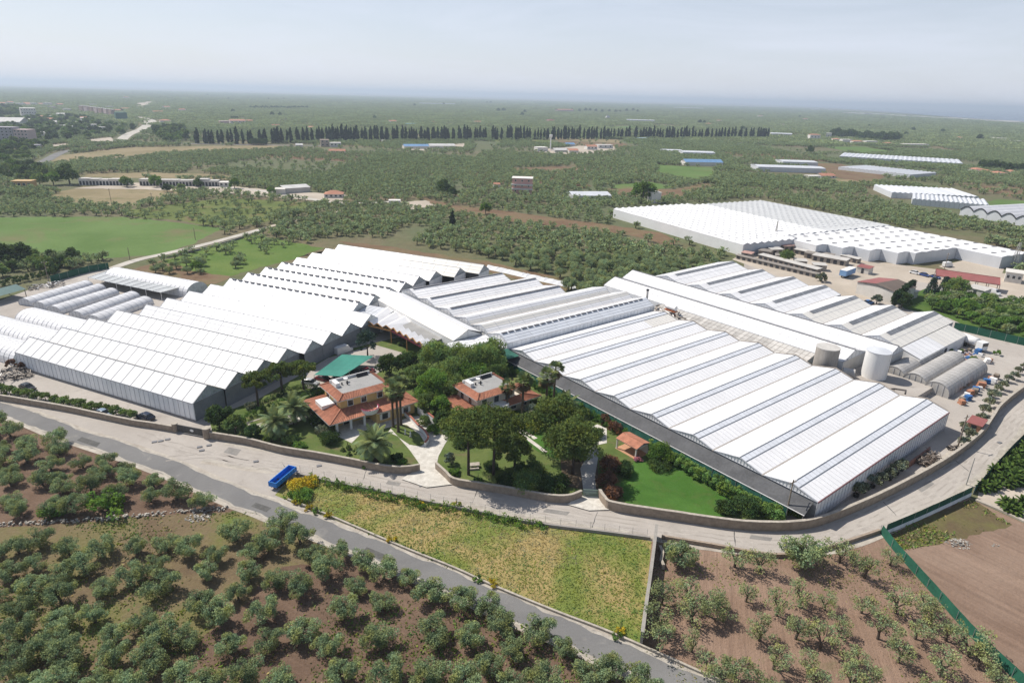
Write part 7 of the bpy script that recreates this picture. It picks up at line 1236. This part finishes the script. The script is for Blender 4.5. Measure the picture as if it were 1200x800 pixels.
p = P(645, 175); h = hfor(645, 175, 157); g = thing('water_tower', 'slim white water tower above the works in front of the cypress row', 'tower', p); b = MB(); b.tube([p, p + Vector((0, 0, h * .72))], [.8, .7], 12); b.build('shaft', m_white, g); b = MB(); b.cyl(p + Vector((0, 0, h * .72)), .8, h * .10, 16, r2=2.0); b.cyl(p + Vector((0, 0, h * .82)), 2.0, h * .13, 16); b.build('bowl', m_white, g); b = MB(); b.tube([p + Vector((0, 0, h * .95)), p + Vector((0, 0, h))], .15, 6); b.build('aerial', m_steel, g)
far('farm_house', 'tan farmhouse with trees far beyond the cypress row', 'house', 654, 672, 131.3, 128, 18, m_pinkw, 'gable', m_tilef, 3); far('farm_house', 'red-roofed house far beyond the cypress row, centre', 'house', 643, 650, 143, 140, 14, m_rose, 'hip', m_redroof, 2); far('white_tower_house', 'pointed white tower house far beyond the cypress row', 'house', 711, 715, 139.5, 135.5, 8, m_farw, 'hip', m_greyroof, 6); far('farm_shed', 'blue-white shed at the right end of the cypress row', 'shed', 750, 759, 164.3, 162, 10, M('pale blue sheet', (0.40, 0.52, 0.60)), 'flat')
for k, (u0, u1, v, vt, d) in enumerate(((412, 432, 110.6, 109.2, 60), (491, 510, 122.6, 120.6, 50), (512, 531, 122.9, 121, 50), (735, 767, 142.5, 140, 40), (777, 800, 178.5, 175.5, 25), (800, 838, 182.5, 177.5, 28), (790, 824, 127.2, 125.8, 70), (917, 958, 194, 188.5, 26), (888, 967, 201, 194.5, 26))): far('plain_greenhouse', ('far white plastic greenhouse, the one nearest the horizon at the left', 'far white plastic greenhouse above the cypress row, left half', 'far white plastic greenhouse above the cypress row, right half', 'pale blue-white greenhouse beyond the right part of the cypress row', 'low pale greenhouse below the right end of the cypress row', 'low white greenhouse at the left end of the far greenhouse cluster', 'thin white greenhouse line near the far horizon at the right', 'small pale greenhouse behind the brown field', 'long pale greenhouse left of the brown field')[k], 'greenhouse', u0, u1, v, vt, d, m_film_grey, 'gable', m_film_grey, .8, dv=(u1 - u0) * .03, over=.1)
far('blue_roof_store', 'long store with a blue and white front left of the long pale greenhouse', 'store', 803, 847, 194, 187, 16, m_farw, 'gable', m_bluer, 2.5, dv=.8); far('farm_house', 'red and white house group beside the brown field', 'house', 962, 979, 209, 203.5, 10, m_farw, 'gable', m_tilef, 2, win=[3]); far('farm_house', 'low white annex left of the red and white house group', 'house', 948, 961, 210.5, 206.5, 8, m_farw, 'flat')
# multi-bay plastic houses further right
def multi(label, pts, n, h, rise, mat, arch=False):
    """block of n bays: pts = front-left, front-right, back-right on the ground (picture)"""
    a, c, d = (P(*q) for q in pts); F = Frame(a, c - a); w = (c - a).length; dep = abs((d - c).dot(F.pe)); g = thing('plastic_greenhouse', label, 'greenhouse', F(w / 2, dep / 2)); FF = Frame(F(0, 0), F.pe)
    for k in range(n):
        a0, a1 = w * k / n, w * (k + 1) / n - .1; ar = (a0 + a1) / 2; b = MB(); m_ = 6 if arch else 2; prof = [(a0 + (a1 - a0) * i / m_, h + rise * math.sin(math.pi * i / m_)) for i in range(m_ + 1)]
        for p, q in zip(prof, prof[1:]): b.face([F(p[0], 0, p[1]), F(q[0], 0, q[1]), F(q[0], dep, q[1]), F(p[0], dep, p[1])], 0, rnd.uniform(.93, 1.07))
        b.build('roof_bay', mat, g); b = MB()
        for y_ in (0, dep):
            b = MB(); f = [F(a0, y_, 0), F(a1, y_, 0)] + [F(q[0], y_, q[1]) for q in prof[::-1]]; b.face(f); b.face([x + F.pe * .05 for x in f][::-1])
            if arch and not y_: [b.bar(F(p[0], -.1, p[1]), F(q[0], -.1, q[1]), .5, .5, 1) for p, q in zip(prof, prof[1:])]
            b.build('end_wall', [m_film_grey, m_dark], g)
    for x in (.02, w - .12): b = MB(); wall(b, F, (x, 0), (x, dep), 0, h - .05, 0); b.build('side_wall', m_film_grey, g)
    for i in range(7):
        for j in range(5): pu, pv = project(*F(w * i / 6, dep * j / 4).xy); SITES.append((pu, pv, max(w / 6, dep / 4) * .75 + 3))
multi('grey plastic greenhouse block above the brown field, upper one', ((983, 186), (1128, 195), (1125, 190)), 26, 3, .6, m_film_grey); multi('grey plastic greenhouse block right of the brown field', ((982, 199), (1066, 208.5), (1040, 200)), 18, 3, .6, m_film_grey)
multi('ribbed grey greenhouse block at the right, top one of three', ((1044, 232), (1146, 237.5), (1128, 228)), 16, 4, .7, m_film_grey); multi('ribbed grey greenhouse block at the right, middle one of three', ((1068, 240), (1158, 248), (1130, 238.5)), 16, 4, .7, m_film_grey); multi('arched grey greenhouse with dark gable rims at the right edge', ((1124, 252), (1225, 270), (1220, 252)), 6, 3.6, 2.6, m_tun, True)
# white villas and the long estate wall with pines
for k, (u0, u1, v, vt, lb) in enumerate(((949, 961, 163.5, 157, 'main pale house of the estate beside the pine wood'), (967, 973, 162.5, 156, 'tall narrow house of the estate at the pine wood'), (976, 985, 165.5, 162, 'low white house of the estate right of the tall one'), (987, 998, 167, 163.5, 'white house of the estate under the pines'), (1000, 1012, 168, 164.5, 'red-roofed white house below the middle of the pine wood'), (1015, 1028, 169, 165.5, 'white house below the right part of the pine wood'), (1036, 1048, 170.5, 167, 'long white house at the end of the estate row'), (1060, 1088, 172, 169, 'last long white building of the estate row'))): far('estate_house', lb, 'house', u0, u1, v, vt, 12, m_farw, 'hip' if k % 2 == 0 else 'flat', m_tilef if k % 2 == 0 else None, 1.6, win=[3] if k < 2 else None, dv=.3)
far('estate_wall', 'long white wall or low greenhouse left of the estate', 'building', 903, 928, 159.5, 155.5, 14, m_farw, 'gable', m_film_grey, 1.5, dv=.9)
for k, (u0, u1, v, vt, lb) in enumerate(((1143, 1155, 202, 197, 'white villa with red roof at the far right, left one'), (1157, 1166, 204, 199.5, 'white villa with red roof at the far right, middle one'), (1169, 1180, 205.5, 202, 'low white house at the far right end of the villas'), (1185, 1194, 204, 200, 'last small villa at the right edge'))): far('villa', lb, 'villa', u0, u1, v, vt, 12, m_farw, 'hip', m_tilef, 1.6)
for k in range(14): u = 1000 + 15.0 * k + rnd.uniform(-3, 3); vb = 133.2 + (u - 1000) * .054 + .8; far('coast_house', 'pale house of the hazy coastal town by the sea', 'house', u, u + rnd.uniform(5, 11), vb, vb - rnd.uniform(1.2, 2.4), 60, m_farw, 'flat', group='houses of the coastal town')
for k, (u, v) in enumerate(((862, 121.5), (838, 120.6), (871, 122), (880, 124), (925, 126), (955, 128.6), (975, 129), (1178, 163), (1192, 166))): far('coast_house', 'pale house of the hazy plain short of the sea', 'house', u, u + 5, v + 1, v - .6, 40, m_farw, 'flat', group='houses of the hazy plain')
for k, (u, v) in enumerate(((890, 137), (943, 140.5), (842, 142.3), (830, 146), (1124, 162))): far('plain_house', ('small white house in the right-hand groves below the sea, leftmost', 'small white house in the right-hand groves, second', 'white hut in the far groves above the estate', 'pale shed in the far groves right of the cypress row', 'red and white house in the far groves at the right')[k], 'house', u, u + 4, v + .8, v - 1.6, 12, m_farw, 'hip', m_tilef, 1.5)
# ---------------------------------------------------------------- cypress rows and far trees
def spire(h, w, seed, n=26):
    q = np.random.default_rng(seed); z = np.linspace(.08, .97, n) * h; r = w * np.sin(np.pi * np.clip(.25 + .75 * np.linspace(0, 1, n), 0, 1)) ** .8; c = np.stack([q.normal(size=n) * r * .3, q.normal(size=n) * r * .3, z], 1); V, F, T = clumps(c, r * .75 + .15, 26, h * .075, 1.4, up=.1); return V, F, T
cyp = []
for k in range(4):
    t = thing('cypress_tree', '', 'cypress'); o = bpy.data.objects.new('crown', npmesh('cypress crown', *spire(14, 1.5, 500 + k), [l_cyp])); COL.objects.link(o); o.parent = t; b = MB(); b.tube([(0, 0, -.1), (0, 0, 6)], [.3, .15], 6); b.build('trunk', m_barkd, t, world=False); cyp.append(Proto(t))
row = [P(226, 168), P(300, 168.5), P(400, 166), P(500, 164.5), P(600, 163.6), P(700, 163), P(800, 162.6), P(900, 162.2)]
line = smooth_line(row, 30); acc = 0; last = line[0]; skip = (247, 253, 264, 272, 309, 316)
for p in line:
    if (p - last).length >= 3.5 * rnd.uniform(.85, 1.2):
        last = p; u, v = project(p.x, p.y)
        if rnd.random() < .035: continue
        h = hfor(u, v, v - (19.0 if u < 420 else 17.6 - (u - 420) * .0105) * rnd.uniform(.85, 1.12)) / 14.0; rnd.choice(cyp).place(p + Vector((rnd.uniform(-2, 2), rnd.uniform(-3, 3), 0)), rnd.uniform(0, 6), (h * rnd.uniform(.85, 1.15), h * rnd.uniform(.85, 1.15), h * rnd.uniform(.92, 1.1)), 'dark cypress in the long row across the plain', 'cypresses in the long row')
for u, v, s, lb in ((530.5, 270, .75, 'single dark cypress standing alone in the orchard behind the greenhouses'),): cyp[0].place(P(u, v), 0, (s * 1.2, s * 1.2, s), lb)
ft = []
for k in range(4): t = thing('far_tree', '', 'tree'); o = bpy.data.objects.new('crown', npmesh('far tree crown', *dome(34, 3.2, 3.5, 3.2, 1.2, 40, .7, 520 + k), [(l_tree, l_dark, l_dark, l_fresh)[k]])); COL.objects.link(o); o.parent = t; b = MB(); b.tube([(0, 0, -.1), (0, 0, 3.5)], [.3, .2], 6); b.build('trunk', m_bark, t, world=False); ft.append(Proto(t))
def fartree(u, v, s, label, k=None, group=None): p = P(u, v); SITES.append((u, v, 3 * s)); return ft[k if k is not None else rnd.randrange(3)].place(p, rnd.uniform(0, 6), (s * rnd.uniform(.9, 1.15), s * rnd.uniform(.9, 1.15), s), label, group)
fartree(753, 236, 1.9, 'big round green tree beside the white block house', 3); fartree(521, 229, 1.5, 'dark broad tree in the groves left of the pink house, bigger one', 1); fartree(530, 231, .9, 'dark tree at the right of the big dark one in the groves', 1); fartree(569, 251, .95, 'bright round tree at the edge of the brown strip behind the greenhouses', 3); fartree(82, 216, 1.9, 'large dark tree at the left end of the ruined row', 1); fartree(63, 217, 1.3, 'paler round tree left of the large dark one by the ruined row', 3); fartree(47, 217, 1.2, 'round tree right behind the orange house', 0); fartree(149, 219, 1.0, 'green tree in front of the ruined row, left of centre', 3); fartree(184, 219, 1.1, 'light green tree in front of the middle of the ruined row', 3); fartree(196, 225, .75, 'dark dense shrub tree before the ruined row', 1); fartree(213, 224, .7, 'loose tree right of the dark shrub before the ruined row', 0); fartree(233, 219, .8, 'dark flat-topped tree before the right part of the ruined row', 1); fartree(275, 221, 1.0, 'bright tree at the right end of the ruined row', 3); fartree(318, 229, .8, 'yellow-green tree beside the low pale workshop', 3)
fartree(27, 310, 1.15, 'dark round tree at the far left by the green field, right one', 1); fartree(8, 312, 1.2, 'dark round tree at the far left by the green field, left one', 1); fartree(53, 318, .8, 'bushy tree by the net fence behind the low tunnels', 0); fartree(230, 318, .55, 'dark green bush on the grass behind the film greenhouse', 3); fartree(949, 180, 1.5, 'dark round tree in front of the estate, left of the green strip', 1); fartree(143, 131, 1.0, 'dark tree before the green-sheeted building', 1)
for k in range(13): fartree(272 + 2.2 * k if k < 4 else 295 + 2.0 * (k - 4), 140.4 if k < 4 else 169.0 + (k % 3) * .6, 1.0, 'dark tree of the clump before the cypress row' if k >= 4 else 'dark tree behind the farm beyond the cypresses', 1, 'dark trees before the cypress row' if k >= 4 else 'dark trees behind the farm')
for k in range(26): u = 975 + 75 * (k + rnd.random()) / 26; v = 161 + (u - 975) * .072 + rnd.uniform(-1.4, .8); fartree(u, v, rnd.uniform(1.8, 2.6), 'dark pine of the wood behind the white estate', 1, 'pines of the estate wood')
for k in range(7): fartree(1150 + 7.5 * k, 199 + .6 * k + rnd.uniform(-.6, .6), rnd.uniform(1.2, 1.7), 'dark pine behind the villas at the far right', 1, 'pines behind the far villas')
for k in range(12): fartree(672 + 7.0 * k + rnd.uniform(-2, 2), 131.2 + rnd.uniform(-.8, 1.6), rnd.uniform(1.6, 2.4), 'dark tree of the far clump beside the tan farmhouse', 1, 'trees beside the tan farmhouse')
for k, (u, v, s) in enumerate(((273, 132, 1.4), (319, 136, 1.5), (328, 136, 1.4), (243, 112, 1.8), (268, 117, 1.6), (333, 117, 1.8), (315, 117.5, 1.8), (439, 140, 1.3), (575, 121.3, 2.6), (571, 121.4, 2.2), (590, 131, 2.2), (584, 131, 2.0), (612, 136, 1.8), (615, 132.5, 1.8), (520, 123.5, 2.0), (486, 124.8, 2.0), (541, 121, 1.8), (820, 145, 1.6), (825, 145.2, 1.4), (870, 153, 1.5), (937, 138, 1.6), (1070, 154, 1.6), (1104, 155.5, 1.4), (1147, 164.5, 1.8), (1061, 159, 1.2), (1018, 149, 1.2))): fartree(u, v, s, 'lone dark tree standing above the far olive groves', 1, 'lone trees in the far groves')
for k in range(34): u = 294 + 68 * k / 34; fartree(u, 127.4 + rnd.uniform(-.5, .5), rnd.uniform(.9, 1.4), 'dark tree of the straight far row above the cypress tops', 1, 'trees of the straight far row')
WOODS = []
def wood(px, sp, s0, s1, label, group, keep=.9):
    for x, y in grid_pts(px, sp, sp * .35, .2, keep=keep):
        p = project(x, y)
        if all((P(a, b).xy - Vector((x, y))).length > r * .8 for a, b, r in SITES if r > 5 and abs(a - p[0]) < 25): WOODS.append((x, y, rnd.uniform(s0, s1), label, group))
wood([(-20, 140), (40, 138.5), (90, 137.5), (130, 146), (160, 150), (150, 158), (110, 163), (60, 167), (-20, 165)], 19, .8, 1.4, 'tree among the houses of the far left town', 'trees of the far left town'); wood([(-20, 170), (35, 168), (60, 172), (40, 180), (30, 190), (-20, 196)], 13, .8, 1.3, 'dark tree in front of the apartment blocks at the left edge', 'trees before the apartment blocks', .85); wood([(-20, 132), (0, 128), (25, 129), (25, 137), (-20, 138)], 18, 1.4, 2.2, 'dark tree beside the white public building at the left edge', 'dark trees by the public building'); wood([(-15, 200), (30, 196), (60, 204), (70, 212), (-15, 214)], 9, .7, 1.2, 'tree in the belt behind the orange house', 'trees behind the orange house', .8); wood([(180, 153), (215, 152), (222, 168), (190, 167)], 12, .9, 1.7, 'leafy tree left of the first cypresses', 'leafy trees by the cypress row', .8); wood([(-15, 312), (45, 306), (85, 304), (95, 313), (40, 322), (-15, 330)], 6.5, .5, .8, 'bushy tree in the belt behind the low tunnels at the left', 'belt behind the low tunnels', .8)

WOODS.sort(key=lambda t: t[0] ** 2 + t[1] ** 2); n_ft = sum(o.name.startswith('far_tree') and o.parent is None for o in COL.objects); room = 296 - n_ft
for x, y, s, lb, gr in WOODS[:room]: ft[rnd.choice((0, 0, 1, 1, 2, 3))].place((x, y, 0), rnd.uniform(0, 6), s, lb, gr)
# ---- grove trees behind the greenhouses (needs the list of buildings)
site_w = [(P(u, v).xy, r) for u, v, r in SITES]
sx = np.array([s[0].x for s in site_w]); sy = np.array([s[0].y for s in site_w]); sr = np.array([s[1] for s in site_w])
def free(x, y): return not np.any((sx - x) ** 2 + (sy - y) ** 2 < sr * sr)
mid_pts = []; block = {}
y = 120.0
while y < 1150:
    half = y * .95 + 60; x = -half; st = 6.1
    while x < half:
        # parcels of land, 110 m wide, each with its own planting angle, spacing and density
        key = (int((x + 5000) // 110), int((y + .25 * x + 5000) // 95))
        if key not in block: block[key] = (rnd.uniform(-.5, .5), rnd.choice((1.0, 1.0, .97, .97, .93, .88, .75, .6, .25)), rnd.uniform(.95, 1.3), rnd.random())
        ang, keep, sc, cover = block[key]; keep = .04 if (cover > .91 and y > 430) else keep; keep = max(keep, .93) if y < 430 else keep; ca, sa = math.cos(ang), math.sin(ang)
        xx = x * ca - (y - 600) * sa * .12 + rnd.uniform(-1.5, 1.5); yy = y + x * sa * .12 + rnd.uniform(-1.5, 1.5)
        if rnd.random() < keep:
            u, v = project(xx, yy)
            if -60 < u < 1260 and inpoly((u, v), BACK) and free(xx, yy) and clear(u, v):
                few = any(inpoly((u, v), q) for q in SPARSE)
                if few and rnd.random() > .6: x += st; continue
                mid_pts.append((xx, yy, sc * rnd.uniform(.8, 1.2) * (.72 if few else 1)))
        x += st
    y += 5.7
# the parcels' own ground cover: grass, stubble or turned soil under and between the trees
COVER = (m_orch, m_brown, m_dry, m_orch, MATS['fresh grass'], m_brown); ncov = 0
for (kx, ky), (ang, keep, sc, cover) in sorted(block.items()):
    if not (cover > .91 or cover < .30): continue
    ymid = 0; pts4 = []
    for dx, dy in ((.03, .04), (.97, .04), (.97, .96), (.03, .96)):
        x = (kx + dx) * 110 - 5000; pts4.append(Vector((x, (ky + dy) * 95 - 5000 - .25 * x, 0)))
    if min(p.y for p in pts4) < 440: continue
    us = [project(p.x, p.y) for p in dense(pts4, 24)]
    if not all(-200 < u < 1400 and inpoly((u, v), BACK) and clear(u, v) for u, v in us): continue
    ncov += 1; LAYER[0] = 2; sheet(('grass_field', 'soil_field', 'stubble_field', 'grass_field', 'grass_field', 'soil_field')[ncov % 6], [(p + Vector((rnd.uniform(-3, 3), rnd.uniform(-3, 3), 0))) for p in dense(pts4, 12)], COVER[ncov % 6], world=True, z=.02)
mid_pts.sort(key=lambda t: t[0] ** 2 + t[1] ** 2)
NEAR_N = max(0, 297 - n_ind)
def olive_label(u, v):
    if u < 330: return 'olive tree in the groves behind the left tunnels and green fields', 'olive trees behind the left tunnels'
    if v > 262 or u > 560: return 'olive tree in the orchard right behind the big greenhouses', 'olive trees behind the greenhouses'
    return 'olive tree in the orchard right behind the big greenhouses', 'olive trees behind the greenhouses'
for x, y, s in mid_pts[:NEAR_N]:
    u, v = project(x, y); a = olive_label(u, v); rnd.choice(olv).place((x, y, 0), rnd.uniform(0, 6.28), s, *a)
far_col = bpy.data.collections.new('grove sources')      # not linked to the scene: only shapes for the far grove
src = []
for k in range(4):
    V, F, T = olive_crown(90 + k, low=True); tb, _ = limbs(1.1, 3, 1.0, .2, 70 + k)
    src.append(npmesh('grove tree', V, F, T, [l_olive, m_bark], extra=tb))
for k in range(3):                                        # a patch of 6 by 6 trees for the distance
    vs, fs, ts = [], [], []; nn = 0
    for i in range(6):
        for j in range(6):
            if rng.random() < (.97, .9, .75)[k]:
                c = np.array([(i - 2.5) * 6.4 + rng.normal() * .9, (j - 2.5) * 6.4 + rng.normal() * .9, 0]); s = rng.uniform(.8, 1.25)
                C = c + np.stack([rng.normal(size=22) * 1.1, rng.normal(size=22) * 1.1, rng.uniform(1.0, 3.5, 22)], 1) * s; V, F = quads(C, 1.5 * s, .25, .8); vs.append(V); fs.append(F + nn); nn += len(V); ts.append(rng.uniform(.8, 1.2) * rng.uniform(.85, 1.15, len(F)))
    src.append(npmesh('grove patch', np.concatenate(vs), np.concatenate(fs), np.concatenate(ts), [l_olive]))
for t_ in ft: src.append(t_.root.children[0].data)
for k, me in enumerate(src):
    o = bpy.data.objects.new('grove_%d' % k, me); far_col.objects.link(o)
pts = [(x, y, 0, s, rnd.uniform(0, 6.28), rnd.randrange(4)) for x, y, s in mid_pts[NEAR_N:]]
pts += [(x, y, 0, s, rnd.uniform(0, 6.28), 7 + rnd.choice((0, 0, 1, 1, 2, 3))) for x, y, s, lb, gr in WOODS[room:]]
y = 1150.0
while y < 9000:
    st = 36.5 if y < 3500 else 60.0; half = y * .95 + 100; x = -half
    while x < half:
        xx, yy = x + rnd.uniform(-8, 8), y + rnd.uniform(-8, 8); u, v = project(xx, yy)
        if -30 < u < 1230 and inpoly((u, v), BACK if y < 1600 else [(-300, 90), (1500, 130), (1500, 300), (-300, 300)]) and free(xx, yy) and clear(u, v) and not (u > 780 and v < 116.8 + (u - 780) * .066) and rnd.random() < .9:
            pts.append((xx, yy, 0, 1.0 if y < 3500 else 1.5, rnd.choice((0, 1.57, .3, -.3)) + rnd.uniform(-.1, .1), 4 + rnd.randrange(3)))
        x += st
    y += st
me = bpy.data.meshes.new('far grove points'); A = np.array(pts, np.float32); me.vertices.add(len(A)); me.vertices.foreach_set('co', np.ascontiguousarray(A[:, :3]).ravel())
for nm, col, ty in (('sc', 3, 'FLOAT'), ('rz', 4, 'FLOAT'), ('pick', 5, 'INT')):
    at = me.attributes.new(nm, ty, 'POINT'); at.data.foreach_set('value', np.ascontiguousarray(A[:, col]).astype(np.int32 if ty == 'INT' else np.float32))
grove = bpy.data.objects.new('olive_grove', me); COL.objects.link(grove); tag(grove, kind='stuff')
ng = bpy.data.node_groups.new('grove planting', 'GeometryNodeTree'); ng.interface.new_socket('Geometry', in_out='INPUT', socket_type='NodeSocketGeometry'); ng.interface.new_socket('Geometry', in_out='OUTPUT', socket_type='NodeSocketGeometry')
gi = ng.nodes.new('NodeGroupInput'); go = ng.nodes.new('NodeGroupOutput'); ip = ng.nodes.new('GeometryNodeInstanceOnPoints'); ci = ng.nodes.new('GeometryNodeCollectionInfo')
ci.inputs['Collection'].default_value = far_col; ci.inputs['Separate Children'].default_value = True; ci.inputs['Reset Children'].default_value = True
def nattr(nm, ty): n = ng.nodes.new('GeometryNodeInputNamedAttribute'); n.data_type = ty; n.inputs['Name'].default_value = nm; return n.outputs['Attribute']
cx = ng.nodes.new('ShaderNodeCombineXYZ'); ng.links.new(nattr('rz', 'FLOAT'), cx.inputs['Z'])
ip.inputs['Pick Instance'].default_value = True
ng.links.new(gi.outputs[0], ip.inputs['Points']); ng.links.new(ci.outputs[0], ip.inputs['Instance']); ng.links.new(nattr('pick', 'INT'), ip.inputs['Instance Index'])
ng.links.new(cx.outputs[0], ip.inputs['Rotation']); ng.links.new(nattr('sc', 'FLOAT'), ip.inputs['Scale']); ng.links.new(ip.outputs[0], go.inputs[0])
md = grove.modifiers.new('planting', 'NODES'); md.node_group = ng
print('olives one by one', n_ind + len(mid_pts[:NEAR_N]), 'mass', len(pts))
# ---------------------------------------------------------------- grass and weeds
def tufts(name, px, n, size, mats, sel, hgt=.5, lean=.5):
    """uncountable grass: upright blade cards over a picture polygon; sel(x, y, r) picks the material"""
    q = [P(u, v) for u, v in px]; x0, x1 = min(p.x for p in q), max(p.x for p in q); y0, y1 = min(p.y for p in q), max(p.y for p in q)
    X = rng.uniform(x0, x1, n); Y = rng.uniform(y0, y1, n); keep = np.array([inpoly(project(a, b), px) for a, b in zip(X, Y)]); X, Y = X[keep], Y[keep]; n = len(X)
    f = np.array([sel(a, b) for a, b in zip(X, Y)]); ok = f >= 0; X, Y, f = X[ok], Y[ok], f[ok].astype(int); n = len(X)
    a = rng.uniform(0, 6.28, n); h = hgt * rng.uniform(.5, 1.4, n); w = size * rng.uniform(.6, 1.4, n); dx, dy = np.cos(a) * w / 2, np.sin(a) * w / 2; lx, ly = rng.normal(size=n) * lean * h, rng.normal(size=n) * lean * h; z = np.zeros(n)
    V = np.stack([np.stack([X - dx, Y - dy, z], 1), np.stack([X + dx, Y + dy, z], 1), np.stack([X + dx * .7 + lx, Y + dy * .7 + ly, h], 1), np.stack([X - dx * .5 + lx, Y - dy * .5 + ly, h * .85], 1)], 1).reshape(-1, 3)
    o = bpy.data.objects.new(name, npmesh(name, V, np.arange(4 * n).reshape(n, 4), rng.uniform(.75, 1.25, n), mats, f)); COL.objects.link(o); return tag(o, kind='stuff')
def patch(x, y, s, ph): return math.sin(x * s + ph) + math.sin(y * s * 1.3 + ph * 2.1) + .7 * math.sin((x + y) * s * 2.3 + ph * .7) + .5 * math.sin((x - 1.7 * y) * s * 4.1 + ph) + rnd.gauss(0, .55)
l_gr = leafmat('grass blades', (0.18, 0.24, 0.06), trans=.3, rand=.0); l_st = leafmat('straw blades', (0.31, 0.28, 0.14), trans=.25, rand=.0); l_wd = leafmat('weed leaves', (0.15, 0.235, 0.055), trans=.25, rand=.0)
MEAD = [(330, 580), (346, 558), (440, 576), (497, 589), (630, 616), (762, 632), (751, 752), (700, 733), (577, 686), (467, 640), (380, 602)]
tufts('meadow_grass', MEAD, 42000, .13, [l_gr, l_st, l_wd], lambda x, y: (1 if patch(x, y, .16, 1.0) > .55 else (2 if patch(x, y, .22, 4.0) > 1.2 else 0)), .17, 1.2)
tufts('orchard_weeds', GROVE_B, 42000, .24, [l_gr, l_st, l_wd], lambda x, y: -1 if patch(x, y, .12, 2.5) < .35 else (1 if patch(x, y, .2, .4) > .9 else (2 if rnd.random() < .4 else 0)), .2, .8)
tufts('field_weeds', GROVE_C, 16000, .2, [l_gr, l_st, l_wd], lambda x, y: -1 if patch(x, y, .2, 3.3) < 1.35 else (1 if rnd.random() < .4 else 0), .16, .8)
tufts('verge_weeds', [(1038, 624), (1137, 583), (1150, 592), (1185, 615), (1120, 632), (1060, 645)], 7000, .25, [l_gr, l_st, l_wd], lambda x, y: -1 if patch(x, y, .3, .3) < .2 else rnd.choice((0, 1, 2)), .25, .8)
tufts('garden_weeds', [(300, 521), (345, 500), (372, 505), (410, 522), (480, 530), (490, 549), (470, 551), (400, 540)], 9000, .16, [l_gr, l_wd], lambda x, y: -1 if rnd.random() < .4 else rnd.choice((0, 0, 1)), .09, .9)
